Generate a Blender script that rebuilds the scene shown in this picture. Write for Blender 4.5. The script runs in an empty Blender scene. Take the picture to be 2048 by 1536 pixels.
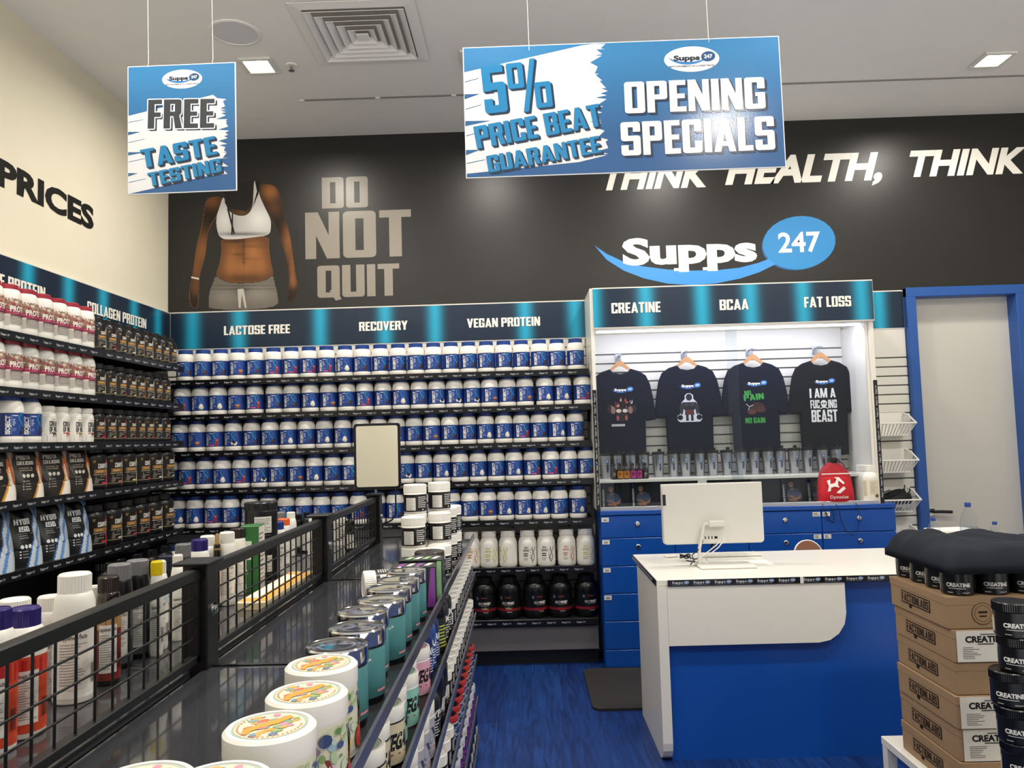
import bpy, bmesh, math, random
from mathutils import Vector, Matrix
from mathutils.geometry import tessellate_polygon, delaunay_2d_cdt
random.seed(7)
D = bpy.data
C = bpy.context.scene.collection
SC = bpy.context.scene
PI = math.pi
FZ = 0.045            # floor level
EYE = 1.55            # camera level
FPX = 1540.0          # focal length in pixels of the 2048 x 1536 frame
YB, XL, XR, CZ = 5.54, -2.57, 4.9, 3.81   # back wall, left wall, right wall, ceiling

# ---------------------------------------------------------------- camera
def _basis():
    yc = Vector(((1048 - 1024) / FPX, (875 - 768) / FPX, 1.0)).normalized()
    r = math.radians(1.68)
    up = Vector((-math.sin(r), -math.cos(r), 0))
    up = (up - yc * up.dot(yc)).normalized()
    return yc.cross(up), yc, up
BX, BY, BZ = _basis()
def cam2world(c):
    c = Vector(c)
    return Vector((BX.dot(c), BY.dot(c), BZ.dot(c)))
def at(px, py, x=None, y=None, z=None):
    """the place a pixel of the photograph shows, on the plane x=, y= or z="""
    d = cam2world(((px - 1024) / FPX, (py - 768) / FPX, 1.0))
    t = x / d.x if x is not None else y / d.y if y is not None else (z - EYE) / d.z
    return Vector((d.x * t, d.y * t, d.z * t + EYE))
cd = D.cameras.new('camera')
cd.sensor_width = 36.0
cd.lens = FPX / 2048 * 36.0
cd.clip_start = 0.02
cam = D.objects.new('camera', cd)
C.objects.link(cam)
cx_, cy_, cz_ = cam2world((1, 0, 0)), cam2world((0, -1, 0)), cam2world((0, 0, -1))
cam.matrix_world = Matrix(((cx_.x, cy_.x, cz_.x, 0), (cx_.y, cy_.y, cz_.y, 0), (cx_.z, cy_.z, cz_.z, EYE), (0, 0, 0, 1)))
SC.camera = cam

# ---------------------------------------------------------------- world, exposure
SC.view_settings.view_transform = 'Standard'
SC.view_settings.look = 'None'
SC.view_settings.exposure = -0.14
SC.view_settings.gamma = 1.0
SC.view_settings.use_curve_mapping = False
SC.cycles.max_bounces = 8
SC.cycles.transparent_max_bounces = 16
SC.cycles.sample_clamp_indirect = 6.0
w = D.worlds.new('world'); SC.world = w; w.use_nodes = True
# added fill light: world bright below the horizon to lift the ceiling, dim elsewhere
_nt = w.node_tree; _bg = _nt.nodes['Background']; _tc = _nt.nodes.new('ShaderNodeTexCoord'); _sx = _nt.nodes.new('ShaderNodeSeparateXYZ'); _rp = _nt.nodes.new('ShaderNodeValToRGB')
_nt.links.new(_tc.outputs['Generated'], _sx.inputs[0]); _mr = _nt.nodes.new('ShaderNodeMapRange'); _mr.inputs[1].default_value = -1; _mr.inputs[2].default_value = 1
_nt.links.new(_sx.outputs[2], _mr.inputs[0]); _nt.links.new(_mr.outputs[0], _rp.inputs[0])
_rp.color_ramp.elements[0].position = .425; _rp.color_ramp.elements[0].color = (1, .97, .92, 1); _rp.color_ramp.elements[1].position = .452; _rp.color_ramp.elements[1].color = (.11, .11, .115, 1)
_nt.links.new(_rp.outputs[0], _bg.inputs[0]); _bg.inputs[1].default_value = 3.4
LAMP_W = 25.0
LAMP_COL = (1.0, 0.94, 0.84)

# ---------------------------------------------------------------- materials
def lin(h):
    if isinstance(h, tuple): return h
    h = h.lstrip('#')
    o = []
    for i in (0, 2, 4):
        c = int(h[i:i + 2], 16) / 255
        o.append(c / 12.92 if c <= 0.04045 else ((c + 0.055) / 1.055) ** 2.4)
    return (o[0], o[1], o[2], 1.0)
MATS = {}
def mat(name, col='#808080', rough=0.5, metal=0.0, spec=0.5, coat=0.0, noise=0.0, nscale=30.0, bump=0.0, attr=False, emit=0.0):
    if name in MATS: return MATS[name]
    m = D.materials.new(name); m.use_nodes = True
    nt = m.node_tree; b = nt.nodes['Principled BSDF']
    b.inputs['Base Color'].default_value = lin(col)
    b.inputs['Roughness'].default_value = rough
    b.inputs['Metallic'].default_value = metal
    b.inputs['Specular IOR Level'].default_value = spec
    b.inputs['Coat Weight'].default_value = coat
    if emit:
        b.inputs['Emission Color'].default_value = lin(col)
        b.inputs['Emission Strength'].default_value = emit
    if attr:
        a = nt.nodes.new('ShaderNodeAttribute'); a.attribute_name = 'Col'
        nt.links.new(a.outputs['Color'], b.inputs['Base Color'])
    if noise or bump:
        tc = nt.nodes.new('ShaderNodeTexCoord'); n = nt.nodes.new('ShaderNodeTexNoise')
        n.inputs['Scale'].default_value = nscale; n.inputs['Detail'].default_value = 4
        nt.links.new(tc.outputs['Object'], n.inputs['Vector'])
        if noise:
            mx = nt.nodes.new('ShaderNodeMix'); mx.data_type = 'RGBA'; mx.blend_type = 'MULTIPLY'
            mx.inputs[0].default_value = noise
            src = b.inputs['Base Color'].links[0].from_socket if b.inputs['Base Color'].links else None
            if src: nt.links.new(src, mx.inputs[6])
            else: mx.inputs[6].default_value = lin(col)
            nt.links.new(n.outputs['Color'] if False else n.outputs['Fac'], mx.inputs[7])
            nt.links.new(mx.outputs[2], b.inputs['Base Color'])
        if bump:
            bp = nt.nodes.new('ShaderNodeBump'); bp.inputs['Strength'].default_value = bump; bp.inputs['Distance'].default_value = 0.002
            nt.links.new(n.outputs['Fac'], bp.inputs['Height']); nt.links.new(bp.outputs[0], b.inputs['Normal'])
    MATS[name] = m
    return m
def clear(name, tint=(0.97, 0.985, 0.98, 1), rough=0.02, ior=1.5, body=0.0, col='#404858'):
    """thin clear sheet: what lies behind shows through, with a fresnel reflection"""
    m = D.materials.new(name); m.use_nodes = True
    nt = m.node_tree; out = nt.nodes['Material Output']; nt.nodes.remove(nt.nodes['Principled BSDF'])
    tr = nt.nodes.new('ShaderNodeBsdfTransparent'); tr.inputs[0].default_value = tint
    gl = nt.nodes.new('ShaderNodeBsdfGlossy'); gl.inputs['Roughness'].default_value = rough
    lw_ = nt.nodes.new('ShaderNodeLayerWeight'); pw = nt.nodes.new('ShaderNodeMath'); pw.operation = 'POWER'; pw.inputs[1].default_value = 5.0
    fr = nt.nodes.new('ShaderNodeMath'); fr.operation = 'MULTIPLY_ADD'; r0 = ((ior - 1) / (ior + 1)) ** 2; fr.inputs[1].default_value = 1 - r0; fr.inputs[2].default_value = r0
    nt.links.new(lw_.outputs['Facing'], pw.inputs[0]); nt.links.new(pw.outputs[0], fr.inputs[0])
    mx = nt.nodes.new('ShaderNodeMixShader')
    nt.links.new(fr.outputs[0], mx.inputs[0]); nt.links.new(gl.outputs[0], mx.inputs[2])
    if body:
        df = nt.nodes.new('ShaderNodeBsdfDiffuse'); df.inputs[0].default_value = lin(col)
        m2 = nt.nodes.new('ShaderNodeMixShader'); m2.inputs[0].default_value = body
        nt.links.new(tr.outputs[0], m2.inputs[1]); nt.links.new(df.outputs[0], m2.inputs[2])
        nt.links.new(m2.outputs[0], mx.inputs[1])
    else:
        nt.links.new(tr.outputs[0], mx.inputs[1])
    nt.links.new(mx.outputs[0], out.inputs[0])
    MATS[name] = m
    return m
PRINT = mat('printed_gloss', rough=0.32, attr=True, spec=0.45)
PRINTM = mat('printed_matte', rough=0.75, attr=True, spec=0.2)
WHITE_P = mat('white_plastic', '#ECE9E2', 0.35, bump=0.03, nscale=60)
BLUE_P = mat('blue_plastic', '#1B3F86', 0.3, bump=0.03)
BLACK_P = mat('black_plastic', '#0D0D10', 0.28, bump=0.03)
BLACK_S = mat('black_satin_metal', '#101113', 0.38, spec=0.45, bump=0.02, nscale=150)
BLACK_SH = mat('black_shelf', '#131417', 0.45, bump=0.03, nscale=120)
GREY_P = mat('grey_cap_plastic', '#77777A', 0.35, bump=0.04, nscale=50)
CHROME = mat('chrome', '#D8D8DA', 0.08, metal=1.0, noise=0.05)
STEEL = mat('brushed_steel', '#A9ABAE', 0.3, metal=1.0, noise=0.15, nscale=90)
AMBER = mat('dark_amber_glass', '#1C100B', 0.08, spec=0.6, coat=0.4)
GLASS = clear('clear_glass', tint=(0.93, 0.95, 0.955, 1))
ACRYL = clear('smoky_acrylic', tint=(0.75, 0.77, 0.82, 1), body=0.62, col='#666774', rough=0.16)
PET = clear('clear_bottle_plastic', tint=(0.93, 0.95, 0.97, 1), rough=0.05, ior=1.4)

# ---------------------------------------------------------------- mesh builder
class B:
    def __init__(s): s.k = 0; s.v = []; s.f = []; s.fm = []; s.fc = []; s.fs = []; s.ms = []; s.M = None
    def mi(s, m):
        if m not in s.ms: s.ms.append(m)
        return s.ms.index(m)
    def add(s, vs, fs, m, col=None, smooth=False):
        o = len(s.v)
        for p in vs:
            p = Vector(p)
            s.v.append(s.M @ p if s.M is not None else p)
        k = s.mi(m); c = lin(col) if col is not None else (0.5, 0.5, 0.5, 1)
        for f in fs:
            s.f.append([o + i for i in f]); s.fm.append(k); s.fc.append(c); s.fs.append(smooth)
        return s
    def box(s, x0, x1, y0, y1, z0, z1, m, bev=0.0, col=None):
        if bev <= 0:
            vs = [(x, y, z) for z in (z0, z1) for y in (y0, y1) for x in (x0, x1)]
            return s.add(vs, [(0, 2, 3, 1), (4, 5, 7, 6), (0, 1, 5, 4), (2, 6, 7, 3), (0, 4, 6, 2), (1, 3, 7, 5)], m, col)
        b = min(bev, (x1 - x0) * .49, (y1 - y0) * .49, (z1 - z0) * .49)
        vs = []; ix = {}
        for i, X in enumerate((x0, x1)):
            for j, Y in enumerate((y0, y1)):
                for k, Z in enumerate((z0, z1)):
                    sx, sy, sz = (1 - 2 * i), (1 - 2 * j), (1 - 2 * k)
                    for a in range(3):
                        ix[(i, j, k, a)] = len(vs)
                        vs.append((X + (0 if a == 0 else sx * b), Y + (0 if a == 1 else sy * b), Z + (0 if a == 2 else sz * b)))
        fs = []
        for a in range(3):
            o1, o2 = (a + 1) % 3, (a + 2) % 3
            for sgn in (0, 1):
                q = []
                for p, r in ((0, 0), (1, 0), (1, 1), (0, 1)):
                    t = [0, 0, 0]; t[a] = sgn; t[o1] = p; t[o2] = r
                    q.append(ix[(*t, a)])
                fs.append(q if sgn else q[::-1])
            for p in (0, 1):
                for r in (0, 1):
                    t0 = [0, 0, 0]; t0[o1] = p; t0[o2] = r; t1 = list(t0); t1[a] = 1
                    q = [ix[(*t0, o1)], ix[(*t1, o1)], ix[(*t1, o2)], ix[(*t0, o2)]]
                    fs.append(q if p == r else q[::-1])
        for i in (0, 1):
            for j in (0, 1):
                for k in (0, 1):
                    q = [ix[(i, j, k, a)] for a in range(3)]
                    fs.append(q if (i + j + k) % 2 else q[::-1])
        return s.add(vs, fs, m, col)
    def lathe(s, prof, m, seg=24, cx=0, cy=0, z0=0, col=None, sx=1, sy=1, a0=0, a1=2 * PI):
        """turn a profile of (r, z); sharp corners of the profile are kept sharp"""
        full = abs(a1 - a0 - 2 * PI) < 1e-6
        runs = [[prof[0]]]
        for i in range(1, len(prof)):
            runs[-1].append(prof[i])
            if i < len(prof) - 1:
                d1 = Vector((prof[i][0] - prof[i - 1][0], prof[i][1] - prof[i - 1][1])); d2 = Vector((prof[i + 1][0] - prof[i][0], prof[i + 1][1] - prof[i][1]))
                if d1.length > 1e-9 and d2.length > 1e-9 and d1.angle(d2) > 0.7: runs.append([prof[i]])
        n = seg if full else seg + 1
        for run in runs:
            vs = []; fs = []
            for r, z in run:
                for k in range(n):
                    a = a0 + (a1 - a0) * k / seg
                    vs.append((cx + r * sx * math.sin(a), cy - r * sy * math.cos(a), z0 + z))
            for i in range(len(run) - 1):
                for k in range(seg):
                    k2 = (k + 1) % n
                    q = [i * n + k, i * n + k2, (i + 1) * n + k2, (i + 1) * n + k]
                    fs.append(q)
            s.add(vs, fs, m, col, True)
        return s
    def tube(s, pts, r, m, seg=8, col=None, caps=True):
        pts = [Vector(p) for p in pts]; vs = []; fs = []
        nrm = None
        for i, p in enumerate(pts):
            t = (pts[min(i + 1, len(pts) - 1)] - pts[max(i - 1, 0)]).normalized()
            if nrm is None:
                nrm = t.cross(Vector((0, 0, 1)) if abs(t.z) < 0.9 else Vector((1, 0, 0))).normalized()
            nrm = (nrm - t * nrm.dot(t)).normalized()
            bn = t.cross(nrm)
            for k in range(seg):
                a = 2 * PI * k / seg
                vs.append(p + (nrm * math.cos(a) + bn * math.sin(a)) * r)
        for i in range(len(pts) - 1):
            for k in range(seg):
                k2 = (k + 1) % seg
                fs.append([i * seg + k, i * seg + k2, (i + 1) * seg + k2, (i + 1) * seg + k])
        s.add(vs, fs, m, col, seg > 5)
        if caps:
            s.add([v for v in vs[:seg]], [list(range(seg))[::-1]], m, col); s.add([v for v in vs[-seg:]], [list(range(seg))], m, col)
        return s
    def lift(s, fn):
        """each printed figure lies a hair above the one before, so none coincide"""
        s.k += 1; o = s.k * 1.2e-5
        def g(u, v):
            p = Vector(fn(u, v)); e = 1e-4
            n = (Vector(fn(u + e, v)) - p).cross(Vector(fn(u, v + e)) - p)
            return p + n.normalized() * o if n.length > 1e-14 else p
        return g
    def poly(s, pts, fn, m, col=None, tess=False):
        """flat figure given by 2-d points, laid on a surface by fn(u, v)"""
        fn = s.lift(fn)
        if tess:
            tri = tessellate_polygon([[Vector((p[0], p[1], 0)) for p in pts]])
            return s.add([fn(*p) for p in pts], [list(t) for t in tri], m, col)
        return s.add([fn(*p) for p in pts], [list(range(len(pts)))], m, col)
    def rect(s, u0, u1, v0, v1, fn, m, col=None, nu=1, flat=False):
        if not flat: fn = s.lift(fn)
        for i in range(nu):
            a, b = u0 + (u1 - u0) * i / nu, u0 + (u1 - u0) * (i + 1) / nu
            s.add([fn(a, v0), fn(b, v0), fn(b, v1), fn(a, v1)], [(0, 1, 2, 3)], m, col)
        return s
    def ellipse(s, cu, cv, ru, rv, fn, m, col=None, n=20, rot=0):
        pts = []
        for k in range(n):
            a = 2 * PI * k / n; x, y = ru * math.cos(a), rv * math.sin(a)
            pts.append((cu + x * math.cos(rot) - y * math.sin(rot), cv + x * math.sin(rot) + y * math.cos(rot)))
        return s.poly(pts, fn, m, col)
    def prism(s, pts, lo, hi, fn, m, col=None):
        """2-d outline extruded from depth lo to hi; fn(u, v, depth)"""
        n = len(pts)
        vs = [fn(p[0], p[1], lo) for p in pts] + [fn(p[0], p[1], hi) for p in pts]
        tri = tessellate_polygon([[Vector((p[0], p[1], 0)) for p in pts]])
        fs = [list(range(n)), list(range(n, 2 * n))[::-1]] + [[i, n + i, n + (i + 1) % n, (i + 1) % n] for i in range(n)]
        return s.add(vs, fs, m, col)
    def text(s, t, font, u0, u1, v, cap, fn, m, col, rot=0.0, vert=False, back=None, shear=0):
        """lettering fitted between u0 and u1 on baseline v with capital height cap"""
        V, F, wd = letters(t, font); fn = s.lift(fn)
        k = (u1 - u0) / wd if u1 is not None else cap * 0.9
        cr, sr = math.cos(rot), math.sin(rot)
        def place(x, y):
            a, b = x * k + shear * y * cap, y * cap
            if vert: return fn(u0v[0] - b, u0v[1] + a)
            return fn(u0 + a * cr - b * sr, v + a * sr + b * cr)
        if vert:
            u0v = (v, u0)
        s.add([place(x, y) for x, y in V], F, m, col)
        return s
    def lines(s, u0, u1, v0, v1, n, fn, m, col, fill=0.45, nu=1):
        for i in range(n):
            z = v1 - (v1 - v0) * (i + 0.5) / n; h = (v1 - v0) / n * fill / 2
            e = u0 + (u1 - u0) * random.uniform(0.55, 1.0)
            s.rect(u0, e, z - h, z + h, fn, m, col, nu)
        return s
    def mesh(s, name):
        me = D.meshes.new(name)
        me.from_pydata([tuple(v) for v in s.v], [], s.f)
        for m in s.ms: me.materials.append(m)
        me.polygons.foreach_set('material_index', s.fm)
        me.polygons.foreach_set('use_smooth', s.fs)
        if any(m in (PRINT, PRINTM) or m.name.startswith('printed') for m in s.ms):
            a = me.color_attributes.new('Col', 'FLOAT_COLOR', 'CORNER')
            buf = []
            for f, c in zip(s.f, s.fc):
                buf.extend(list(c) * len(f))
            a.data.foreach_set('color', buf)
        me.update()
        return me

# ---------------------------------------------------------------- lettering
def _rr(x0, y0, x1, y1, c='', r=0.12):
    r = min(r, (x1 - x0) * .5, (y1 - y0) * .5); o = []
    for k, (x, y, sx, sy, ch, st) in enumerate(((x0, y0, 1, 1, 'a', PI), (x1, y0, -1, 1, 'b', 1.5 * PI), (x1, y1, -1, -1, 'c', 0), (x0, y1, 1, -1, 'd', .5 * PI))):
        if ch in c:
            for i in range(5):
                a = st + i / 4 * PI / 2
                o.append((x + sx * r + r * math.cos(a), y + sy * r + r * math.sin(a)))
        else: o.append((x, y))
    return o
def _glyph(ch):
    W, s, b = .52, .195, .16
    R = _rr
    def mir(p, w): return [(w - x, y) for x, y in p][::-1]
    if ch == ' ': return [], .2
    if ch == 'I': return [R(0, 0, s, 1)], s
    if ch == 'A': return [[(0, 0), (.18, 0), (.375, 1), (.2, 1)], mir([(0, 0), (.18, 0), (.375, 1), (.2, 1)], .58), R(.12, .17, .46, .31)], .58
    if ch == 'B': return [R(0, 0, s, 1), R(0, 1 - b, W, 1, 'c'), R(W - s, .54, W, 1, 'c'), R(0, .43, W - .05, .57), R(W - s, 0, W, .47, 'b'), R(0, 0, W, b, 'b')], W
    if ch in 'CG':
        g = [R(0, 0, s, 1, 'ad'), R(0, 1 - b, W, 1, 'cd'), R(0, 0, W, b, 'ab'), R(W - s, .64, W, 1, 'c')]
        return g + ([R(W - s, 0, W, .36, 'b')] if ch == 'C' else [R(W - s, 0, W, .52, 'b'), R(.27, .4, W, .52)]), W
    if ch == 'D': return [R(0, 0, s, 1), R(0, 1 - b, W, 1, 'c'), R(0, 0, W, b, 'b'), R(W - s, 0, W, 1, 'bc')], W
    if ch == 'E': return [R(0, 0, s, 1), R(0, 1 - b, .42, 1), R(0, .42, .39, .57), R(0, 0, .42, b)], .42
    if ch == 'F': return [R(0, 0, s, 1), R(0, 1 - b, .41, 1), R(0, .4, .38, .56)], .41
    if ch == 'H': return [R(0, 0, s, 1), R(W - s, 0, W, 1), R(0, .41, W, .58)], W
    if ch == 'J': return [R(W - s - .06, 0, W - .06, 1, 'b'), R(0, 0, W - .06, b, 'ab'), R(0, 0, s, .36, 'a')], W - .06
    if ch == 'K': return [R(0, 0, s, 1), [(.1, .32), (.3, .42), (W, 1), (W - .2, 1), (.1, .6)], [(.2, .5), (.34, .66), (W + .03, 0), (W - .18, 0)]], W + .03
    if ch == 'L': return [R(0, 0, s, 1), R(0, 0, .4, b)], .4
    if ch == 'M': return [R(0, 0, .17, 1), R(.57, 0, .74, 1), [(0, 1), (.22, 1), (.44, 0), (.3, 0)], [(.52, 1), (.74, 1), (.44, 0), (.3, 0)]], .74
    if ch == 'N': return [R(0, 0, .17, 1), R(.37, 0, .54, 1), [(0, 1), (.2, 1), (.54, 0), (.34, 0)]], .54
    if ch in 'OQ0':
        g = [R(0, 0, s, 1, 'ad'), R(W - s, 0, W, 1, 'bc'), R(0, 1 - b, W, 1, 'cd'), R(0, 0, W, b, 'ab')]
        return g + ([[(.28, .22), (.42, .26), (W + .04, -.06), (W - .1, -.1)]] if ch == 'Q' else []), W
    if ch == 'P': return [R(0, 0, s, 1), R(0, 1 - b, W, 1, 'c'), R(W - s, .41, W, 1, 'bc'), R(0, .41, W, .41 + b, 'b')], W
    if ch == 'R': return [R(0, 0, s, 1), R(0, 1 - b, W, 1, 'c'), R(W - s, .45, W, 1, 'bc'), R(0, .42, W - .04, .42 + b, 'b'), [(W - s - .05, .47), (W - .07, .5), (W + .03, 0), (W - s + .02, 0)]], W + .02
    if ch == 'S': return [R(0, 1 - b, W, 1, 'cd'), R(0, .43, s, 1, 'ad'), R(0, .43, W, .43 + b, 'ac'), R(W - s, 0, W, .59, 'bc'), R(0, 0, W, b, 'ab'), R(W - s, .7, W, 1, 'c'), R(0, 0, s, .31, 'a')], W
    if ch == 'T': return [R(0, 1 - b, .5, 1), R(.25 - s / 2, 0, .25 + s / 2, 1)], .5
    if ch == 'U': return [R(0, 0, s, 1, 'a'), R(W - s, 0, W, 1, 'b'), R(0, 0, W, b, 'ab')], W
    if ch == 'V': return [[(0, 1), (.19, 1), (.37, 0), (.2, 0)], [(.37, 1), (.56, 1), (.36, 0), (.19, 0)]], .56
    if ch == 'W': return [[(0, 1), (.17, 1), (.3, 0), (.13, 0)], [(.29, 1), (.43, 1), (.3, 0), (.15, 0)], [(.36, 1), (.5, 1), (.64, 0), (.49, 0)], [(.62, 1), (.79, 1), (.66, 0), (.49, 0)]], .79
    if ch == 'X': return [[(0, 0), (.2, 0), (.56, 1), (.36, 1)], [(.36, 0), (.56, 0), (.2, 1), (0, 1)]], .56
    if ch == 'Y': return [[(0, 1), (.19, 1), (.38, .42), (.18, .42)], [(.37, 1), (.56, 1), (.38, .42), (.18, .42)], R(.28 - s / 2, 0, .28 + s / 2, .48)], .56
    if ch == 'Z': return [R(0, 1 - b, .46, 1), R(0, 0, .46, b), [(0, .1), (.22, .1), (.46, .9), (.24, .9)]], .46
    if ch == '5': return [R(0, 1 - b, W - .03, 1), R(0, .46, s, 1), R(0, .48, W, .48 + b, 'c'), R(W - s, 0, W, .64, 'bc'), R(0, 0, W, b, 'ab'), R(0, 0, s, .3, 'a')], W
    if ch == '%':
        def ring(x, y, w, h, t): return [R(x, y, x + t, y + h, 'ad', .14), R(x + w - t, y, x + w, y + h, 'bc', .14), R(x, y + h - .1, x + w, y + h, 'cd', .14), R(x, y, x + w, y + .1, 'ab', .14)]
        return ring(0, .46, .38, .54, .13) + ring(.6, 0, .38, .54, .13) + [[(.3, -.05), (.42, -.05), (.68, 1.05), (.56, 1.05)]], .98
    return [R(0, 0, .12, .14)], .12
_LET = {}; _GL = {}
def _union(ch):
    """the strokes of one capital merged into a single outline without overlaps"""
    if ch not in _GL:
        g, wd = _glyph(ch); V = []; F = []
        for p in g:
            if sum(p[i - 1][0] * p[i][1] - p[i][0] * p[i - 1][1] for i in range(len(p))) < 0: p = p[::-1]
            F.append(list(range(len(V), len(V) + len(p)))); V += p
        if len(F) > 1:
            r = delaunay_2d_cdt([Vector(p) for p in V], [], F, 0, 1e-4)
            tri = []
            for f in r[2]:
                c = sum((r[0][i] for i in f), Vector((0, 0))) / len(f)
                if any(_in(c, [V[i] for i in q]) for q in F): tri.append(list(f))
            V = [(p.x, p.y) for p in r[0]]; F = tri
        _GL[ch] = (V, F, wd)
    return _GL[ch]
def _in(c, poly):
    r = False
    for i in range(len(poly)):
        (xi, yi), (xj, yj) = poly[i], poly[i - 1]
        if (yi > c.y) != (yj > c.y) and c.x < (xj - xi) * (c.y - yi) / (yj - yi) + xi: r = not r
    return r
def letters(t, font):
    """2-d vertices, faces and width of a line of lettering, capitals one unit high"""
    if (t, font) in _LET: return _LET[(t, font)]
    V = []; F = []
    if font == 'block':
        x = 0
        for ch in t:
            gv, gf, wd = _union(ch)
            F += [[len(V) + i for i in f] for f in gf]; V += [(x + a, b) for a, b in gv]
            x += wd + .055
        wd = x - .055
    else:
        cu = D.curves.new('letters', 'FONT'); cu.body = t; cu.size = 1.0
        cu.offset = {'plain': 0.0, 'bold': 0.022, 'heavy': 0.044, 'tiny': 0.012}[font.split('_')[0]]
        cu.resolution_u = 1 if font.startswith('tiny') else 3
        o = D.objects.new('letters', cu); C.objects.link(o)
        dg = bpy.context.evaluated_depsgraph_get(); dg.update()
        me = D.meshes.new_from_object(o.evaluated_get(dg))
        V = [(v.co.x, v.co.y) for v in me.vertices]; F = [list(p.vertices) for p in me.polygons]
        D.objects.remove(o); D.curves.remove(cu); D.meshes.remove(me)
        x0 = min(p[0] for p in V); x1 = max(p[0] for p in V); cap = 0.73
        V = [((x - x0) / cap, y / cap) for x, y in V]; wd = (x1 - x0) / cap
    _LET[(t, font)] = (V, F, wd)
    return _LET[(t, font)]
def plane(o, ux, vx, off=0.0):
    o, ux, vx = Vector(o), Vector(ux).normalized(), Vector(vx).normalized(); n = ux.cross(vx)
    return lambda u, v: o + ux * u + vx * v + n * off
def wrap(r, off=0.0004, cx=0, cy=0):
    return lambda u, v: (cx + (r + off) * math.sin(u / r), cy - (r + off) * math.cos(u / r), v)
def solid(o, ux, vx):
    o, ux, vx = Vector(o), Vector(ux).normalized(), Vector(vx).normalized(); n = ux.cross(vx)
    return lambda u, v, d: o + ux * u + vx * v + n * d
def logo(b, fn, w, m, ink='#F4F1EA', sw='#3E8ED6', num='#F4F1EA', disc='#2F86C4', tag=None, fine=True):
    """the shop's sign: name over a swoosh, number in a disc; w wide, origin at its tip, baseline 0"""
    f = lambda u, v: fn(u * w, v * w)
    up = [(0, .083), (.05, .046), (.12, .01), (.2, -.012), (.3, -.028), (.4, -.036), (.5, -.038), (.6, -.03), (.68, -.012), (.74, .01)]
    lo = [(.75, -.02), (.68, -.052), (.6, -.076), (.5, -.093), (.4, -.097), (.3, -.088), (.2, -.062), (.12, -.028), (.05, .02)]
    b.poly(up + lo, f, m, sw, tess=True)
    f1 = lambda u, v: fn(u * w, v * w)
    b.ellipse(.852, .068, .152, .112, lambda u, v: fn(u * w, v * w), m, disc, n=28, rot=.12)
    return f
def logo_text(b, fn, w, m, ink='#F4F1EA', num='#F4F1EA', fine=True, b2=None):
    f = lambda u, v: fn(u * w, v * w)
    b.text('Supps', 'heavy' if fine else 'tiny', .115, .675, 0, .108, f, m, ink)
    (b2 or b).text('247', 'bold' if fine else 'tiny', .765, .94, .03, .085, f, m, num)

# ---------------------------------------------------------------- things
def setp(o, label=None, cat=None, group=None, kind=None):
    if label: o['label'] = label
    if cat: o['category'] = cat
    if group: o['group'] = group
    if kind: o['kind'] = kind
    return o
def asmesh(b, name): return b.mesh(name) if isinstance(b, B) else b
def part(name, b, parent=None, label=None):
    o = D.objects.new(name, asmesh(b, name)); C.objects.link(o)
    if parent is not None: o.parent = parent
    if label: o['label'] = label
    return o
def thing(name, label, cat, loc=(0, 0, 0), rot=0.0, group=None, parts=(), tilt=None):
    """parts: (name, mesh, [sub-parts as (name, mesh)])"""
    o = D.objects.new(name, None); C.objects.link(o); o.empty_display_size = 0.02
    o.location = loc; o.rotation_euler = tilt if tilt else (0, 0, rot)
    setp(o, label, cat, group)
    for p in parts:
        q = part(p[0], p[1], o)
        for sp in (p[2] if len(p) > 2 else ()): part(sp[0], sp[1], q)
    return o
def single(name, b, label, cat, loc=(0, 0, 0), rot=0.0, group=None):
    o = D.objects.new(name, asmesh(b, name)); C.objects.link(o); o.location = loc; o.rotation_euler = (0, 0, rot)
    return setp(o, label, cat, group)
def struct(name, b, parent=None):
    o = D.objects.new(name, asmesh(b, name)); C.objects.link(o)
    if parent: o.parent = parent
    else: o['kind'] = 'structure'
    return o
ORD = 'first second third fourth fifth sixth seventh eighth ninth tenth eleventh twelfth thirteenth fourteenth fifteenth sixteenth seventeenth eighteenth nineteenth twentieth twenty-first twenty-second twenty-third twenty-fourth twenty-fifth'.split()

# ---------------------------------------------------------------- ceiling lamps (each with its own light)
def lamp_meshes():
    f = B()
    s = .072
    for x0, x1, y0, y1 in ((-s - .025, s + .025, -s - .025, -s), (-s - .025, s + .025, s, s + .025), (-s - .025, -s, -s, s), (s, s + .025, -s, s)):
        f.box(x0, x1, y0, y1, -.014, 0, mat('lamp_trim_white', '#D9D7D0', .5, bump=.02), .003)
    l = B().box(-s, s, -s, s, -.008, -.001, mat('lamp_lens', '#FFF2DC', .4, emit=10.0))
    return f.mesh('lamp_frame'), l.mesh('lamp_lens')
LF, LL = lamp_meshes()
lp = at(518, 130, z=CZ); lq = at(1985, 118, z=CZ)
rows = [(lp.x, lp.y, 'lit square ceiling downlight beside the round ceiling speaker'), (lp.x + 1.3, lp.y, 'lit square ceiling downlight behind the wide price guarantee sign'),
        (lp.x + 2.75, lp.y + .05, 'lit square ceiling downlight behind the specials half of the wide sign'), (lq.x, lq.y, 'lit square ceiling downlight above the blue door frame')]
for yy, nm in ((2.35, 'over the gondola'), (.5, 'over the camera')):
    for k, xx in enumerate((-1.55, -.1, 1.45, 3.0) if yy > 1 else (-1.55, 1.5, 3.05)):
        rows.append((xx, yy, '%s square ceiling downlight of the row %s' % (ORD[k], nm)))
for xx, yy, lb in rows:
    t = thing('ceiling_downlight', lb, 'ceiling light', (xx, yy, CZ), 0, 'square ceiling downlights', [('lamp_frame', LF), ('lamp_lens', LL)])
    ld = D.lights.new('downlight', 'AREA'); ld.shape = 'SQUARE'; ld.size = .16; ld.energy = LAMP_W; ld.color = LAMP_COL; ld.spread = math.radians(170)
    lo = D.objects.new('downlight', ld); C.objects.link(lo); lo.parent = t; lo.location = (0, 0, -.018)

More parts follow.
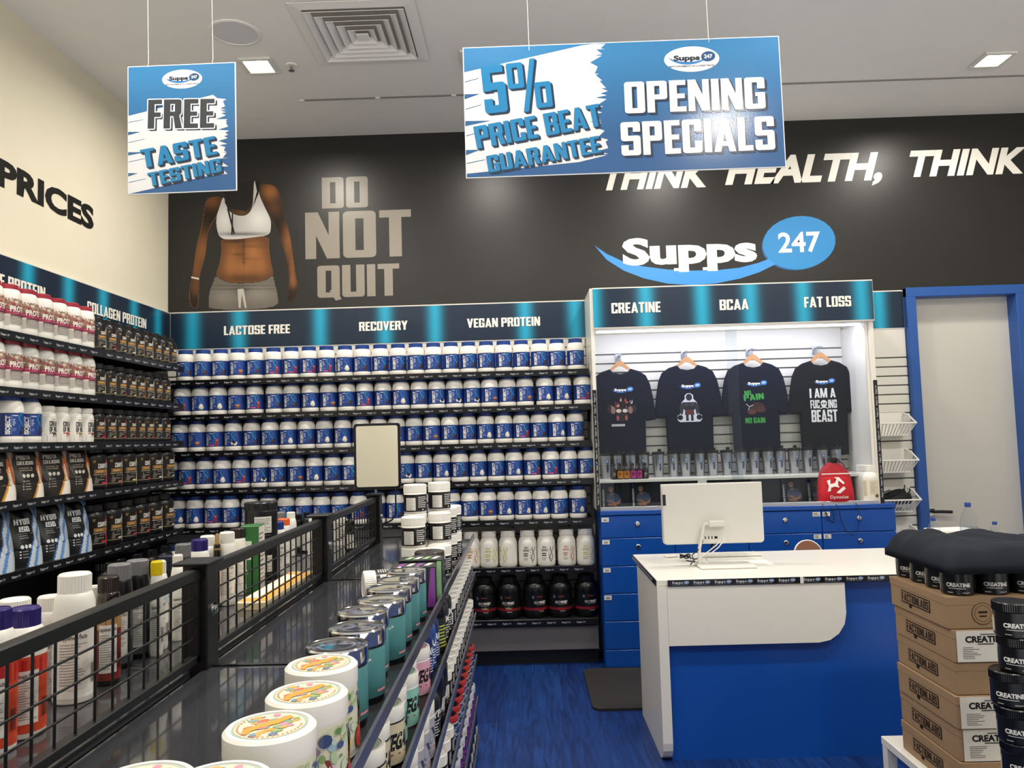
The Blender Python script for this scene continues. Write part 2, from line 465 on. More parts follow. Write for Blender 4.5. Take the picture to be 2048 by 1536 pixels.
# ================================================================ the room
def plaster(name, col, rough=0.85): return mat(name, col, rough, spec=0.2, noise=0.06, nscale=6, bump=0.05)
CREAM = plaster('cream_wall_paint', '#E3DCC6')
CEILP = plaster('ceiling_paint', '#EDEBE7')
SLATW = mat('white_slat_board', '#DDDAD0', 0.45, bump=0.02)
GROOVE = mat('slat_groove', '#6B6A66', 0.6, bump=0.02)
def floor_mat():
    m = D.materials.new('blue_wood_floor'); m.use_nodes = True
    nt = m.node_tree; b = nt.nodes['Principled BSDF']; N = nt.nodes.new; Lk = nt.links.new
    tc = N('ShaderNodeTexCoord'); mp = N('ShaderNodeMapping'); mp.inputs['Rotation'].default_value = (0, 0, PI / 2)
    Lk(tc.outputs['Object'], mp.inputs[0])
    br = N('ShaderNodeTexBrick'); br.inputs['Scale'].default_value = 1.0; br.inputs['Brick Width'].default_value = 1.2; br.inputs['Row Height'].default_value = .18
    br.inputs['Mortar Size'].default_value = .0012; br.inputs['Color1'].default_value = lin('#10316E'); br.inputs['Color2'].default_value = lin('#174082'); br.inputs['Mortar'].default_value = lin('#0A1E4C')
    Lk(mp.outputs[0], br.inputs[0])
    m2 = N('ShaderNodeMapping'); m2.inputs['Scale'].default_value = (9, .7, 1); Lk(tc.outputs['Object'], m2.inputs[0])
    n = N('ShaderNodeTexNoise'); n.inputs['Scale'].default_value = 3.2; n.inputs['Detail'].default_value = 7; n.inputs['Distortion'].default_value = 1.6; Lk(m2.outputs[0], n.inputs[0])
    r = N('ShaderNodeValToRGB'); r.color_ramp.elements[0].position = .38; r.color_ramp.elements[0].color = (.38, .42, .52, 1); r.color_ramp.elements[1].position = .62; r.color_ramp.elements[1].color = (1.1, 1.1, 1.1, 1); Lk(n.outputs[0], r.inputs[0])
    mx = N('ShaderNodeMix'); mx.data_type = 'RGBA'; mx.blend_type = 'MULTIPLY'; mx.inputs[0].default_value = .85
    Lk(br.outputs[0], mx.inputs[6]); Lk(r.outputs[0], mx.inputs[7]); Lk(mx.outputs[2], b.inputs['Base Color'])
    b.inputs['Roughness'].default_value = .42
    bp = N('ShaderNodeBump'); bp.inputs['Strength'].default_value = .12; bp.inputs['Distance'].default_value = .003; Lk(n.outputs[0], bp.inputs['Height']); Lk(bp.outputs[0], b.inputs['Normal'])
    return m
YF = -1.1
struct('floor', B().box(XL, XR, YF, YB, FZ - .05, FZ, floor_mat()))
struct('ceiling', B().box(XL - .1, XR + .1, YF, YB + .1, CZ, CZ + .08, CEILP))
struct('wall_left', B().box(XL - .1, XL, YF, YB + .1, FZ - .05, CZ, CREAM))
struct('wall_right', B().box(XR, XR + .1, YF, YB + .1, FZ - .05, CZ, CREAM))
DX0, DX1, DZ = 2.755, 3.60, 2.54            # door frame, outer
wb = B()
wb.box(XL, DX0 + .05, YB, YB + .1, FZ - .05, CZ, CREAM); wb.box(DX1 - .05, XR, YB, YB + .1, FZ - .05, CZ, CREAM); wb.box(DX0 + .05, DX1 - .05, YB, YB + .1, DZ - .05, CZ, CREAM)
wall_back = struct('wall_back', wb)
def slats(x0, x1, z0, z1, yb, step=.066, top=None):
    """slotted display board: boards with a recessed dark groove between"""
    s = B(); s.box(x0, x1, yb - .006, yb, z0, z1, GROOVE)
    z = z1
    first = top or step
    while z > z0 + .01:
        h = first; first = step
        s.box(x0, x1, yb - .018, yb - .006, max(z - h + .009, z0), z, SLATW, .003)
        z -= h
    return s
struct('trim_3', slats(XL + .002, .46, .14, 2.25, YB, .066))
struct('trim_4', slats(2.36, DX0 - .002, FZ, 2.25, YB, .066, .21))
# ceiling slot above the mural with its two fixing dots
ct = B(); s0 = at(600, 200, z=CZ); ct.box(s0.x, XR, s0.y - .008, s0.y + .008, CZ - .006, CZ, mat('slot_grey', '#8C8A85', .6, bump=.02))
for k in range(3): ct.box(s0.x + k * .5, s0.x + k * .5 + .03, s0.y - .014, s0.y + .014, CZ - .012, CZ - .004, CEILP)
struct('trim_1', ct)

# ---------------------------------------------------------------- ceiling fittings
VENTM = mat('vent_paint', '#E9E7E3', .5, bump=.02)
VENTD = mat('vent_gap', '#9A9791', .8, bump=.02)
vc = (at(612, 30, z=CZ) + at(830, 100, z=CZ)) / 2
vt = thing('ceiling_vent', 'square louvred air vent in the ceiling with stepped slats', 'air vent', (vc.x, vc.y, CZ))
fr = B(); R0 = .33
def sqring(b, a, c, z0, z1, m):
    """a square ring sloping from half-width a at z0 to half-width c at z1"""
    for k in range(4):
        ca, sa = math.cos(k * PI / 2), math.sin(k * PI / 2)
        rt = lambda x, y: (x * ca - y * sa, x * sa + y * ca)
        q = [(*rt(-a, -a), z0), (*rt(a, -a), z0), (*rt(c, -c), z1), (*rt(-c, -c), z1)]
        t = [(p[0], p[1], p[2] + .003) for p in q]
        b.add(q + t, [(0, 3, 2, 1), (4, 5, 6, 7), (0, 1, 5, 4), (2, 3, 7, 6)], m)
sqring(fr, R0, R0 - .06, -.008, -.012, VENTM)
fr.box(-R0 + .06, R0 - .06, -R0 + .06, R0 - .06, -.002, 0, VENTD)
part('vent_frame', fr, vt)
for k in range(5):
    a = .265 - k * .048
    lv = B(); sqring(lv, a, a - .035, -.024, -.004, VENTM); part('louvre', lv, vt)
part('centre_plate', B().box(-.035, .035, -.035, .035, -.024, -.018, VENTM, .004), vt)
sp = at(470, 65, z=CZ)
thing('ceiling_speaker', 'round grey speaker grille set in the ceiling', 'speaker', (sp.x, sp.y, CZ), 0, None, [
    ('speaker_rim', B().lathe([(.135, 0), (.135, -.006), (.122, -.008), (.122, 0)], VENTM, 40)),
    ('speaker_grille', B().lathe([(.0, -.004), (.122, -.004)], mat('speaker_cloth', '#D6D6D8', .8, noise=.12, nscale=400), 40))])
sk = at(583, 130, z=CZ)
thing('fire_sprinkler', 'small chrome sprinkler head beside the lit downlight', 'sprinkler', (sk.x, sk.y, CZ), 0, None, [
    ('sprinkler_plate', B().lathe([(0, -.006), (.03, -.006), (.034, 0)], WHITE_P, 20)),
    ('sprinkler_head', B().lathe([(.008, -.006), (.008, -.03), (.018, -.032), (.018, -.036), (0, -.038)], STEEL, 14))])

# ---------------------------------------------------------------- mural on the back wall
ymu = YB - .012
mu0, mu1 = 2.535, CZ
MURAL = mat('mural_vinyl', '#262524', .36, spec=.4, noise=.1, nscale=3)
mural = thing('wall_mural', 'black wall mural with a headless athlete, slogans and the shop logo above the shelves', 'mural', (0, YB, 0))
mb = B(); mb.box(XL + .002, XR - .01, -.012, 0, mu0, mu1, MURAL); part('mural_backing', mb, mural)
def onwall(px, py, y=YB - .014): return at(px, py, y=y)
wf = lambda off: (lambda u, v: Vector((u, -.012 - off, v)))
def boxtext(b, t, font, pl, pr, pb, pt, col, m=PRINT, off=.0015, yb=YB, fn=None, shear=0, x1=None):
    """lettering fitted to the pixels of its left, right, baseline and top"""
    mid = (pl + pr) / 2; base = lambda p: at(p, pb + (.0305 * (mid - p)), y=yb)
    a, c = base(pl), base(pr); tp = at(mid, pt, y=yb); bs = base(mid)
    b.text(t, font, a.x, c.x, bs.z, tp.z - bs.z, fn or wf(off), m, col, shear=shear)
for wd_, l_, r_, bs_, tp_ in (('DO', 645, 737, 417, 355), ('NOT', 612, 824, 516, 423), ('QUIT', 636, 800, 594, 530)):
    lt = B(); boxtext(lt, wd_, 'block', l_, r_, bs_, tp_, '#8E867B'); part('slogan_word', lt, mural, 'large taupe slogan word')
for wd_, l_, r_, bs_, tp_ in (('THINK', 1196, 1412, 376, 326), ('HEALTH,', 1450, 1762, 363, 310), ('THINK', 1808, 2044, 349, 299)):
    lt = B(); boxtext(lt, wd_, 'heavy', l_, r_, bs_, tp_, '#F1EDE4', shear=.3); part('slogan_word', lt, mural, 'white slanted slogan word')
o = at(1190, 531, y=YB); e = at(1670, 531 - 14, y=YB); lw = e.x - o.x
lg = B(); pf = lambda off: (lambda u, v: Vector((o.x + u, -.012 - off, o.z + v + .0)))
f = lambda u, v: pf(.0015)(u * lw, v * lw)
logo(lg, pf(.0015), lw, PRINT)
lg.ellipse(.845, .06, .15, .108, lambda u, v: pf(.0012)(u * lw, v * lw), PRINT, '#1D5E95', n=28, rot=.12)
lgt = B(); lgn = B(); logo_text(lgt, pf(.003), lw, PRINT, fine=True, b2=lgn)
for u0, u1, v in ((.255, .305, .0), (.335, .375, -.036), (.455, .495, -.036)):      # slab feet of the letters
    lgt.rect(u0 - .008, u1 + .012, v, v + .012, lambda u, v: pf(.003)(u * lw, v * lw), PRINT, '#F4F1EA')
part('logo_swoosh', lg, mural, 'blue swoosh and round disc'); part('logo_name', lgt, mural, 'white logo name'); part('logo_number', lgn, mural, 'white logo number')

# the printed athlete: outlines measured on the photograph, shaded as the print is
def K(x, y):
    p = at(360 + x / 4.043, 260 + y / 4.043, y=YB); return (p.x, p.z)
def inside(p, poly):
    x, y = p; r = False; n = len(poly); j = n - 1
    for i in range(n):
        xi, yi = poly[i]; xj, yj = poly[j]
        if (yi > y) != (yj > y) and x < (xj - xi) * (y - yi) / (yj - yi) + xi: r = not r
        j = i
    return r
def smooth(poly, it=2):
    for _ in range(it):
        q = []
        for i in range(len(poly)):
            a, b_ = poly[i], poly[(i + 1) % len(poly)]
            q += [(a[0] * .75 + b_[0] * .25, a[1] * .75 + b_[1] * .25), (a[0] * .25 + b_[0] * .75, a[1] * .25 + b_[1] * .75)]
        poly = q
    return poly
def painted(b, poly, shade, off, step=6.0, m=PRINT, conv=K, fn=None):
    """a printed picture area: grid cells inside the outline, each with the print's own tone"""
    poly = smooth(poly); fn = fn or wf(off)
    xs = [p[0] for p in poly]; ys = [p[1] for p in poly]
    b.poly([conv(*p) for p in poly], (lambda u, v: fn(u, v) + Vector((0, .0002, 0))), m, shade((sum(xs) / len(xs)), sum(ys) / len(ys)), tess=True)
    y = min(ys)
    while y < max(ys):
        x = min(xs)
        while x < max(xs):
            if inside((x, y), poly) and inside((x + step, y), poly) and inside((x + step, y + step), poly) and inside((x, y + step), poly):
                q = [conv(x, y + step), conv(x + step, y + step), conv(x + step, y), conv(x, y)]
                b.add([fn(*p) for p in q], [(0, 1, 2, 3)], m, shade(x + step / 2, y + step / 2))
            x += step
        y += step
def tone(base, k):
    c = lin(base); return (max(0, c[0] * k), max(0, c[1] * k), max(0, c[2] * k), 1)
def gs(x, y, cx, cy, sx, sy): return math.exp(-((x - cx) / sx) ** 2 - ((y - cy) / sy) ** 2)
SKIN = '#B0713F'
def arm_l(x, y): return tone(SKIN, (.03 + .75 * gs(x, y, 190, 960, 60, 130) + .55 * gs(x, y, 140, 1130, 40, 120) + .5 * gs(x, y, 265, 580, 70, 60) + .3 * gs(x, y, 130, 1290, 40, 70)) * .62)
def arm_r(x, y): return tone(SKIN, (.03 + 1.0 * gs(x, y, 735, 500, 70, 70) + .25 * gs(x, y, 770, 640, 60, 60) + .75 * gs(x, y, 880, 900, 45, 130) + .65 * gs(x, y, 915, 1120, 30, 120) + .5 * gs(x, y, 920, 1230, 35, 50)) * .6)
def torso(x, y):
    k = .34 + .75 * gs(x, y, 590, 985, 70, 90) + .45 * gs(x, y, 430, 1000, 60, 90) + .6 * gs(x, y, 530, 1120, 140, 70) + .35 * gs(x, y, 670, 1080, 50, 120) + .3 * gs(x, y, 400, 1120, 50, 100)
    k -= .32 * gs(x, y, 520, 1000, 9, 130) + .3 * gs(x, y, 470, 1010, 60, 12) + .3 * gs(x, y, 585, 945, 70, 12) + .25 * gs(x, y, 585, 1045, 70, 10) + .3 * gs(x, y, 450, 905, 80, 14) + .4 * gs(x, y, 522, 1075, 10, 10) + .2 * gs(x, y, 545, 1195, 180, 25)
    return tone(SKIN, max(.06, k) * .7)
def chest(x, y): return tone('#6A4A30', .12 + .5 * gs(x, y, 500, 680, 90, 40) + .6 * gs(x, y, 620, 560, 40, 90))
def bra(x, y): return tone('#E6E2DE', .62 + .3 * gs(x, y, 640, 720, 90, 90) + .25 * gs(x, y, 370, 720, 70, 90) - .42 * gs(x, y, 520, 845, 230, 16) - .15 * gs(x, y, 440, 760, 30, 90) + .1 * (y > 860))
def pants(x, y): return tone('#8E867C', .5 + .35 * gs(x, y, 640, 1330, 120, 70) + .3 * gs(x, y, 360, 1350, 100, 70) - .3 * gs(x, y, 520, 1290, 300, 7) - .25 * gs(x, y, 520, 1262, 300, 6) - .35 * gs(x, y, 500, 1310, 40, 30) - .2 * gs(x, y, 480, 1400, 10, 80))
fg = B()
painted(fg, [(215, 560), (300, 540), (350, 560), (340, 640), (290, 720), (240, 800), (222, 900), (215, 1000), (188, 1100), (160, 1190), (162, 1290), (152, 1440), (120, 1455), (80, 1400), (82, 1290), (105, 1190), (120, 1080), (140, 930), (172, 820), (195, 700)], arm_l, .0012)
painted(fg, [(640, 440), (700, 436), (765, 450), (808, 500), (828, 600), (850, 720), (885, 800), (912, 950), (932, 1100), (945, 1190), (968, 1290), (935, 1370), (885, 1400), (868, 1385), (878, 1290), (890, 1200), (866, 1050), (820, 900), (785, 800), (735, 690), (690, 620), (650, 520)], arm_r, .0012)
painted(fg, [(330, 870), (730, 850), (722, 950), (740, 1080), (765, 1190), (700, 1245), (520, 1250), (360, 1235), (290, 1190), (328, 1080), (345, 960)], torso, .0012)
painted(fg, [(355, 540), (640, 420), (660, 520), (610, 640), (560, 700), (500, 715), (430, 700), (380, 650)], chest, .0014)
painted(fg, [(352, 545), (368, 560), (385, 640), (432, 685), (505, 703), (560, 685), (594, 625), (600, 500), (604, 408), (632, 425), (642, 520), (690, 630), (738, 720), (742, 785), (730, 855), (600, 872), (440, 890), (330, 885), (300, 795), (300, 700), (322, 640)], bra, .0018)
painted(fg, [(290, 1170), (272, 1240), (245, 1290), (232, 1400), (238, 1462), (805, 1452), (798, 1330), (772, 1240), (760, 1165), (700, 1222), (520, 1245), (370, 1232)], pants, .0018)
HAND = [([(118, 1340), (122, 1340), (128, 1445), (122, 1450)], '#20150E'), ([(136, 1330), (140, 1330), (142, 1440), (137, 1445)], '#20150E'), ([(100, 1320), (104, 1320), (108, 1430), (102, 1425)], '#20150E'),
        ([(898, 1280), (903, 1280), (912, 1370), (905, 1380)], '#20150E'), ([(918, 1290), (922, 1290), (926, 1370), (920, 1376)], '#20150E')]
for pl, c in HAND + list((([(470, 1290), (520, 1285), (545, 1440), (530, 1442), (505, 1330), (495, 1445), (480, 1440)], '#B9B2A8'), ([(385, 640), (400, 640), (450, 840), (440, 850)], '#15120F'), ([(425, 680), (436, 680), (432, 850), (420, 850)], '#15120F'), ([(610, 410), (650, 420), (640, 520), (590, 640), (628, 500)], '#15120F'), ([(98, 1188), (160, 1200), (160, 1214), (98, 1200)], '#D8D2C6'), ([(360, 500), (600, 400), (590, 600), (540, 660), (430, 640), (370, 600)], '#1A1816'))):
    fg.poly([K(*p) for p in pl], wf(.0022), PRINT, c, tess=True)
part('athlete_print', fg, mural, 'printed figure in white crop top and grey joggers')

# ---------------------------------------------------------------- lettering on the cream wall
pr = B(); a, c = at(-6, 362, x=XL), at(188, 445, x=XL)
pz = at(186, 459, x=XL).z
sf = lambda u, v: Vector((u, 0, v))
pr.text('PRICES', 'heavy', 0, at(187, 440, x=XL).y - at(-6, 362, x=XL).y, 0, .135, lambda u, v: (.002, u, v), PRINTM, '#1A1917')
single('wall_lettering', pr, 'black PRICES lettering on the cream side wall', 'lettering', (XL, at(-6, 362, x=XL).y, pz))

# ---------------------------------------------------------------- teal header boards
STOPS = ['#14273A', '#0F3F58', '#1C93B4', '#10506C', '#15283C']
def header(x0, x1, z0, z1, bands, thick=.018):
    """dark navy board, printed with upright cyan bars at the given places along it"""
    b = B(); b.box(x0, x1, 0, thick, z0, z1, mat('header_edge', '#DAD6CC', .5, bump=.02), .002)
    xs = []
    n = max(8, int((x1 - x0) / .012))
    def colr(x):
        k = max([math.exp(-((x - c) / .06) ** 2) for c in bands] + [0])
        a, h = lin('#13253A'), lin('#1F9DC0'); return tuple(a[i] + (h[i] - a[i]) * k ** 1.4 for i in range(3)) + (1,)
    for i in range(n):
        u0, u1 = x0 + .003 + (x1 - x0 - .006) * i / n, x0 + .003 + (x1 - x0 - .006) * (i + 1) / n
        b.rect(u0, u1, z0 + .008, z1 - .008, lambda u, v: (u, -.0006, v), PRINT, colr((u0 + u1) / 2), flat=True)
    return b
def head_text(lst, y, z, cap):
    out = []
    for t, pl, pr in lst:
        b = B(); out.append(b); a, c = at(pl, 640, y=y), at(pr, 640, y=y)
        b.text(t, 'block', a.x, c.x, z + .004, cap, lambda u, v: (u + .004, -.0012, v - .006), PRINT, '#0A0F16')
        b.text(t, 'block', a.x, c.x, z, cap, lambda u, v: (u, -.002, v), PRINT, '#EFEBE2')
    return out
yh = YB - .02
hb = thing('header_board', 'long teal and navy header board reading lactose free, recovery and vegan protein', 'sign', (0, yh, 0))
part('board', header(XL + .022, .475, 2.25, 2.53, [at(p, 640, y=yh).x for p in (385, 478, 640, 770, 870, 1050, 1150)]), hb)
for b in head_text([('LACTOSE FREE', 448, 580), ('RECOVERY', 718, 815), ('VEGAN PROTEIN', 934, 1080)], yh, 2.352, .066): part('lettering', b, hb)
hb = thing('header_board', 'short blank teal header board between the cabinet and the blue door frame', 'sign', (0, yh, 0))
part('board', header(2.37, DX0 - .002, 2.25, 2.53, [2.575]), hb)
hl = thing('header_board', 'teal and navy header board reading collagen protein on the cream side wall', 'sign', (XL + .02, 0, 0), PI / 2)
# along the side wall: local x runs with the depth of the room, local -y faces the aisle
part('board', header(2.4, YB - .022, 2.25, 2.53, [at(p, q, x=XL).y for p, q in ((48, 560), (130, 590), (200, 610), (262, 640), (310, 650))] + [3.1, 2.7]), hl)
for t, pl, pr in (('E PROTEIN', -2, 89), ('COLLAGEN PROTEIN', 174, 292)):
    b = B(); a, c = at(pl, 600, x=XL + .02), at(pr, 640, x=XL + .02)
    b.text(t, 'block', a.y, c.y, 2.356, .066, lambda u, v: (u + .004, -.0012, v - .006), PRINT, '#0A0F16')
    b.text(t, 'block', a.y, c.y, 2.36, .066, lambda u, v: (u, -.002, v), PRINT, '#EFEBE2')
    part('lettering', b, hl)

# ---------------------------------------------------------------- door
BLUEF = mat('blue_frame_paint', '#2455A0', .4, noise=.06, nscale=8, bump=.02)
dr = D.objects.new('door_1', None); C.objects.link(dr); dr['kind'] = 'structure'
t = .068
b = B(); b.box(DX0, DX0 + t, YB - .06, YB + .1, FZ, DZ, BLUEF, .004); b.box(DX1 - t, DX1, YB - .06, YB + .1, FZ, DZ, BLUEF, .004); b.box(DX0, DX1, YB - .061, YB + .1, DZ - t, DZ, BLUEF, .004)
part('door_frame', b, dr)
part('door_leaf', B().box(DX0 + t, DX1 - t, YB + .05, YB + .09, FZ, DZ - t, mat('door_grey_paint', '#C9C6BE', .5, noise=.04, nscale=4, bump=.03)), dr)
b = B(); hp = at(1858, 1022, y=YB + .05)
b.M = Matrix.Translation((hp.x, YB + .05, hp.z)) @ Matrix.Rotation(PI / 2, 4, 'X')
b.lathe([(.0, .012), (.036, .012), (.038, 0)], CHROME, 24); b.lathe([(.01, .012), (.01, .06)], BLACK_S, 12)
b.M = None; b.tube([(hp.x, YB - .005, hp.z), (hp.x + .05, YB - .012, hp.z), (hp.x + .13, YB - .012, hp.z - .004)], .011, BLACK_S, 10)
part('door_handle', b, dr, 'black lever on a round chrome rose')
bb = B(); bb.box(DX1, XR, YB - .012, YB, FZ, FZ + .1, WHITE_P, .003); struct('baseboard_back', bb)

# ================================================================ wall shelves
STRIP = '#17181C'
def strip_logos(b, u0, u1, v, fn, step=.098, h=.011, m=PRINT):
    u = u0 + .02
    while u + .06 < u1:
        V, F, wd = letters('Supps', 'tiny'); k = .036 / wd
        b.add([fn(u + x * k, v + y * h) for x, y in V], F, m, '#D5D6DA')
        V, F, wd = letters('247', 'tiny'); k = .017 / wd
        b.add([fn(u + .041 + x * k, v + y * h * .8) for x, y in V], F, m, '#B9C3D6')
        u += step
def shelf(label, x0, x1, depth, loc, rot, brackets, lip=.042):
    """board with a price strip along its front edge; local -y is the front, top of the board at z = 0"""
    t = thing('wall_shelf', label, 'shelf', loc, rot, 'black wall shelves')
    part('board', B().box(x0, x1, -depth, 0, -.022, 0, BLACK_SH, .002), t)
    s = B(); s.box(x0, x1, -depth - .006, -depth - .0005, -.036, .006, BLACK_P, .0015)
    strip_logos(s, x0, x1, -.021, lambda u, v: (u, -depth - .007, v))
    part('price_strip', s, t, 'black price strip printed with small white logos')
    for x in brackets:
        k = B(); k.prism([(0, -.022), (-depth * .85, -.022), (-depth * .85, -.034), (0, -.085)], -.004, .004, lambda u, v, d: (x + d, u, v), BLACK_S)
        part('bracket', k, t)
    return t
ZB = [2.0, 1.762, 1.513, 1.26, .995, .68, .345]
names = ['topmost', 'second', 'third', 'fourth', 'fifth', 'sixth', 'lowest']
BD = .29
for i, z in enumerate(ZB):
    what = 'blue-labelled white tubs' if i < 5 else 'white whey bottles' if i == 5 else 'big black whey tubs'
    d = BD if i < 6 else .34
    shelf('black shelf carrying %s, %s on the back wall' % (what, names[i]), XL + .02 if i > 0 else XL + .02, .455, d, (0, YB - .02, z), 0, (-1.9, -1.3, -.7, -.1, .3))
# kick board below the lowest shelf
kb = B(); kb.box(XL + .02, .455, YB - .34, YB - .325, FZ + .1, .30, mat('grey_kick_board', '#6D6A6C', .6, noise=.1, bump=.02), .002); kb.box(XL + .02, .455, YB - .28, YB - .26, FZ, FZ + .1, BLACK_SH)
struct('baseboard_shelves', kb)
ZL = [2.07, 1.825, 1.585, 1.335, 1.03, .735]
YS, YE0, YE1 = 2.9, 4.03, 4.98
LD = .35
for i, z in enumerate(ZL):
    nm = ('topmost', 'second', 'third', 'fourth', 'fifth', 'lowest')[i]
    wl = ('pink protein tubs', 'pink protein tubs', 'blue tubs and white bottles', 'orange pouches', 'pale blue pouches', 'nothing in view')[i]
    shelf('black shelf with %s, %s by the cream wall' % (wl, nm), YS, YE0 - .003, LD, (XL + .004, 0, z), PI / 2, (3.3, 3.8))
    shelf('black shelf under black and gold tubs, %s by the cream wall' % nm, YE0, YE1, LD, (XL + .004, 0, z), PI / 2, (4.3, 4.8))
bk = struct('trim_2', B().box(YS, YB - .02, -.003, 0, .3, 2.25, mat('dark_back_board', '#1B1C20', .6, noise=.1, bump=.02)))
bk.location = (XL, 0, 0); bk.rotation_euler = (0, 0, PI / 2)

# ================================================================ tubs, bottles and pouches (kinds)
def arcprof(pts):
    return pts
def tub_body(r, h, neck, z1, base=.012, waist=0.0):
    """plain round tub: body to shoulder z1, then a rounded shoulder to the neck at h"""
    p = [(0, 0), (r * .84, 0), (r * .95, base * .3), (r, base)]
    if waist: p += [(r, z1 * .2), (r - waist, z1 * .23), (r - waist, z1 * .93), (r, z1 * .95)]
    p += [(r, z1)]
    for k in range(1, 8):
        a = k / 7 * PI / 2
        p.append((neck + (r - neck) * math.cos(a), z1 + (h - z1) * math.sin(a)))
    return p
def cap_prof(r, z0, z1, lip=.003): return [(r * .97, z0), (r, z0 + lip), (r, z1 - lip), (r - lip, z1), (0, z1)]
def ribbed(b, r, z0, z1, m, n=36, lip=.003, d=.0012):
    """cap with fine upright ribs"""
    vs = []; fs = []
    N = n * 2
    for z, k in ((z0, 1), (z1 - lip, 1)):
        for i in range(N):
            a = 2 * PI * i / N; q = r + (d if i % 2 else 0)
            vs.append((q * math.sin(a), -q * math.cos(a), z))
    for i in range(N): fs.append((i, (i + 1) % N, N + (i + 1) % N, N + i))
    b.add(vs, fs, m, None, False)
    b.lathe([(r + d * .5, z1 - lip), (r - lip * .6, z1), (r * .93, z1), (r * .92, z1 - .0012), (0, z1 - .0012)], m, 32)
    return b
def band(b, r, z0, z1, col, a0=-PI, a1=PI, m=PRINT, seg=30, off=.0005):
    return b.lathe([(r + off, z0), (r + off, z1)], m, seg, col=col, a0=a0, a1=a1)

# --- blue-labelled white tub, 5 flavours
IR, IH = .0605, .233
def iso_tub(fl):
    body = B().lathe(tub_body(IR, .192, .044, .143, .014, .0012), WHITE_P, 28)
    lid = ribbed(B(), .0465, .189, .22, BLUE_P, 30)
    l = B(); r = IR - .0008
    z0, z1 = .035, .136
    band(l, r, z0, z1, '#24418A'); band(l, r, z0, z1, '#E4E2DC', 1.75, 2.35, off=.0009)
    band(l, r, z1 - .004, z1, '#16295F', off=.0009); band(l, r, z0, z0 + .004, '#16295F', off=.0009)
    f = wrap(r, .0014); g = wrap(r, .0010)
    l.rect(-.05, -.036, z0 + .004, z1 - .004, g, PRINT, '#18306F', 3)
    l.text('ISOJECT', 'heavy', z0 + .008, z1 - .012, -.018, .0175, f, PRINT, '#F2F0EA', vert=True)
    l.rect(-.013, -.0118, z0 + .008, z1 - .006, f, PRINT, '#9FB3DA')
    l.lines(-.008, .006, z0 + .045, z1 - .025, 4, f, PRINT, '#B9C7E4', .5)
    l.lines(-.008, .02, z1 - .016, z1 - .008, 1, f, PRINT, '#C9D4EA', .5, 2)
    l.lines(-.008, .012, z0 + .02, z0 + .035, 2, f, PRINT, '#7F96CB', .4)
    hc, lc = {'c': ('#2FA6C4', '#1A6FA8'), 'v': ('#2F86C9', '#1D63B4'), 'f': ('#29A5C0', '#1E6CB0'), 'k': ('#1C97B8', '#16719F'), 'p': ('#2A6FC0', '#21509F')}[fl]
    for ph in (0, PI):                    # double spiral
        pts = [(.03 + .011 * math.sin(k / 14 * 2.2 * PI + ph), z0 + .02 + .085 * k / 14) for k in range(15)]
        for a, c in zip(pts, pts[1:]):
            l.add([f(a[0] - .0022, a[1]), f(a[0] + .0022, a[1]), f(c[0] + .0022, c[1]), f(c[0] - .0022, c[1])], [(0, 1, 2, 3)], PRINT, hc if ph == 0 else lc)
    h = wrap(r, .0018); i2 = wrap(r, .0022)
    if fl == 'c':
        l.poly([(.024, z0 + .006), (.055, z0 + .01), (.056, z0 + .045), (.04, z0 + .04), (.03, z0 + .026)], h, PRINT, '#2E1D22', tess=True)
        l.poly([(.03, z0 + .026), (.04, z0 + .04), (.05, z0 + .03), (.04, z0 + .018)], i2, PRINT, '#4C3138', tess=True)
    if fl == 'v':
        l.ellipse(.034, z0 + .022, .016, .014, h, PRINT, '#D9D3BE'); l.ellipse(.034, z0 + .034, .011, .012, i2, PRINT, '#EDE8D8'); l.ellipse(.028, z0 + .014, .004, .003, i2, PRINT, '#8B8068')
    if fl == 'f':
        l.rect(-.008, .024, z0 + .006, z0 + .013, h, PRINT, '#E0559A', 3); l.poly([(.03, z0 + .005), (.05, z0 + .005), (.054, z0 + .05), (.034, z0 + .046)], h, PRINT, '#8C2A34', tess=True); l.ellipse(.042, z0 + .045, .009, .006, i2, PRINT, '#C65A55')
    if fl == 'k':
        for a, c, q in ((.024, .02, '#E9E6DC'), (.038, .026, '#1A1B20'), (.042, .014, '#EDEAE0'), (.03, .028, '#22242A'), (.048, .02, '#DDD9CE')): l.ellipse(a, z0 + c, .008, .01, h if q[1] > '5' else i2, PRINT, q)
    if fl == 'p':
        l.ellipse(.034, z0 + .022, .015, .013, h, PRINT, '#8E5A38'); l.ellipse(.034, z0 + .03, .014, .008, i2, PRINT, '#B98156'); l.ellipse(.034, z0 + .018, .014, .004, i2, PRINT, '#5E2C22')
    return [('body', body.mesh('tub_body')), ('lid', lid.mesh('tub_lid')), ('label', l.mesh('tub_label'))]
ISO = {k: iso_tub(k) for k in 'cvfkp'}
pict = {'c': 'cocoa', 'v': 'vanilla', 'f': 'fruit', 'k': 'cookie', 'p': 'biscuit'}
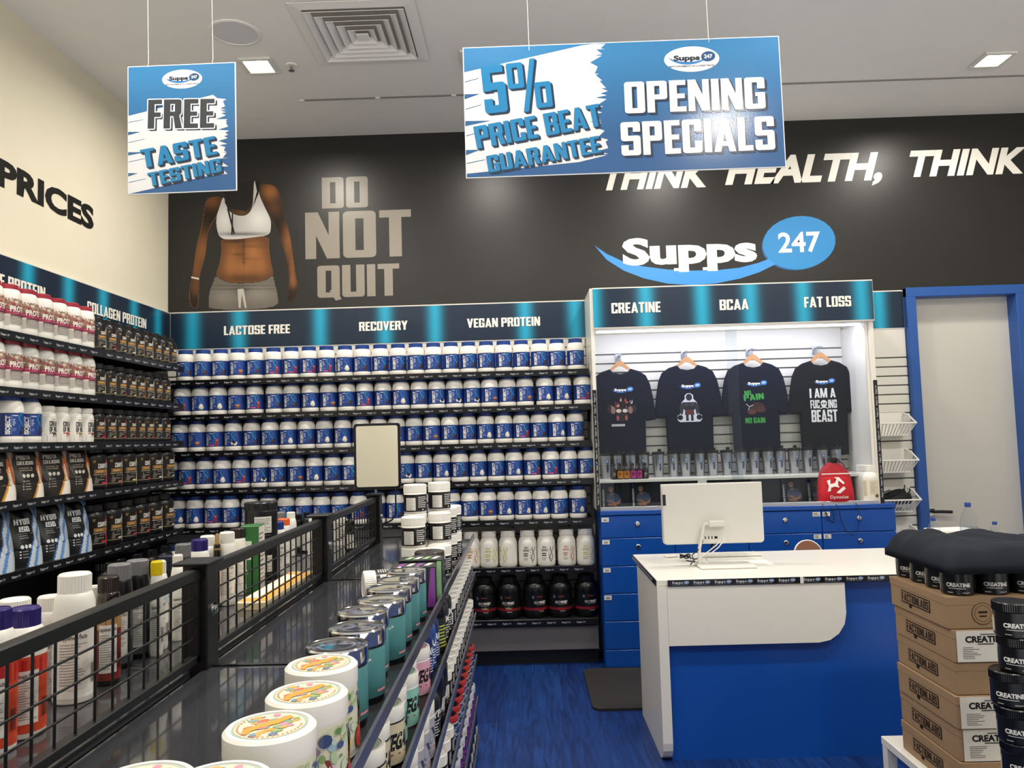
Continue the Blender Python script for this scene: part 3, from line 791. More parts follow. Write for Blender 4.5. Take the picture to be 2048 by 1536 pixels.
rowx = [
    [372] + [340 + x / 4 for x in (255, 395, 540, 683, 828, 970, 1113, 1255, 1400, 1540, 1682, 1825, 1968)] + [780 + x / 4 for x in (347, 487, 628, 770, 910, 1050, 1195, 1335, 1485)],
    [340 + x / 4 for x in (105, 245, 390, 535, 680, 835, 975, 1125, 1270, 1418, 1560, 1705, 1850, 1995)] + [780 + x / 4 for x in (372, 512, 652, 795, 938, 1080, 1237, 1382, 1537)],
    [340 + x / 4 for x in (85, 215, 360, 510, 655, 805, 950, 1095, 1235, 1385, 1530, 1672, 1808, 1953)] + [780 + x / 4 for x in (335, 480, 622, 765, 910, 1050, 1192, 1335, 1480)],
    [340 + x / 4 for x in (0, 140, 283, 425, 573, 720, 862, 1010, 1158, 1305, 1438, 1590, 1742, 1888, 2030)] + [780 + x / 4 for x in (415, 560, 705, 850, 990, 1137, 1285, 1415, 1560)],
    [340 + x / 4 for x in (60, 195, 350, 490, 640, 785, 930, 1075, 1215, 1360, 1510, 1655, 1803, 1950)] + [780 + x / 4 for x in (348, 494, 640, 770, 917, 1063, 1208, 1353, 1503)]]
rowf = ['cccpcffffvccccccccccccc', 'fvvpfccvpcfcvckkkpcpvvf', 'cpfkccvcvvccvcpccvvfcvc', 'cfcvfkcpvccvckcvcvcvffcc', 'vvfccccvvcfccvvccpvvvcv']
rowy = [712, 780, 852, 925, 1002]
for i in range(5):
    xs = sorted(at(p, rowy[i] - .029 * (p - 1150), y=YB - .235).x for p in rowx[i])
    for k in range(1, len(xs)):
        if xs[k] - xs[k - 1] < 2 * IR + .0006: xs[k] = xs[k - 1] + 2 * IR + .0006
    for k, x in enumerate(xs):
        fl = rowf[i][k]
        thing('protein_tub', 'white tub with blue label and %s picture, %s from left on %s back shelf' % (pict[fl], ORD[k], names[i]), 'protein tub',
              (x, YB - .235 + random.uniform(-.008, .008), ZB[i]), random.uniform(-.2, .16), 'blue-labelled tubs on the back wall', ISO[fl])

# --- white whey bottles with pale labels (sixth shelf)
def ripped(col, vis):
    r = .062
    body = B().lathe([(0, 0), (r * .86, 0), (r * .97, .006), (r, .016), (r, .155), (r * .96, .172), (r * .82, .192), (r * .74, .2), (r * .74, .206)], WHITE_P, 28)
    lid = ribbed(B(), r * .77, .204, .243, WHITE_P, 40)
    l = B(); band(l, r, .028, .15, '#EFECE2')
    f = wrap(r, .0011)
    l.text('ISO-', 'block' if False else 'bold', -.022, .008, .124, .013, f, PRINT, col); l.text('RIPPED', 'bold', -.03, .012, .104, .014, f, PRINT, col)
    l.lines(-.028, .01, .07, .096, 2, f, PRINT, col, .5, 3); l.lines(-.028, .008, .044, .064, 3, f, PRINT, '#8E8A7E', .35, 3)
    for k in range(12):
        t = k / 12
        for ph in (0, PI):
            a = lambda s: (.033 + .012 * math.sin(s * 5 + ph) + .010 * s, .034 + .1 * s)
            p, q = a(t), a(t + 1 / 12)
            l.add([f(p[0] - .002, p[1]), f(p[0] + .002, p[1]), f(q[0] + .002, q[1]), f(q[0] - .002, q[1])], [(0, 1, 2, 3)], PRINT, vis)
        p = a(t); q = (.066 + .020 * t - p[0], p[1]); l.add([f(p[0], p[1]), f(q[0], q[1]), f(q[0], q[1] + .0018), f(p[0], p[1] + .0018)], [(0, 1, 2, 3)], PRINT, vis)
    for k in range(4): l.ellipse(.02, .06 + k * .018, .003, .003, f, PRINT, col, 8)
    return [('body', body.mesh('b')), ('lid', lid.mesh('l')), ('label', l.mesh('lb'))]
RIP = {'o': ripped('#C07A4A', '#C9793F'), 'y': ripped('#C3C05C', '#C9C463'), 'b': ripped('#2B2320', '#3A211C')}
for k, (px, kd, rz) in enumerate(((942, 'o', .1), (978, 'y', .1), (1016, 'y', -.95), (1055, 'b', 0), (1092, 'b', -.05), (1133, 'o', .05), (1171, 'y', .1))):
    x = at(px, 1092, y=YB - .235).x
    thing('whey_bottle', 'white whey bottle with %s print, %s from the left on the sixth back shelf' % ({'o': 'orange', 'y': 'lime yellow', 'b': 'dark brown'}[kd], ORD[k]), 'protein tub', (x, YB - .235, ZB[5]), rz, 'white whey bottles with spiral print', RIP[kd])

# --- big black whey tubs (lowest shelf)
def isowhey(sp):
    r = .084
    body = B().lathe(tub_body(r, .232, .052, .172, .02, .001), BLACK_P, 32)
    lid = ribbed(B(), .053, .228, .27, BLACK_P, 36)
    l = B(); band(l, r - .001, .03, .165, '#101012'); band(l, r - .001, .052, .07, '#7E1F2C', off=.0009)
    f = wrap(r, .0008)
    l.text('ISO', 'plain', -.036, -.004, .096, .017, f, PRINT, '#E9E6E0'); l.text('WHEY', 'heavy', -.002, .048, .096, .017, f, PRINT, '#F2EFE9')
    l.rect(-.014, .024, .139, .143, f, PRINT, '#B9403F', 3); l.rect(-.05, -.036, .13, .148, f, PRINT, '#5B6674', 2); l.lines(-.02, .045, .087, .092, 1, f, PRINT, '#9A9A9A', .5, 4)
    for k in range(9):
        a = -.8 + k * .2; x0 = .008 + .012 * math.sin(a * 2)
        l.add([f(x0 - .002, .066), f(x0 + .002, .066), f(.008 + .03 * math.sin(a * 1.4), .072 + .016 * math.cos(a * 3) ** 2)], [(0, 1, 2)], PRINT, sp)
    for k in range(4): l.ellipse(-.012 + k * .014, .058, .0045, .0055, wrap(r, .0014), PRINT, '#C8322F', 8)
    l.rect(-.005, .03, .044, .048, f, PRINT, '#B9B4AC', 3)
    return [('body', body.mesh('b')), ('lid', lid.mesh('l')), ('label', l.mesh('lb'))]
WH = {'v': isowhey('#D9D29C'), 'c': isowhey('#5A2A26')}
for k, (px, kd, rz) in enumerate(((969, 'v', -.02), (1018, 'v', -.12), (1070, 'c', .35), (1120, 'c', .0), (1173, 'c', .22))):
    x = at(px, 1190, y=YB - .23).x
    thing('whey_tub', 'big black whey tub with %s splash, %s from the left on the lowest back shelf' % ({'v': 'cream', 'c': 'brown'}[kd], ORD[k]), 'protein tub', (x, YB - .23, ZB[6]), rz, 'big black whey tubs', WH[kd])
x = at(926, 1190, y=YB - .25).x; r = .046
l = B(); band(l, r, .03, .17, '#1C3550'); f = wrap(r, .0008)
l.text('LITE', 'heavy', -.018, .026, .098, .024, f, PRINT, '#E9EDF0'); l.lines(-.012, .018, .138, .15, 1, f, PRINT, '#C9D2DA', .6, 2); l.lines(-.015, .02, .076, .09, 1, f, PRINT, '#C9D2DA', .6, 2)
thing('supplement_bottle', 'slim navy bottle with silver rim beside the big black whey tubs', 'protein tub', (x, YB - .25, ZB[6]), .25, None, [
    ('body', B().lathe(tub_body(r, .205, .03, .178), mat('navy_plastic', '#14283F', .35, bump=.02), 24)), ('lid', ribbed(B(), .032, .203, .228, GREY_P, 24)), ('label', l)])

# ================================================================ goods by the cream wall (they face the aisle, +x)
LX = XL + .29
def yat(px, py, x=LX): return at(px, py, x=x).y
AIS = PI / 2
# --- white tubs with red lids and a fruit label
def fruit_tub():
    r = .058
    body = B().lathe(tub_body(r, .2, .044, .158, .01, .0008), WHITE_P, 28)
    lid = B().lathe(cap_prof(.046, .198, .222), mat('printed_lid', attr=True, rough=.35), 28, col='#A32B3C')
    for k in range(5): lid.ellipse(.022 * math.cos(k * 1.3), .022 * math.sin(k * 1.3), .012, .009, lambda u, v: (u, v, .2224 + k * .0001), MATS['printed_lid'], ('#C94A44', '#E2B49A', '#8E2438', '#D3685C', '#7B9A52')[k], 10)
    l = B(); band(l, r - .0008, .03, .158, '#E9E5DC'); band(l, r - .0008, .108, .157, '#A58F7C', off=.0008)
    band(l, r - .0008, .086, .11, '#9E3350', off=.0009)
    f = wrap(r, .0007); g = wrap(r, .001); h = wrap(r, .0014)
    rnd = random.Random(3)
    for k in range(46):
        l.ellipse(rnd.uniform(-.17, .17), rnd.uniform(.112, .152), rnd.uniform(.005, .011), rnd.uniform(.004, .007), f, PRINT, rnd.choice(['#C9B59E', '#8C3B43', '#B5534F', '#6E7C4E', '#D8C9B4', '#94776A', '#A9506A']), 8)
    for k in range(30): l.ellipse(rnd.uniform(-.17, .17), rnd.uniform(.088, .106), .007, .003, g, PRINT, rnd.choice(['#B8476A', '#8C2646', '#C2607E']), 8)
    l.text('PROTEIN', 'bold', -.042, .056, .098, .026, h, PRINT, '#F6F2EA')
    l.rect(-.04, .05, .079, .085, h, PRINT, '#5D2A35', 6); l.lines(-.04, .05, .04, .077, 6, h, PRINT, '#6B5554', .4, 4)
    for k in range(8): l.add([f(-.075 + k * .004, .035), f(-.073 + k * .004, .035), f(-.06 + k * .004, .08), f(-.062 + k * .004, .08)], [(0, 1, 2, 3)], PRINT, '#A9A49C')
    return [('body', body.mesh('b')), ('lid', lid.mesh('l')), ('label', l.mesh('lb'))]
FRU = fruit_tub()
def chain(ys, gap):
    ys = sorted(ys)
    for k in range(1, len(ys)): ys[k] = max(ys[k], ys[k - 1] + gap)
    return ys
for i, pts in ((0, [(-24, 635), (2, 640), (32, 640), (72, 650), (104, 660), (136, 665), (164, 672)]), (1, [(-18, 735), (15, 740), (42, 742), (85, 750), (118, 757), (150, 762), (180, 768)])):
    ys = [3.945 + .012 * i - .1175 * (len(pts) - 1 - k) for k in range(len(pts))]
    for k, y in enumerate(ys):
        thing('protein_tub', 'white tub with red lid and pink label, %s from camera on the %s side shelf' % (ORD[k], names[i]), 'protein tub', (LX - .004, y, ZL[i]), AIS + random.uniform(-.12, .12), 'pink fruit protein tubs', FRU)
# --- two blue-labelled tubs and white rice bottles
for k, y in enumerate((3.375, 3.503)):
    t = thing('protein_tub', 'white tub with blue label on the side shelf, %s the white cereal bottles' % ('second before', 'right beside')[k], 'protein tub', (LX, y, ZL[2]), AIS - .55, 'blue tubs on the side shelf', ISO['c'])
def rice(col):
    r = .052
    body = B().lathe([(0, 0), (r * .9, 0), (r, .006), (r, .125), (r * .97, .14), (r * .85, .152), (r * .82, .155)], WHITE_P, 24)
    lid = ribbed(B(), r * .86, .154, .178, WHITE_P, 36)
    l = B(); band(l, r, .012, .13, '#EBE8E1'); f = wrap(r, .0009); g = wrap(r, .0013)
    l.poly([(-.085, .012), (-.03, .012), (-.032, .04), (-.05, .062), (-.085, .07)], f, PRINT, col, tess=True)
    l.text('CREAM', 'block', -.022, .034, .082, .024, f, PRINT, '#201D1C'); l.text('OF RICE', 'block', -.022, .034, .056, .023, f, PRINT, '#201D1C')
    l.lines(-.012, .03, .112, .118, 1, f, PRINT, '#B98A4E', .6, 2); l.rect(-.02, .028, .046, .053, f, PRINT, col, 3)
    l.poly([(.0, .016), (.026, .016), (.032, .038), (-.006, .038)], f, PRINT, '#D6D1C6', tess=True); l.ellipse(.013, .04, .017, .008, g, PRINT, col, 12)
    return [('body', body.mesh('b')), ('lid', lid.mesh('l')), ('label', l.mesh('lb'))]
for k, (px, c, n) in enumerate(((84, '#4A2A24', 'brown'), (114, '#C23A35', 'red'), (141, '#A3834A', 'tan'), (167, '#8E3A38', 'maroon'))):
    thing('cereal_bottle', 'white cream of rice bottle with a %s corner panel on the side shelf' % n, 'bottle', (LX, 3.628 + k * .108, ZL[2]), AIS - .1, 'white cream of rice bottles', rice(c))
# --- pouches
def pouch(kind):
    W, Hh = .105, .27 if kind != 'o' else .235
    nx, nz = 40, 52
    def bulge(u, v): return (.045 * (1 - v) ** .6 * (1 - abs(u) ** 2.6) + .012 * (1 - u * u)) * (1 if v < .92 else max(0.1, (1 - v) / .08 * .9 + .1)) + .002
    def wd(v): return W * (1 - .10 * v + .04 * math.sin(v * 9)) * (1 if kind == 'o' else 1)
    lean = lambda v: .028 * v * v * (1 if kind != 'o' else .6)
    def front(u, v, off=0): return (u * wd(v), -bulge(u, v) - off + lean(v) + .004 * math.sin(u * 7 + v * 11) * (v > .3), v * Hh)
    main = {'o': '#1B1714', 'b': '#101215'}[kind]
    def colour(u, v):
        e = .1 + .62 * v ** .8 if kind == 'o' else -.55 + 1.55 * v ** .7
        if kind == 'o':
            edge = -.32 + .55 * math.sin(v * 2.4)
            if v > .72: edge = .23 + (v - .72) * 1.2 - .55 * (v - .72)
            d = u - edge
            if d < 0: return main
            if d < .12: return '#C98A2E' if v < .6 else '#C9702F'
            if abs(u - (1.05 - .9 * v)) < .11: return '#C9602A'
            if u > .86: return '#B5502A'
            return '#E8E2D8'
        edge = -.55 + 1.0 * v if v < .55 else .0 + (v - .55) * .9
        d = u - edge
        if d < 0: return main
        if d < .08: return '#2E5C94'
        if abs(d - .42) < .1: return '#5C8CC4'
        if u > .84: return '#6E9BCB'
        return '#BFC9D3'
    b = B()
    vs = [front(-1 + 2 * i / nx, j / nz) for j in range(nz + 1) for i in range(nx + 1)]
    for j in range(nz):
        for i in range(nx):
            a = j * (nx + 1) + i
            q = [vs[a], vs[a + 1], vs[a + nx + 2], vs[a + nx + 1]]
            b.add(q, [(0, 1, 2, 3)], PRINT, colour(-1 + 2 * (i + .5) / nx, (j + .5) / nz), False)
    bk = [(-1 + 2 * i / 10, j / 12) for j in range(13) for i in range(11)]
    bv = [(u * wd(v), lean(v) + .018 * (1 - v) * (1 - u * u), v * Hh) for u, v in bk]
    b.add(bv, [(j * 11 + i, (j + 1) * 11 + i, (j + 1) * 11 + i + 1, j * 11 + i + 1) for j in range(12) for i in range(10)], PRINT, main, True)
    b.add([front(-1 + 2 * i / 10, 0) for i in range(11)] + [bv[i] for i in range(11)], [(i, 11 + i, 12 + i, i + 1) for i in range(10)], PRINT, main)
    for sx, i0 in ((-1, 0), (1, 10)):
        e1 = [front(sx, j / 12) for j in range(13)]; e2 = [bv[j * 11 + i0] for j in range(13)]
        b.add(e1 + e2, [(j, j + 1, 14 + j, 13 + j) for j in range(12)], PRINT, main)
    g = B(); f = lambda u, v: front(u / W, v / Hh, .0022)
    if kind == 'o':
        g.text('PROTEIN', 'block', -.085, -.01, .178, .02, f, PRINT, '#E9E4DA'); g.text('DELICIOUS', 'block', -.085, .005, .155, .017, f, PRINT, '#E9E4DA')
        g.lines(-.08, -.02, .125, .145, 2, f, PRINT, '#A59884', .4, 2)
        for k in range(3): g.ellipse(-.065 + k * .02, .105, .008, .009, f, PRINT, '#E4DED2', 10)
        for k in range(4): g.ellipse(-.07, .045 + k * .012, .003, .003, f, PRINT, '#D8D2C6', 6); g.rect(-.063, -.04, .0435 + k * .012, .0465 + k * .012, f, PRINT, '#B5AEA2')
    else:
        g.text('HYDRO', 'block', -.085, .0, .19, .026, f, PRINT, '#EEF0F0'); g.text('ISO', 'block', -.07, -.025, .158, .024, f, PRINT, '#EEF0F0')
        g.rect(-.08, .02, .149, .1505, f, PRINT, '#9AA0A6', 3); g.lines(-.075, -.02, .125, .145, 2, f, PRINT, '#9AA0A6', .35, 2)
        for k in range(3): g.ellipse(-.07 + k * .02, .092, .008, .009, f, PRINT, '#E9ECEE', 10)
        for k in range(3): g.ellipse(-.075, .045 + k * .013, .0035, .0035, f, PRINT, '#E4E7E9', 6); g.rect(-.067, -.045, .0435 + k * .013, .0465 + k * .013, f, PRINT, '#9AA0A6')
    seal = B(); n = 20
    sv = [(-1 + 2 * i / n) * wd(1) for i in range(n + 1)]
    y0 = front(0, 1)[1]
    seal.add([(x, front(x / wd(1), 1)[1] - .001 + .004 * math.sin(x * 60), Hh - .001 + dz) for dz in (0, .016) for x in sv], [(i, i + 1, n + 2 + i, n + 1 + i) for i in range(n)], PRINT, '#2A2522' if kind == 'o' else '#B9C2CC')
    seal.add([(x, front(x / wd(1), 1)[1] + .0015 + .004 * math.sin(x * 60), Hh - .001 + dz) for dz in (0, .016) for x in sv], [(i, n + 1 + i, n + 2 + i, i + 1) for i in range(n)], PRINT, '#2A2522' if kind == 'o' else '#B9C2CC')
    return [('bag', b.mesh('pouch_bag')), ('label', g.mesh('pouch_label')), ('top_seal', seal.mesh('pouch_seal'))]
PO, PB = pouch('o'), pouch('b')
for i, pts, kd, nm in ((3, [(8, 950), (48, 950), (105, 950), (155, 950)], PO, 'black and orange'), (4, [(5, 1080), (45, 1080), (105, 1070), (158, 1060)], PB, 'black and pale blue')):
    for k, y in enumerate(chain([yat(*p) - .02 for p in pts], .205)):
        thing('protein_pouch', '%s protein pouch, %s from the camera on the %s side shelf' % (nm, ORD[k], names[i]), 'pouch', (LX - .02, y, ZL[i]), AIS - .12 + (.1 * (k % 2)), nm + ' pouches', kd)
# --- black and gold tubs
def gold_tub(r, h, acc):
    z1 = h * .72
    body = B().lathe(tub_body(r, h * .86, r * .68, z1, .01, .0006), BLACK_P, 28)
    lid = ribbed(B(), r * .71, h * .85, h, BLACK_P, 36)
    l = B(); q = r - .0004; band(l, q, h * .09, z1 * .985, '#15120F'); f = wrap(q, .0009); g = wrap(q, .0013); k = r / .058
    band(l, q, h * .13, h * .137, '#C9B98E', off=.0009)
    H = h
    l.poly([(-.005 * k, H * .71), (.028 * k, H * .71), (.03 * k, H * .56), (.018 * k, H * .6)], f, PRINT, acc, tess=True)
    l.text('W', 'tiny', -.04 * k, -.028 * k, H * .62, .012 * k, f, PRINT, '#B9955A')
    l.text('COMPLETE', 'block', -.02 * k, .034 * k, H * .5, .018 * k, g, PRINT, '#CFCBC4')
    l.rect(-.034 * k, .036 * k, H * .385, H * .475, f, PRINT, '#8F6A3E', 5); l.lines(-.026 * k, .026 * k, H * .4, H * .46, 1, g, PRINT, '#B58C55', .7, 3)
    l.rect(-.036 * k, .04 * k, H * .355, H * .365, f, PRINT, '#D8CDB4', 5)
    l.poly([(-.034 * k, H * .16), (-.02 * k, H * .16), (-.006 * k, H * .33), (-.028 * k, H * .33)], f, PRINT, '#5E5A54', tess=True)
    l.rect(-.012 * k, .02 * k, H * .3, H * .33, f, PRINT, '#6E6A63', 2); l.rect(-.016 * k, .01 * k, H * .23, H * .26, f, PRINT, '#6E6A63', 2)
    l.ellipse(.03 * k, H * .22, .009 * k, .03 * k, f, PRINT, acc, 10); l.rect(-.004 * k, .036 * k, H * .15, H * .185, g, PRINT, acc, 3)
    return [('body', body.mesh('b')), ('lid', lid.mesh('l')), ('label', l.mesh('lb'))]
ACC = {'r': ('#C23A4C', 'red'), 'y': ('#D8C27E', 'cream yellow'), 'w': ('#D4CEC2', 'white'), 'o': ('#B0754A', 'copper'), 'b': ('#4F93B5', 'blue')}
GS = {k: gold_tub(.052, .185, v[0]) for k, v in ACC.items()}
GL = {k: gold_tub(.079, .232, v[0]) for k, v in ACC.items()}
rowsb = [(0, [(x / 4, 670 + .25 * (x - 740) / 4) for x in (740, 830, 910, 985, 1080, 1170, 1260, 1340, 1420)], 'wrywowwro', GS, .1055),
         (1, [(x / 4, 770) for x in (820, 920, 1020, 1115, 1205, 1280, 1355, 1435)], 'ywryowro', GS, .1085),
         (2, [(x / 4, 850) for x in (780, 885, 980, 1060, 1160, 1250, 1320, 1395)], 'ryrrorbr', GS, .1085),
         (3, [(x / 4, 940) for x in (800, 930, 1055, 1160, 1265, 1370)], 'royrww', GL, .159),
         (4, [(x / 4, 1050) for x in (780, 900, 1030, 1150, 1260, 1360)], 'rwrrww', GL, .159)]
for i, pts, acc, G, gap in rowsb:
    x = XL + .004 + LD - .012 - (.052 if G is GS else .079)
    y0_ = 4.062 if G is GS else 4.075
    ys = [y0_ + gap * k for k in range(len(pts))]
    for k, y in enumerate(ys):
        thing('protein_tub', 'black tub with gold label and %s accent, %s along the %s side shelf' % (ACC[acc[k]][1], ORD[k], names[i]), 'protein tub', (x, y, ZL[i]), AIS - random.uniform(.05, .25), 'black and gold tubs by the cream wall', G[acc[k]])
DK = [('body', B().lathe(tub_body(.075, .175, .05, .14), BLACK_P, 24).mesh('b')), ('lid', ribbed(B(), .056, .173, .212, BLACK_P, 32).mesh('l'))]
for k, (px, py) in enumerate(((130, 540), (250, 500), (430, 450), (580, 410), (715, 370))):
    y = at(180 + px / 5.12, 1020 + py / 5.12, x=LX).y
    thing('supplement_tub', 'plain black tub with black lid, %s along the lowest side shelf' % ORD[k], 'protein tub', (LX, y, ZL[5]), 0, 'black tubs on the lowest side shelf', DK)
y = at(356, 1084, x=LX).y
thing('supplement_tub', 'white tub with navy lid at the far end of the lowest side shelf', 'protein tub', (LX, y - .1, ZL[5]), 0, None, [('body', B().lathe(tub_body(.06, .16, .045, .13), WHITE_P, 24)), ('lid', ribbed(B(), .05, .158, .19, mat('navy_lid', '#16254F', .35, bump=.02), 32))])

# ================================================================ gondola in the middle of the shop
DKZ, FX, GX0, GX1, GY1 = 1.06, -.735, -1.235, -.266, 3.83
GLOSS = mat('gloss_black_shelf', '#3A3B3F', .07, spec=.95, noise=.15, nscale=14)
gd = thing('display_gondola', 'black two-sided shop gondola with wire mesh divider and shiny black top', 'display shelving', (FX, 1.75, FZ))
def gpart(name, b, parent=gd, label=None):
    b.M = None
    for i, v in enumerate(b.v): b.v[i] = v - Vector((FX, 1.75, FZ))
    return part(name, b, parent, label)
bays = [(-.33, .72), (.72, 1.75), (1.75, 2.79), (2.79, 3.78)]
for k, (a, c) in enumerate(bays):
    up = .012 if k == 3 else 0
    c2 = c if k < 3 else GY1
    for x0, x1 in ((FX + .012, GX1), (GX0, FX - .012)):
        gpart('top_panel', B().box(x0, x1, a + .0015, c2 - .0015, DKZ - .016, DKZ, GLOSS, .002))
    fr = B(); z0, z1 = DKZ + .018, DKZ + .222
    fr.box(FX - .012, FX + .012, a + .03, c - .03, z1 - .026, z1, BLACK_S, .003)
    fr.box(FX - .010, FX + .010, a + .03, c - .03, z0, z0 + .018, BLACK_S, .002)
    for y0, y1 in ((a + .03, a + .048), (c - .048, c - .03)): fr.box(FX - .010, FX + .010, y0, y1, z0, z1, BLACK_S, .002)
    q = gpart('mesh_panel', fr)
    wi = B(); n = 17
    for i in range(1, n):
        y = a + .04 + (c - a - .08) * i / n
        wi.tube([(FX, y, z0 + .01), (FX, y, z1 - .01)], .0024, BLACK_S, 6)
    for i in range(1, 4): 
        z = z0 + .012 + (z1 - z0 - .03) * i / 4
        wi.tube([(FX + .004, a + .035, z), (FX + .004, c - .035, z)], .0022, BLACK_S, 6)
    gpart('wire_grid', wi, q)
    if k:
        gpart('seam_strip', B().box(FX + .012, GX1, a - .004, a + .004, DKZ, DKZ + .004, BLACK_P, .001))
for y in (.72, 1.75, 2.79, 3.79):
    p = B(); p.box(FX - .03, FX + .026, y - .032, y + .032, FZ, DKZ + .228, BLACK_S, .003); p.box(FX - .045, FX + .035, y - .05, y + .04, DKZ + .228, DKZ + .236, BLACK_S, .002)
    q = gpart('post', p)
    bo = B(); bo.M = Matrix.Translation((FX + .026, y, DKZ + .125)) @ Matrix.Rotation(PI / 2, 4, 'Y')
    bo.lathe([(.011, 0), (.011, .007), (.008, .009), (0, .009)], CHROME, 6); bo.lathe([(.015, 0), (.015, .002), (0, .002)], CHROME, 16)
    gpart('bolt', bo, q, 'chrome hexagon bolt')
gpart('core_board', B().box(FX - .012, FX + .012, -.33, GY1, FZ, DKZ - .017, BLACK_SH))
GZ = [DKZ, .872, .68, .48, .28, .10]
for z in GZ[1:]:
    gpart('shelf', B().box(FX + .013, GX1, -.33, GY1, z - .014, z, BLACK_SH, .002))
for z in GZ[1:3]: gpart('shelf', B().box(GX0, FX - .013, -.33, GY1, z - .014, z, BLACK_SH, .002))
for z in GZ: gpart('price_rail', B().box(GX1 + .0005, GX1 + .008, -.33, GY1, z - .004, z + .026, ACRYL, .002), gd, 'smoky clear price rail')
gpart('price_rail', B().box(GX0 - .008, GX0 - .0005, -.33, GY1, DKZ - .03, DKZ + .03, ACRYL, .002), gd, 'smoky clear price rail')
gpart('end_panel', B().box(GX0 + .1, GX1 - .06, GY1 + .001, GY1 + .02, FZ, DKZ - .03, BLACK_SH, .003))
gpart('plinth', B().box(GX0 + .05, GX1 - .03, -.33, GY1, FZ, FZ + .035, BLACK_SH))

# --- white jars with a fruit salad print, then teal jars with mirror lids
RX = -.33
def fruit_jar():
    r, h = .0565, .142
    body = B().lathe([(0, 0), (r * .9, 0), (r * .975, .004), (r * .975, .112), (r * .93, .114)], WHITE_P, 40)
    lid = B().lathe([(r * .97, .108), (r, .112), (r, h - .004), (r - .004, h), (r - .009, h), (r - .0095, h - .0015), (0, h - .0015)], WHITE_P, 44)
    d = B(); tp = lambda u, v: (u, v, h - .0011); t2 = lambda u, v: (u, v, h - .0008); t3 = lambda u, v: (u, v, h - .0005)
    rnd = random.Random(5)
    d.ellipse(0, 0, .046, .046, tp, PRINT, '#A9B7A8', 40); d.ellipse(0, 0, .0425, .0425, t2, PRINT, '#E4DEBF', 40)
    for k in range(44):
        a = rnd.uniform(0, 6.28); q = rnd.uniform(.006, .037)
        d.ellipse(q * math.cos(a), q * math.sin(a), rnd.uniform(.004, .009), rnd.uniform(.003, .006), t3, PRINT, rnd.choice(['#E79A3C', '#DFA54E', '#D8705E', '#D98FA2', '#8FAE6A', '#7FA7A0', '#6C7F9C']), 10)
    d.poly([(-.03, -.012), (-.012, -.004), (.01, .0), (.032, .012), (.03, .022), (.006, .014), (-.016, .008), (-.034, -.002)], lambda u, v: (u, v, h - .0003), PRINT, '#E8A03A', tess=True)
    for k in range(26):
        a = k / 26 * 4 + 2; d.ellipse(.039 * math.cos(a), .039 * math.sin(a), .0018, .0014, t3, PRINT, '#C9705E', 6)
    l = B(); q = r * .975; band(l, q, .008, .108, '#CFCDB8', seg=40); f = wrap(q, .0008); g = wrap(q, .0012); hh = wrap(q, .0016)
    for k in range(22):
        l.ellipse(rnd.uniform(-.17, .17), rnd.uniform(.07, .1), rnd.uniform(.005, .016), rnd.uniform(.003, .008), f, PRINT, rnd.choice(['#B9C7BE', '#D8D6C3', '#C3C9A8', '#AFC3C6']), 10)
    for k in range(9): l.ellipse(-.17 + k * .042, .018 + .01 * (k % 2), .026, .014, f, PRINT, ('#9DB4BE', '#B7C2A0', '#A8BCC4')[k % 3], 12)
    for k in range(60): l.ellipse(rnd.uniform(-.17, .17), rnd.uniform(.014, .1), rnd.uniform(.0015, .005), rnd.uniform(.0015, .004), g, PRINT, rnd.choice(['#6F8F55', '#8FA86A', '#52648C', '#B58A9A', '#D8B56A', '#C97A5A', '#DDD8C4']), 7)
    for k in range(42): l.ellipse(rnd.uniform(-.17, .17), rnd.uniform(.02, .1), rnd.uniform(.006, .015), rnd.uniform(.004, .009), f, PRINT, rnd.choice(['#A9BE9A', '#8FAEBC', '#C9B8C4', '#D9C79A', '#B9C9B4', '#9CB48A']), 11, rnd.uniform(0, 3))
    for c0 in (-.11, -.015, .08):
        l.poly([(c0 - .028, .012), (c0 + .026, .014), (c0 + .03, .055), (c0 - .018, .062)], g, PRINT, '#C9803C', tess=True)
        l.poly([(c0 - .02, .058), (c0 + .03, .052), (c0 + .026, .064), (c0 - .01, .072)], g, PRINT, '#8E3A34', tess=True)
        l.text('M', 'bold', c0 - .006, c0 + .012, .026, .018, hh, PRINT, '#E2B878')
        l.ellipse(c0 - .026, .03, .012, .016, hh, PRINT, '#B8432F', 12); l.ellipse(c0 + .036, .03, .008, .012, hh, PRINT, '#D8C95A', 12)
        l.ellipse(c0 + .0, .078, .014, .006, g, PRINT, '#7D5A86', 10); l.ellipse(c0 + .02, .09, .01, .009, hh, PRINT, '#34426E', 10)
        for k in range(7): l.ellipse(c0 + rnd.uniform(-.02, .05), rnd.uniform(.066, .1), rnd.uniform(.003, .007), rnd.uniform(.003, .006), hh, PRINT, rnd.choice(['#5E8247', '#4B6E3C', '#3F4F7C', '#7C9A5E']), 8)
    return [('body', body.mesh('b')), ('lid', lid.mesh('l'), [('lid_print', d.mesh('lp'))]), ('label', l.mesh('lb'))]
FJ = fruit_jar()
fj = []
for k, (px, py, zt) in enumerate(((280, 1562, .14), (437, 1562, .14), (540, 1450, .142), (614, 1384, .142), (643, 1326, .142))):
    p = at(px, py, z=DKZ + .142); fj.append(p)
lbf = ['white jar with fruit print lid at the near bottom edge, set behind the row', 'white jar with fruit print lid, mostly below the bottom edge of the photo', 'white fruit print jar, the largest in full view on the gondola top', 'white fruit print jar, middle of the three in full view', 'white fruit print jar standing next to the first teal jar']
for p, lb, rz in zip(fj, lbf, (.4, .2, .5, .6, .55)):
    thing('supplement_jar', lb, 'jar', (p.x, p.y, DKZ), rz, 'white jars with fruit print', FJ)
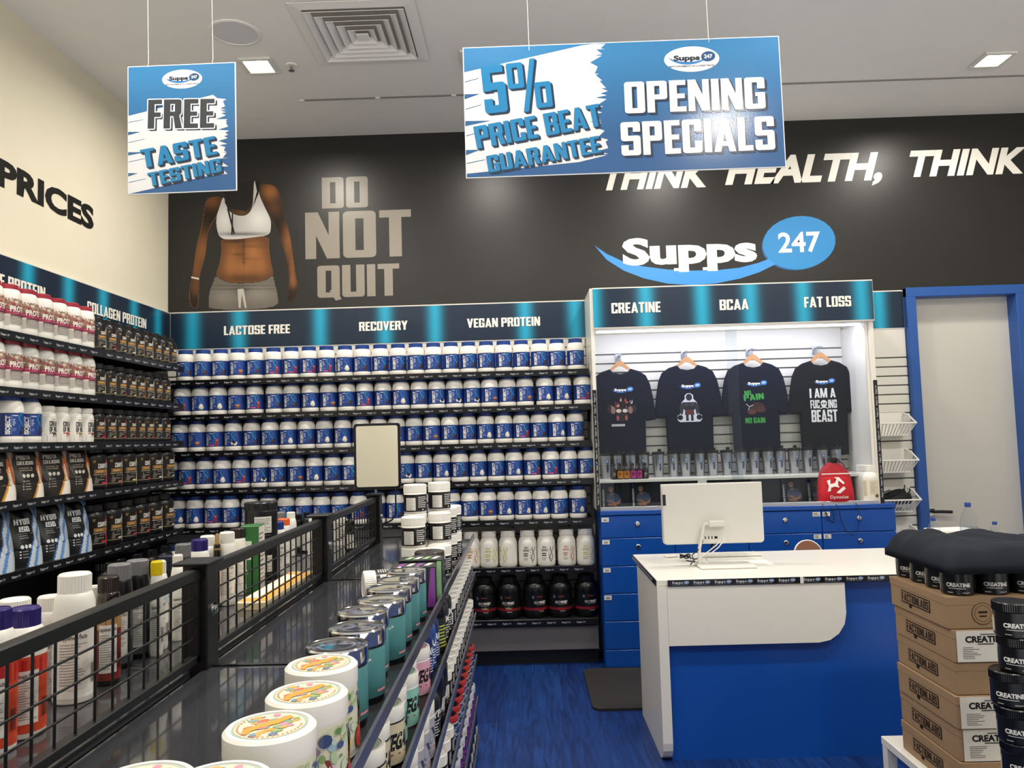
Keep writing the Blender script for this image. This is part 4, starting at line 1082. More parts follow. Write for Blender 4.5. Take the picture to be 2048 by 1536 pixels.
def teal_jar():
    r, h = .0545, .137
    TEAL = mat('teal_can', '#4A8689', .35, bump=.02)
    body = B().lathe([(0, 0), (r * .93, 0), (r * .94, .012)], BLACK_P, 36); body.lathe([(r * .94, .012), (r * .97, .014), (r * .97, .1), (r * .96, .102)], TEAL, 40); body.lathe([(r * .96, .102), (r * .96, .108)], BLACK_P, 36)
    lid = B().lathe([(r * .99, .107), (r, .109), (r, h - .003), (r - .003, h), (r - .007, h - .0018), (r * .5, h - .0012), (0, h - .0006)], CHROME, 48)
    l = B(); f = wrap(r * .97, .0006)
    l.text('40', 'heavy', -.005, .01, .02, .009, f, PRINTM, '#143C40'); l.lines(-.004, .012, .013, .018, 2, f, PRINTM, '#1B5558', .4)
    l.rect(.035, .06, .022, .026, f, PRINTM, '#D98A96', 2)
    for k in range(3): l.rect(.004 + k * .006, .009 + k * .006, .076 + k * .003, .08 + k * .003, f, PRINTM, '#C9DAD2')
    return [('can', body.mesh('b')), ('lid', lid.mesh('l')), ('label', l.mesh('lb'))]
TJ = teal_jar()
pts = [(674, 1288), (714, 1252), (726, 1220), (763, 1197), (779, 1174), (797, 1157), (813, 1139)]
lst = []
for k, (px, py) in enumerate(pts):
    p = at(px, py, z=DKZ + .137)
    p.x = min(p.x, GX1 - .066)
    for q in lst + fj:
        for _ in range(40):
            dx, dy = p.x - q.x, p.y - q.y
            if math.hypot(dx, dy) < .1125: p.y += .004
    lst.append(p)
    thing('supplement_jar', 'teal jar with mirror chrome lid, %s of the teal row from the white jars' % ORD[k], 'jar', (p.x, p.y, DKZ), .5 + random.uniform(-.25, .25), 'teal jars with chrome lids', TJ)
# --- boxes, dark jars, lying jar
def carton(wx, wy, h, base, acc):
    b = B().box(-wx / 2, wx / 2, -wy / 2, wy / 2, 0, h, mat('carton_black', '#15181B', .35, bump=.02), .0015)
    l = B(); tp = lambda u, v: (u, v, h + .0006); fs = lambda u, v: (wx / 2 + .0006, u, v); ff = lambda u, v: (u, -wy / 2 - .0006, v)
    for k in range(4):
        x = -wx * .38 + k * wx * .2
        l.poly([(x, -wy * .3), (x + wx * .12, -wy * .3), (x + wx * .22, wy * .3), (x + wx * .1, wy * .3)], tp, PRINT, '#D9D8D2' if k % 2 else acc)
    rnd = random.Random(len(acc))
    for k in range(18): l.ellipse(rnd.uniform(-wy * .4, wy * .4), rnd.uniform(.015, h - .015), .008, .01, fs, PRINT, rnd.choice(['#2C4A52', '#3E5F66', '#5B7C82', '#1F3238', '#82989B']), 8)
    l.lines(-wx * .4, wx * .3, h * .55, h * .9, 4, ff, PRINT, '#B9BCBE', .4); l.poly([(wx * .3, .01), (wx * .48, .01), (wx * .48, h - .005), (wx * .38, h - .005)], ff, PRINT, acc)
    return [('carton', b), ('print', l)]
y0 = lst[-1].y + .13
thing('product_box', 'black carton with purple edge just behind the teal jars', 'box', (-.335, y0 + .02, DKZ), .08, None, carton(.13, .075, .125, '', '#8C3F9C'))
thing('product_box', 'black carton with green chevron top behind the purple-edged carton', 'box', (-.325, y0 + .115, DKZ), .04, None, carton(.13, .075, .13, '', '#9CC98A'))
DJ = [('body', B().lathe([(0, 0), (.046, 0), (.049, .004), (.049, .085), (.047, .088)], BLACK_P, 32).mesh('b')), ('lid', ribbed(B(), .049, .088, .118, mat('brown_black_lid', '#2A2422', .3, bump=.03), 36).mesh('l')), ('label', (lambda b: (b, band(b, .049, .012, .08, '#17191B'), b.lines(-.03, .03, .03, .06, 3, wrap(.049, .001), PRINT, '#8A8A86', .3, 4))[0])(B()).mesh('lb'))]
thing('supplement_jar', 'dark jar with brown-black lid behind the green-topped carton', 'jar', (-.325, y0 + .235, DKZ), .4, 'dark jars behind the cartons', DJ)
thing('supplement_jar', 'dark jar with brown-black lid in front of the stacked black and white jars', 'jar', (-.33, y0 + .35, DKZ), .2, 'dark jars behind the cartons', DJ)
def bw_jar(r=.043, h=.108):
    body = B().lathe([(0, 0), (r * .93, 0), (r, .005), (r, h * .72), (r * .96, h * .74)], WHITE_P, 28)
    lid = ribbed(B(), r * .985, h * .735, h, WHITE_P, 44)
    l = B(); band(l, r, h * .075, h * .66, '#141416', seg=28); f = wrap(r, .001)
    l.rect(-.036, .002, h * .12, h * .55, f, PRINT, '#DAD8D2', 5); l.lines(-.034, 0, h * .14, h * .53, 9, wrap(r, .0014), PRINT, '#A5A39D', .3, 3)
    l.lines(.012, .05, h * .2, h * .6, 6, f, PRINT, '#C9C8C4', .45, 4); l.ellipse(.03, h * .14, .003, .003, f, PRINT, '#E4E2DC', 8)
    for k in range(3): l.rect(.062, .075, h * (.18 + k * .15), h * (.28 + k * .15), f, PRINT, '#DAD9D4', 2)
    return [('body', body.mesh('b')), ('lid', lid.mesh('l')), ('label', l.mesh('lb'))]
BW = bw_jar()
t = thing('supplement_jar', 'black jar with white lid lying on its side beside the dark jars', 'jar', (-.455, y0 + .17, DKZ + .0435), 0, None, BW, tilt=(PI / 2, 0, -1.25 + PI))
t.rotation_euler = (PI / 2, 0, 0); t.rotation_euler = Matrix.Rotation(-.2, 3, 'Z').to_4x4().to_euler()
t.matrix_world = Matrix.Translation((-.415, y0 + .2, DKZ + .0435)) @ Matrix.Rotation(.35, 4, 'Z') @ Matrix.Rotation(-PI / 2, 4, 'Y') @ Matrix.Rotation(.8, 4, 'Z')
cols = [(-.30, y0 + .48, 1), (-.375, y0 + .53, 2), (-.287, y0 + .57, 1), (-.295, y0 + .665, 2), (-.385, y0 + .66, 3), (-.305, y0 + .765, 3), (-.29, y0 + .865, 2), (-.28, y0 + .96, 2)]
n = 0
for ci, (x, y, hh) in enumerate(cols):
    for k in range(hh):
        thing('supplement_jar', 'white-lidded black jar, %s of the %s stack on the far gondola top' % (('single jar' if hh == 1 else ('bottom', 'top')[k] if hh == 2 else ('bottom', 'middle', 'top')[k]), ORD[ci]), 'jar',
              (x - .034, y, DKZ + .1085 * k), .25 + random.uniform(-.15, .15), 'stacked black and white jars on the gondola', BW)

# --- goods on the aisle side of the gondola
def small_tub(r, h, lidc, labc, word, wordc, lidtop=None, body='w', extra=None, lidh=.26):
    bm = WHITE_P if body == 'w' else BLACK_P
    b = B().lathe([(0, 0), (r * .92, 0), (r, .004), (r, h * (1 - lidh)), (r * .95, h * (1.01 - lidh))], bm, 28)
    lm = WHITE_P if lidc == 'w' else BLACK_P if lidc == 'k' else mat('lid_' + lidc.strip('#'), lidc, .35, bump=.02)
    l2 = B().lathe([(r * .98, h * (1 - lidh)), (r * 1.01, h * (1 - lidh) + .002), (r * 1.01, h - .003), (r * .98, h), (r * .86, h), (r * .85, h - .002), (0, h - .002)], lm, 32)
    sub = []
    if lidtop:
        d = B(); d.ellipse(0, 0, r * .8, r * .8, lambda u, v: (u, v, h - .0015), PRINT, lidtop, 28)
        if extra:
            rnd = random.Random(9)
            for k in range(9): d.ellipse(rnd.uniform(-.5, .5) * r, rnd.uniform(-.5, .5) * r, .006, .004, lambda u, v: (u, v, h - .0011), PRINT, rnd.choice(extra), 8)
        sub = [('lid_print', d.mesh('lp'))]
    lb = B(); band(lb, r, h * .05, h * (.98 - lidh), labc, seg=28); f = wrap(r, .0009)
    if word: lb.text(word, 'heavy', -r * .95, r * .75, h * .3, h * .26, f, PRINT, wordc, shear=.25); lb.rect(-r * .9, r * .8, h * .2, h * .23, f, PRINT, '#B04A4A', 4)
    else: lb.lines(-r * .7, r * .9, h * .12, h * .6, 7, f, PRINT, wordc, .45, 4)
    return [('body', b.mesh('b')), ('lid', l2.mesh('l'), sub), ('label', lb.mesh('lb'))]
SX = -.32
veg = [('pale pink', small_tub(.047, .122, 'w', '#D9A0B4', 'VEGAN', '#15120F', '#C890A0')), ('mauve', small_tub(.047, .122, 'w', '#B8A8C0', 'VEGAN', '#15120F', '#7C6A86')), ('mint green', small_tub(.047, .122, 'w', '#86BFAE', 'VEGAN', '#15120F', '#86B097')),
       ('fruit speckled', small_tub(.047, .122, 'w', '#C9BFA0', 'VEGAN', '#15120F', '#9FAE96', ['#C96A5A', '#D98F7E', '#7C9A5E', '#C2607E']))]
for k, (y, vi, dx) in enumerate(((2.13, 0, .0), (2.015, 1, -.02), (1.905, 2, .0), (1.795, 2, -.012), (1.685, 3, .0), (1.575, 3, -.012), (1.46, 3, .0))):
    thing('supplement_jar', 'white jar with %s lid disc, %s along the aisle shelf under the gondola top' % (veg[vi][0], ORD[k]), 'jar', (SX + dx, y, GZ[1]), AIS - .5, 'white jars on the first aisle shelf', veg[vi][1])
def slim(r, h, col, cap, word, wordc, capc='k', labc=None):
    b = B().lathe(tub_body(r, h * .82, r * .5, h * .68, .006), mat('bottle_' + col.strip('#'), col, .3, bump=.02), 24)
    c = ribbed(B(), r * .52, h * .81, h, BLACK_P if capc == 'k' else WHITE_P if capc == 'w' else mat('cap_' + capc.strip('#'), capc, .35, bump=.02), 24)
    l = B(); band(l, r, h * .05, h * .62, labc or col, seg=24); f = wrap(r, .0009)
    if word: l.text(word, 'heavy', -r * .9, r * .9, h * .42, h * .12, f, PRINT, wordc); l.lines(-r * .8, r * .8, h * .1, h * .38, 6, f, PRINT, wordc, .4, 4)
    return [('body', b.mesh('b')), ('cap', c.mesh('c')), ('label', l.mesh('lb'))]
TR1, TR2 = slim(.034, .16, '#132B66', 'k', 'TRANS', '#DCE4F0'), slim(.034, .165, '#2B4C94', 'k', 'EAA', '#E9EDF3', 'w')
IP, YG = slim(.043, .17, '#17181A', 'k', 'PUMP', '#E4E2DC'), small_tub(.045, .15, 'k', '#20231F', '', '#B9C24A', body='k')
seq1 = [(2.26, TR1, 'dark blue bottle with black cap beside the pink jar'), (2.345, TR2, 'blue bottle with white cap behind the dark blue bottle'), (2.43, TR1, 'dark blue bottle with black cap, second beyond the pink jar'),
        (2.53, YG, 'black jar with yellow-green lettering on the first aisle shelf'), (2.64, IP, 'black bottle with bold white lettering on the first aisle shelf'), (2.75, IP, 'black bottle with bold white lettering beside the white-lidded rows')]
for y, kd, lb in seq1: thing('supplement_bottle', lb, 'bottle', (SX + .005, y, GZ[1]), AIS - .6, None, kd)
def row(z, y0_, y1_, step, kd, what, cat, grp, stack=1, hh=.1085, x=SX + .01, nm='supplement_jar', zig=.0):
    y = y0_; k = 0
    while y < y1_:
        for s_ in range(stack):
            thing(nm, '%s, %s along the row%s' % (what, ORD[k], '' if stack == 1 else (', lower', ', upper')[s_]), cat, (x + zig * (k % 2), y, z + hh * s_), AIS - .75 + random.uniform(-.15, .15), grp, kd)
        y += step; k += 1
BW2 = bw_jar(.042, .098)
row(GZ[1], 2.86, 3.8, .092, BW2, 'white-lidded black jar on the first aisle shelf', 'jar', 'white-lidded jars on the first aisle shelf', 1, .0985)
GW = small_tub(.044, .15, 'w', '#A3A4AE', 'XX', '#3C3F5A'); HY = slim(.046, .165, '#161616', 'k', 'HYPE', '#D9D7D2'); SB = small_tub(.046, .15, 'k', '#18181A', 'SUB', '#CFCDC8', body='k')
for k, (y, kd, lb) in enumerate(((1.86, GW, 'grey and white striped jar on the second aisle shelf, first from the camera'), (1.97, GW, 'grey and white striped jar on the second aisle shelf, second from the camera'), (2.08, GW, 'grey and white striped jar on the second aisle shelf, third from the camera'), (2.19, GW, 'grey and white striped jar on the second aisle shelf, fourth from the camera'),
                                (2.31, HY, 'black bottle with small white word beside the grey striped jars'), (2.43, SB, 'black jar with small white word behind the lettered black bottle'), (2.54, SB, 'black jar with small white word next to the second white-lidded row'))):
    thing('supplement_jar', lb, 'jar', (SX + .005, y, GZ[2]), AIS - .6, None, kd)
row(GZ[2], 2.66, 3.8, .092, BW2, 'white-lidded black jar on the second aisle shelf', 'jar', 'white-lidded jars on the second aisle shelf')
RD = small_tub(.046, .095, '#B23434', '#1F3E6E', '', '#E9E4DE', '#1A1414'); WK = bw_jar(.046, .095); PW = slim(.036, .15, '#E4E1DA', 'w', '', '#6A3A34', 'w')
for k, (y, kd, lb) in enumerate(((2.2, PW, 'white bottle with brown lettering on the third aisle shelf, first from the camera'), (2.29, PW, 'white bottle with brown lettering on the third aisle shelf, second from the camera'), (2.38, PW, 'white bottle with brown lettering on the third aisle shelf, third from the camera'), (2.48, WK, 'white-lidded black jar beside the white bottles on the third aisle shelf'), (2.59, WK, 'white-lidded black jar, second beyond the white bottles on the third aisle shelf'), (2.7, WK, 'white-lidded black jar, third beyond the white bottles on the third aisle shelf'))):
    thing('supplement_jar', lb, 'jar', (SX + .005, y, GZ[3]), AIS - .7, None, kd)
row(GZ[3], 2.82, 3.8, .1, RD, 'red-rimmed navy jar on the third aisle shelf', 'jar', 'red-rimmed jars', 1)
PU = small_tub(.046, .12, '#C9C9CC', '#3A2A66', '', '#C24A9A', '#16161A'); 
row(GZ[4], 2.55, 3.8, .105, PU, 'purple jar with pale rim on the fourth aisle shelf', 'jar', 'purple jars with pale rims', 1)
row(GZ[5], 2.95, 3.8, .105, SB, 'black jar on the lowest aisle shelf', 'jar', 'black jars on the lowest aisle shelf', 1) if GZ[4] - GZ[5] > .16 else None

# --- bottles on the far side of the mesh divider
def supp(r, h, bodym, capm, lab, labcol, capw=.62, caph=.14, facts=True, dropper=False):
    z1 = h * (.70 if capw > .7 else .66)
    b = B().lathe(tub_body(r, h * (1 - caph) + .002, r * capw * .93, z1, .006), bodym, 28)
    c = ribbed(B(), r * capw, h * (1 - caph), h, capm, 36) if not dropper else B().lathe([(.011, h * .68), (.011, h * .8), (.007, h * .82), (.006, h * .97), (.003, h), (0, h)], capm, 16)
    l = B(); band(l, r, h * .05, z1 * .96, labcol, seg=28); f = wrap(r, .0009); g = wrap(r, .0013)
    if lab: l.rect(-r * 1.6, r * 1.6, z1 * .74, z1 * .93, f, PRINT, lab, 8)
    if facts:
        l.rect(-r * .75, r * .65, h * .12, z1 * .8, g, PRINT, '#E6E2DA', 5)
        q = wrap(r, .0017)
        l.text('Supplement Facts', 'tiny', -r * .7, r * .58, z1 * .72, z1 * .055, q, PRINT, '#2A2826'); l.lines(-r * .7, r * .58, h * .15, z1 * .68, 15, q, PRINT, '#96928C', .3, 4)
        for k in range(7): l.rect(r * (.85 + k * .06), r * (.88 + k * .06), h * .15, h * .3, q, PRINT, '#2A2826')
    return [('bottle', b), ('cap', c), ('label', l)]
PURP = mat('purple_cap', '#2B1E6B', .3, bump=.03); NAVY = mat('dark_blue_cap', '#1A2238', .3, bump=.03); YEL = mat('yellow_cap', '#E8D21E', .35, bump=.03); ORA = mat('orange_cap', '#E0672B', .35, bump=.03); BRC = mat('brown_cap', '#2B2220', .3, bump=.03); BLC = mat('mid_blue_cap', '#1E3F8F', .35, bump=.03)
W_ = '#E9E6DF'
supps = [  # px, py of the cap top, width in pixels, x, kind, label
    (-6, 1216, 76, -.885, (WHITE_P, PURP, '#B9252E', '#CE4A2E', .66), 'white bottle with purple cap cut by the photo edge'),
    (50, 1214, 80, -.885, (WHITE_P, PURP, '#B9252E', '#CE4A2E', .68), 'white bottle with purple cap and red-orange label'),
    (30, 1197, 68, -1.0, (WHITE_P, WHITE_P, None, W_, .8), 'white bottle with wide white cap behind the purple-capped bottle'),
    (92, 1191, 60, -.97, (WHITE_P, WHITE_P, '#3C4660', W_, .72), 'white bottle with dark label stripe beside the tall white bottle'),
    (147, 1146, 76, -.905, (WHITE_P, WHITE_P, None, W_, .78), 'tallest plain white supplement bottle behind the mesh'),
    (190, 1171, 34, -.93, (WHITE_P, WHITE_P, None, W_, .7), 'slim white bottle between the tall white and the brown bottle'),
    (210, 1152, 46, -.90, (AMBER, BRC, '#B08A5A', '#7A2E26', .8), 'dark brown bottle with black-brown cap and cream facts label'),
    (239, 1127, 50, -.93, (BLACK_P, GREY_P, None, '#50545C', .84), 'black bottle with grey cap and grey label, shorter of the pair'),
    (275, 1119, 47, -.93, (BLACK_P, GREY_P, None, '#50545C', .86), 'black bottle with grey cap and grey label, taller of the pair'),
    (300, 1122, 24, -.90, (WHITE_P, YEL, None, W_, .86), 'white bottle with bright yellow cap'),
    (319, 1121, 32, -.905, (WHITE_P, WHITE_P, '#C9D2DE', W_, .72), 'white bottle with ribbed white cap beside the yellow-capped one'),
    (333, 1110, 33, -.935, (BLACK_P, NAVY, None, '#23242A', .84), 'black bottle with dark blue cap and white facts label'),
    (351, 1109, 27, -.905, (WHITE_P, WHITE_P, None, W_, .66), 'white flip-top bottle with printed back'),
    (366, 1087, 34, -.93, (BLACK_P, GREY_P, None, '#50545C', .84), 'black bottle with grey cap in front of the purple-capped white one'),
    (384, 1085, 26, -.99, (BLACK_P, GREY_P, None, '#23242A', .84), 'black bottle with grey cap half hidden behind its twin'),
    (399, 1078, 38, -.95, (WHITE_P, PURP, '#B9252E', W_, .8), 'white bottle with purple cap and red stripe'),
    (415, 1071, 38, -.99, (WHITE_P, WHITE_P, None, W_, .7), 'white bottle with white cap behind the red-striped bottle'),
    (434, 1067, 15, -.95, (AMBER, mat('tan_dropper', '#9A8152', .4, bump=.02), None, '#D9C9BE', .8), 'small amber dropper bottle'),
    (446, 1064, 34, -.945, (WHITE_P, WHITE_P, None, W_, .82), 'white bottle with facts label beside the dropper bottle'),
    (475, 1056, 33, -.96, (WHITE_P, BRC, '#E9E6DF', W_, .84), 'white bottle with dark brown cap next to the green carton'),
    (553, 1043, 34, -.945, (WHITE_P, BLC, None, W_, .8), 'white bottle with blue cap'),
    (567, 1037, 28, -1.0, (WHITE_P, ORA, None, W_, .84), 'white bottle with orange cap'),
    (559, 1024, 24, -1.09, (mat('violet_plastic', '#3A2A7A', .35, bump=.02), GREY_P, '#D9A03C', '#3A2A7A', .92), 'violet tub with silver lid behind the blue-capped bottle'),
    (580, 1024, 22, -1.04, (WHITE_P, WHITE_P, None, W_, .72), 'white bottle with narrow white cap near the black droppers'),
    (597, 1028, 17, -1.04, (BLACK_P, BLACK_P, '#A2356E', '#1E1A1C', .8), 'small black bottle with pink collar'),
    (613, 1024, 18, -1.0, (mat('dark_green_glass', '#10201A', .1, coat=.3), BLACK_P, None, '#D9D6CE', .6), 'dark green dropper bottle with black top'),
    (623, 1037, 16, -.93, (WHITE_P, WHITE_P, None, W_, .6), 'white bottle just before the third fence post'),
    (699, 1041, 20, -.80, (BLACK_P, BLACK_P, None, '#1A1A1C', .9), 'black tub seen through the last mesh panel')]
placed = []
for px, py, wp, x, kd, lb in supps:
    p = at(px, py, x=x); r = wp / 2 / FPX * p.y * .98
    for _ in range(60):
        hit = [q for q in placed if math.hypot(q[0] - p.x, q[1] - p.y) < q[2] + r + .0015]
        if not hit: break
        q = hit[0]; d = Vector((p.x - q[0], p.y - q[1])); d = d.normalized() if d.length > 1e-4 else Vector((-1, 0))
        p.x += d.x * .004; p.y += d.y * .004
        p.x = min(max(p.x, GX0 + r + .02), FX - .04 - r)
    placed.append((p.x, p.y, r))
    h = max(.06, at(px, py, y=p.y).z - DKZ)
    thing('supplement_bottle', lb, 'bottle', (p.x, p.y, DKZ), .45 + random.uniform(-.12, .12), 'bottles behind the mesh divider', supp(r, h, kd[0], kd[1], kd[2], kd[3], kd[4], .15 if h > .12 else .2, True, 'dropper' in lb and 'amber' in lb))
# green carton, black tubs, leaflet, white carton
p = at(505, 1050, x=-.93)
gb = B().box(-.03, .03, -.045, .045, 0, p.z - DKZ, mat('green_carton', '#2E6B35', .4, bump=.02), .001); gl = B(); hh = p.z - DKZ
gl.rect(-.03 + .001, .029, .003, hh - .003, lambda u, v: (.0306, u * 1.4, v), PRINT, '#E2DFD8'); gl.lines(-.036, .036, .02, hh - .02, 12, lambda u, v: (.0311, u, v), PRINT, '#7D7A75', .35)
gl.rect(-.018, .008, hh * .5, hh * .78, lambda u, v: (u, -.0456, v), PRINT, '#D6E2D2'); gl.ellipse(-.01, hh * .32, .008, .008, lambda u, v: (u, -.0457, v), PRINT, '#8FBF8E', 14)
thing('product_box', 'tall green carton with white printed side behind the mesh', 'box', (p.x, p.y, DKZ), .1, None, [('carton', gb), ('print', gl)])
def black_tub(r, h):
    b = B().lathe([(0, 0), (r * .95, 0), (r, .005), (r, h * .8), (r * .97, h * .82)], BLACK_P, 32); c = ribbed(B(), r * 1.0, h * .8, h, BLACK_P, 48)
    l = B(); f = wrap(r, .0008); band(l, r, h * .04, h * .76, '#17171A', seg=28); l.rect(-.022, .04, h * .22, h * .64, f, PRINT, '#DAD8D2', 6); l.lines(-.02, .037, h * .25, h * .6, 8, wrap(r, .0012), PRINT, '#7C7A76', .3, 4); l.lines(-.02, .04, h * .1, h * .18, 2, f, PRINT, '#6F6D6A', .3, 4)
    return [('tub', b.mesh('b')), ('lid', c.mesh('c')), ('label', l.mesh('l'))]
BT = black_tub(.058, .14)
p = at(522, 1000, x=-.98)
thing('supplement_tub', 'big black tub with white facts panel, standing under its twin behind the mesh', 'protein tub', (p.x, p.y, DKZ), .35, 'black tubs stacked behind the mesh', BT)
thing('supplement_tub', 'big black tub with white facts panel, stacked on top of its twin', 'protein tub', (p.x, p.y, DKZ + .1402), .3, 'black tubs stacked behind the mesh', BT)
a, c = at(500, 1205, x=-.83), at(604, 1098, x=-.83)
lf = B().box(-.045, .045, -(c.y - a.y) / 2, (c.y - a.y) / 2, 0, .022, mat('leaflet_paper', '#D9C7A2', .6, bump=.02), .001); lf2 = B().rect(-.04, .04, -.25, .25, lambda u, v: (u, v, .0226), PRINTM, '#DCA552'); lf2.rect(-.04, 0, -.2, .2, lambda u, v: (u, v, .023), PRINTM, '#E9E2D2')
thing('leaflet_bundle', 'long cream and orange leaflet bundle lying behind the mesh', 'leaflets', (-.83, (a.y + c.y) / 2, DKZ), 0, None, [('paper', lf), ('print', lf2)])
p = at(680, 1036, x=-.9)
wc = B().box(-.03, .03, -.03, .03, 0, p.z - DKZ, mat('white_carton', '#DDD9D0', .5, bump=.02), .001); wl = B().lines(-.022, .02, .02, p.z - DKZ - .02, 10, lambda u, v: (u, -.0306, v), PRINTM, '#6B6864', .4)
thing('product_box', 'narrow white carton seen through the last mesh panel', 'box', (p.x, p.y, DKZ), .3, None, [('carton', wc), ('print', wl)])
# --- sign holder on the last post
y = 3.79; ztop = DKZ + .236
a, c = at(707, 848, y=y), at(802, 977, y=y); w_, h_ = c.x - a.x, a.z - c.z
t = thing('sign_holder', 'blank cream card in a black frame standing on the last fence post', 'sign holder', (FX, y, ztop))
x0, x1, z0, z1 = a.x - FX, c.x - FX, c.z - ztop, a.z - ztop
f = B()
ro = [(x, z) for x, z in _rr(x0, z0, x1, z1, 'abcd', .014)]
f.prism(ro, .0, .012, lambda u, v, d: (u, d, v), BLACK_P); part('frame', f, t)
cdp = B().prism(_rr(x0 + .012, z0 + .012, x1 - .012, z1 - .012, 'abcd', .01), -.002, .001, lambda u, v, d: (u, d, v), mat('cream_card', '#E9E2CB', .6, bump=.02)); part('card', cdp, t)
part('stem', B().tube([(.0, .006, 0), (.0, .006, z0)], .006, GREY_P, 10), t)
xw = at(791, 1000, y=y).x - FX
part('wire_loop', B().tube([(xw, .006, z0), (xw, .006, -.1), (xw - .02, .006, -.13), (xw - .06, -.0, -.15), (.03, 0, -.16)], .004, BLACK_S, 8), t)

# ================================================================ display cabinet with blue drawers
CY, CX0, CX1, CXB = 5.1, .485, 2.335, 2.405
CT = 1.055
BLUE_L = mat('blue_laminate', '#0F4DA8', .28, noise=.05, nscale=5, bump=.015, spec=.5)
WLAM = mat('white_laminate', '#E4E1D9', .3, bump=.015, nscale=60)
cab = thing('display_cabinet', 'blue and white display cabinet with drawers, glass front and teal header', 'cabinet', ((CX0 + CXB) / 2, CY, FZ))
OC = Vector(((CX0 + CXB) / 2, CY, FZ))
def cpart(name, b, parent=cab, label=None):
    for i, v in enumerate(b.v): b.v[i] = v - OC
    return part(name, b, parent, label)
cpart('base_body', B().box(CX0, CXB, CY + .022, YB - .02, FZ, CT - .03, BLUE_L, .003))
cpart('ledge', B().box(CX0 - .002, CXB + .004, CY - .004, YB - .02, CT - .03, CT, BLUE_L, .003))
cpart('side_panel', B().box(CX0 - .02, CX0 + .004, CY + .0, YB - .02, CT, 2.53, WLAM, .002)); cpart('side_panel', B().box(CX1 - .03, CX1, CY + .0, YB - .02, CT, 2.53, WLAM, .002))
cpart('inner_panel', B().box(CX1 - .05, CX1 - .031, CY + .02, YB - .02, CT, 2.25, WLAM, .001))
cpart('back_panel', slats(CX0 + .004, CX1 - .05, CT, 2.27, YB - .022, .066, .15))
cpart('top_panel', B().box(CX0, CX1 - .03, CY + .02, YB - .02, 2.5, 2.528, WLAM))
hd = header(CX0 - .004, CX1 + .004, 2.255, 2.53, [at(p, 620, y=CY).x for p in (1186, 1291, 1403, 1500, 1605, 1722)], .018)
for i, v in enumerate(hd.v): hd.v[i] = v + Vector((0, CY - .018, 0))
h_ = cpart('header_panel', hd, cab, 'teal and navy printed header')
for ht in head_text([('CREATINE', 1223, 1321), ('BCAA', 1439, 1497), ('FAT LOSS', 1608, 1702)], CY, 2.355, .07):
    for i, v in enumerate(ht.v): ht.v[i] = v + Vector((0, CY - .018, 0))
    cpart('lettering', ht, h_)
NS = .0
SZ = at(1400, 953, y=CY + .2).z
cpart('display_shelf', B().box(CX0 + .006, CX1 - .052, CY + .05, CY + .4, SZ - .018, SZ, WLAM, .001))
cpart('book_back', B().box(CX0 + .006, CX1 - .052, CY + .2, CY + .212, CT + .0005, SZ - .019, mat('dark_slate_board', '#2A2C30', .4, bump=.02)))
cpart('sliding_rail', B().box(CX0 + .006, CX1 - .032, CY + .004, CY + .04, CT, CT + .022, mat('alu_rail', '#B9BBC4', .35, metal=.6, bump=.02), .001))
xm = at(1468, 800, y=CY + .02).x
cpart('glass_pane', B().box(CX0 + .008, xm + .035, CY + .012, CY + .017, CT + .02, 2.25, GLASS)); cpart('glass_pane', B().box(xm - .035, CX1 - .052, CY + .026, CY + .031, CT + .02, 2.25, GLASS))
cpart('led_strip', B().box(CX0 + .02, CX1 - .06, CY + .05, CY + .07, 2.236, 2.25, mat('led_lens', '#E6EAFF', .4, emit=4.0), .002), cab, 'glowing strip light behind the header')
ld = D.lights.new('led_strip_light', 'AREA'); ld.shape = 'RECTANGLE'; ld.size = 1.7; ld.size_y = .02; ld.energy = 11; ld.color = (.83, .82, 1.0)
lo = D.objects.new('led_strip_light', ld); C.objects.link(lo); lo.parent = cab; lo.location = Vector(((CX0 + CX1) / 2, CY + .06, 2.232)) - OC; lo.rotation_euler = (math.radians(28), 0, 0)
for xx, zt in ((CX0 - .012, at(1190, 780, y=CY).z), (CX1 - .012, at(1750, 760, y=CY).z)):     # upright logo strips
    s = B(); s.box(xx - .012, xx + .014, CY - .004, CY - .0005, CT + .002, zt, BLACK_P, .001)
    fn = lambda u, v: (xx - .0 - v, CY - .0046, u)
    strip_logos(s, CT + .02, zt, -.005, fn, .075)
    cpart('corner_strip', s, cab, 'black corner strip with small white logos')
LOCK = B(); LOCK.M = Matrix.Rotation(PI / 2, 4, 'X'); LOCK.lathe([(.016, 0), (.016, .006), (.013, .009), (.009, .0095), (.0085, .006), (0, .006)], CHROME, 24); LOCK.M = None; LOCK.box(-.0015, .0015, -.0075, -.0062, -.006, .006, BLACK_P)
LOCKM = LOCK.mesh('lock')
ncol = 4; cwid = (CXB - CX0) / ncol; rowz = [CT - .032, .85, .66, .47, .285, .11, FZ + .006]
rowz = [CT - .034, at(1213, 1077, y=CY).z, at(1214, 1133, y=CY).z, at(1216, 1188, y=CY).z, at(1218, 1243, y=CY).z, at(1220, 1300, y=CY).z, FZ + .004]
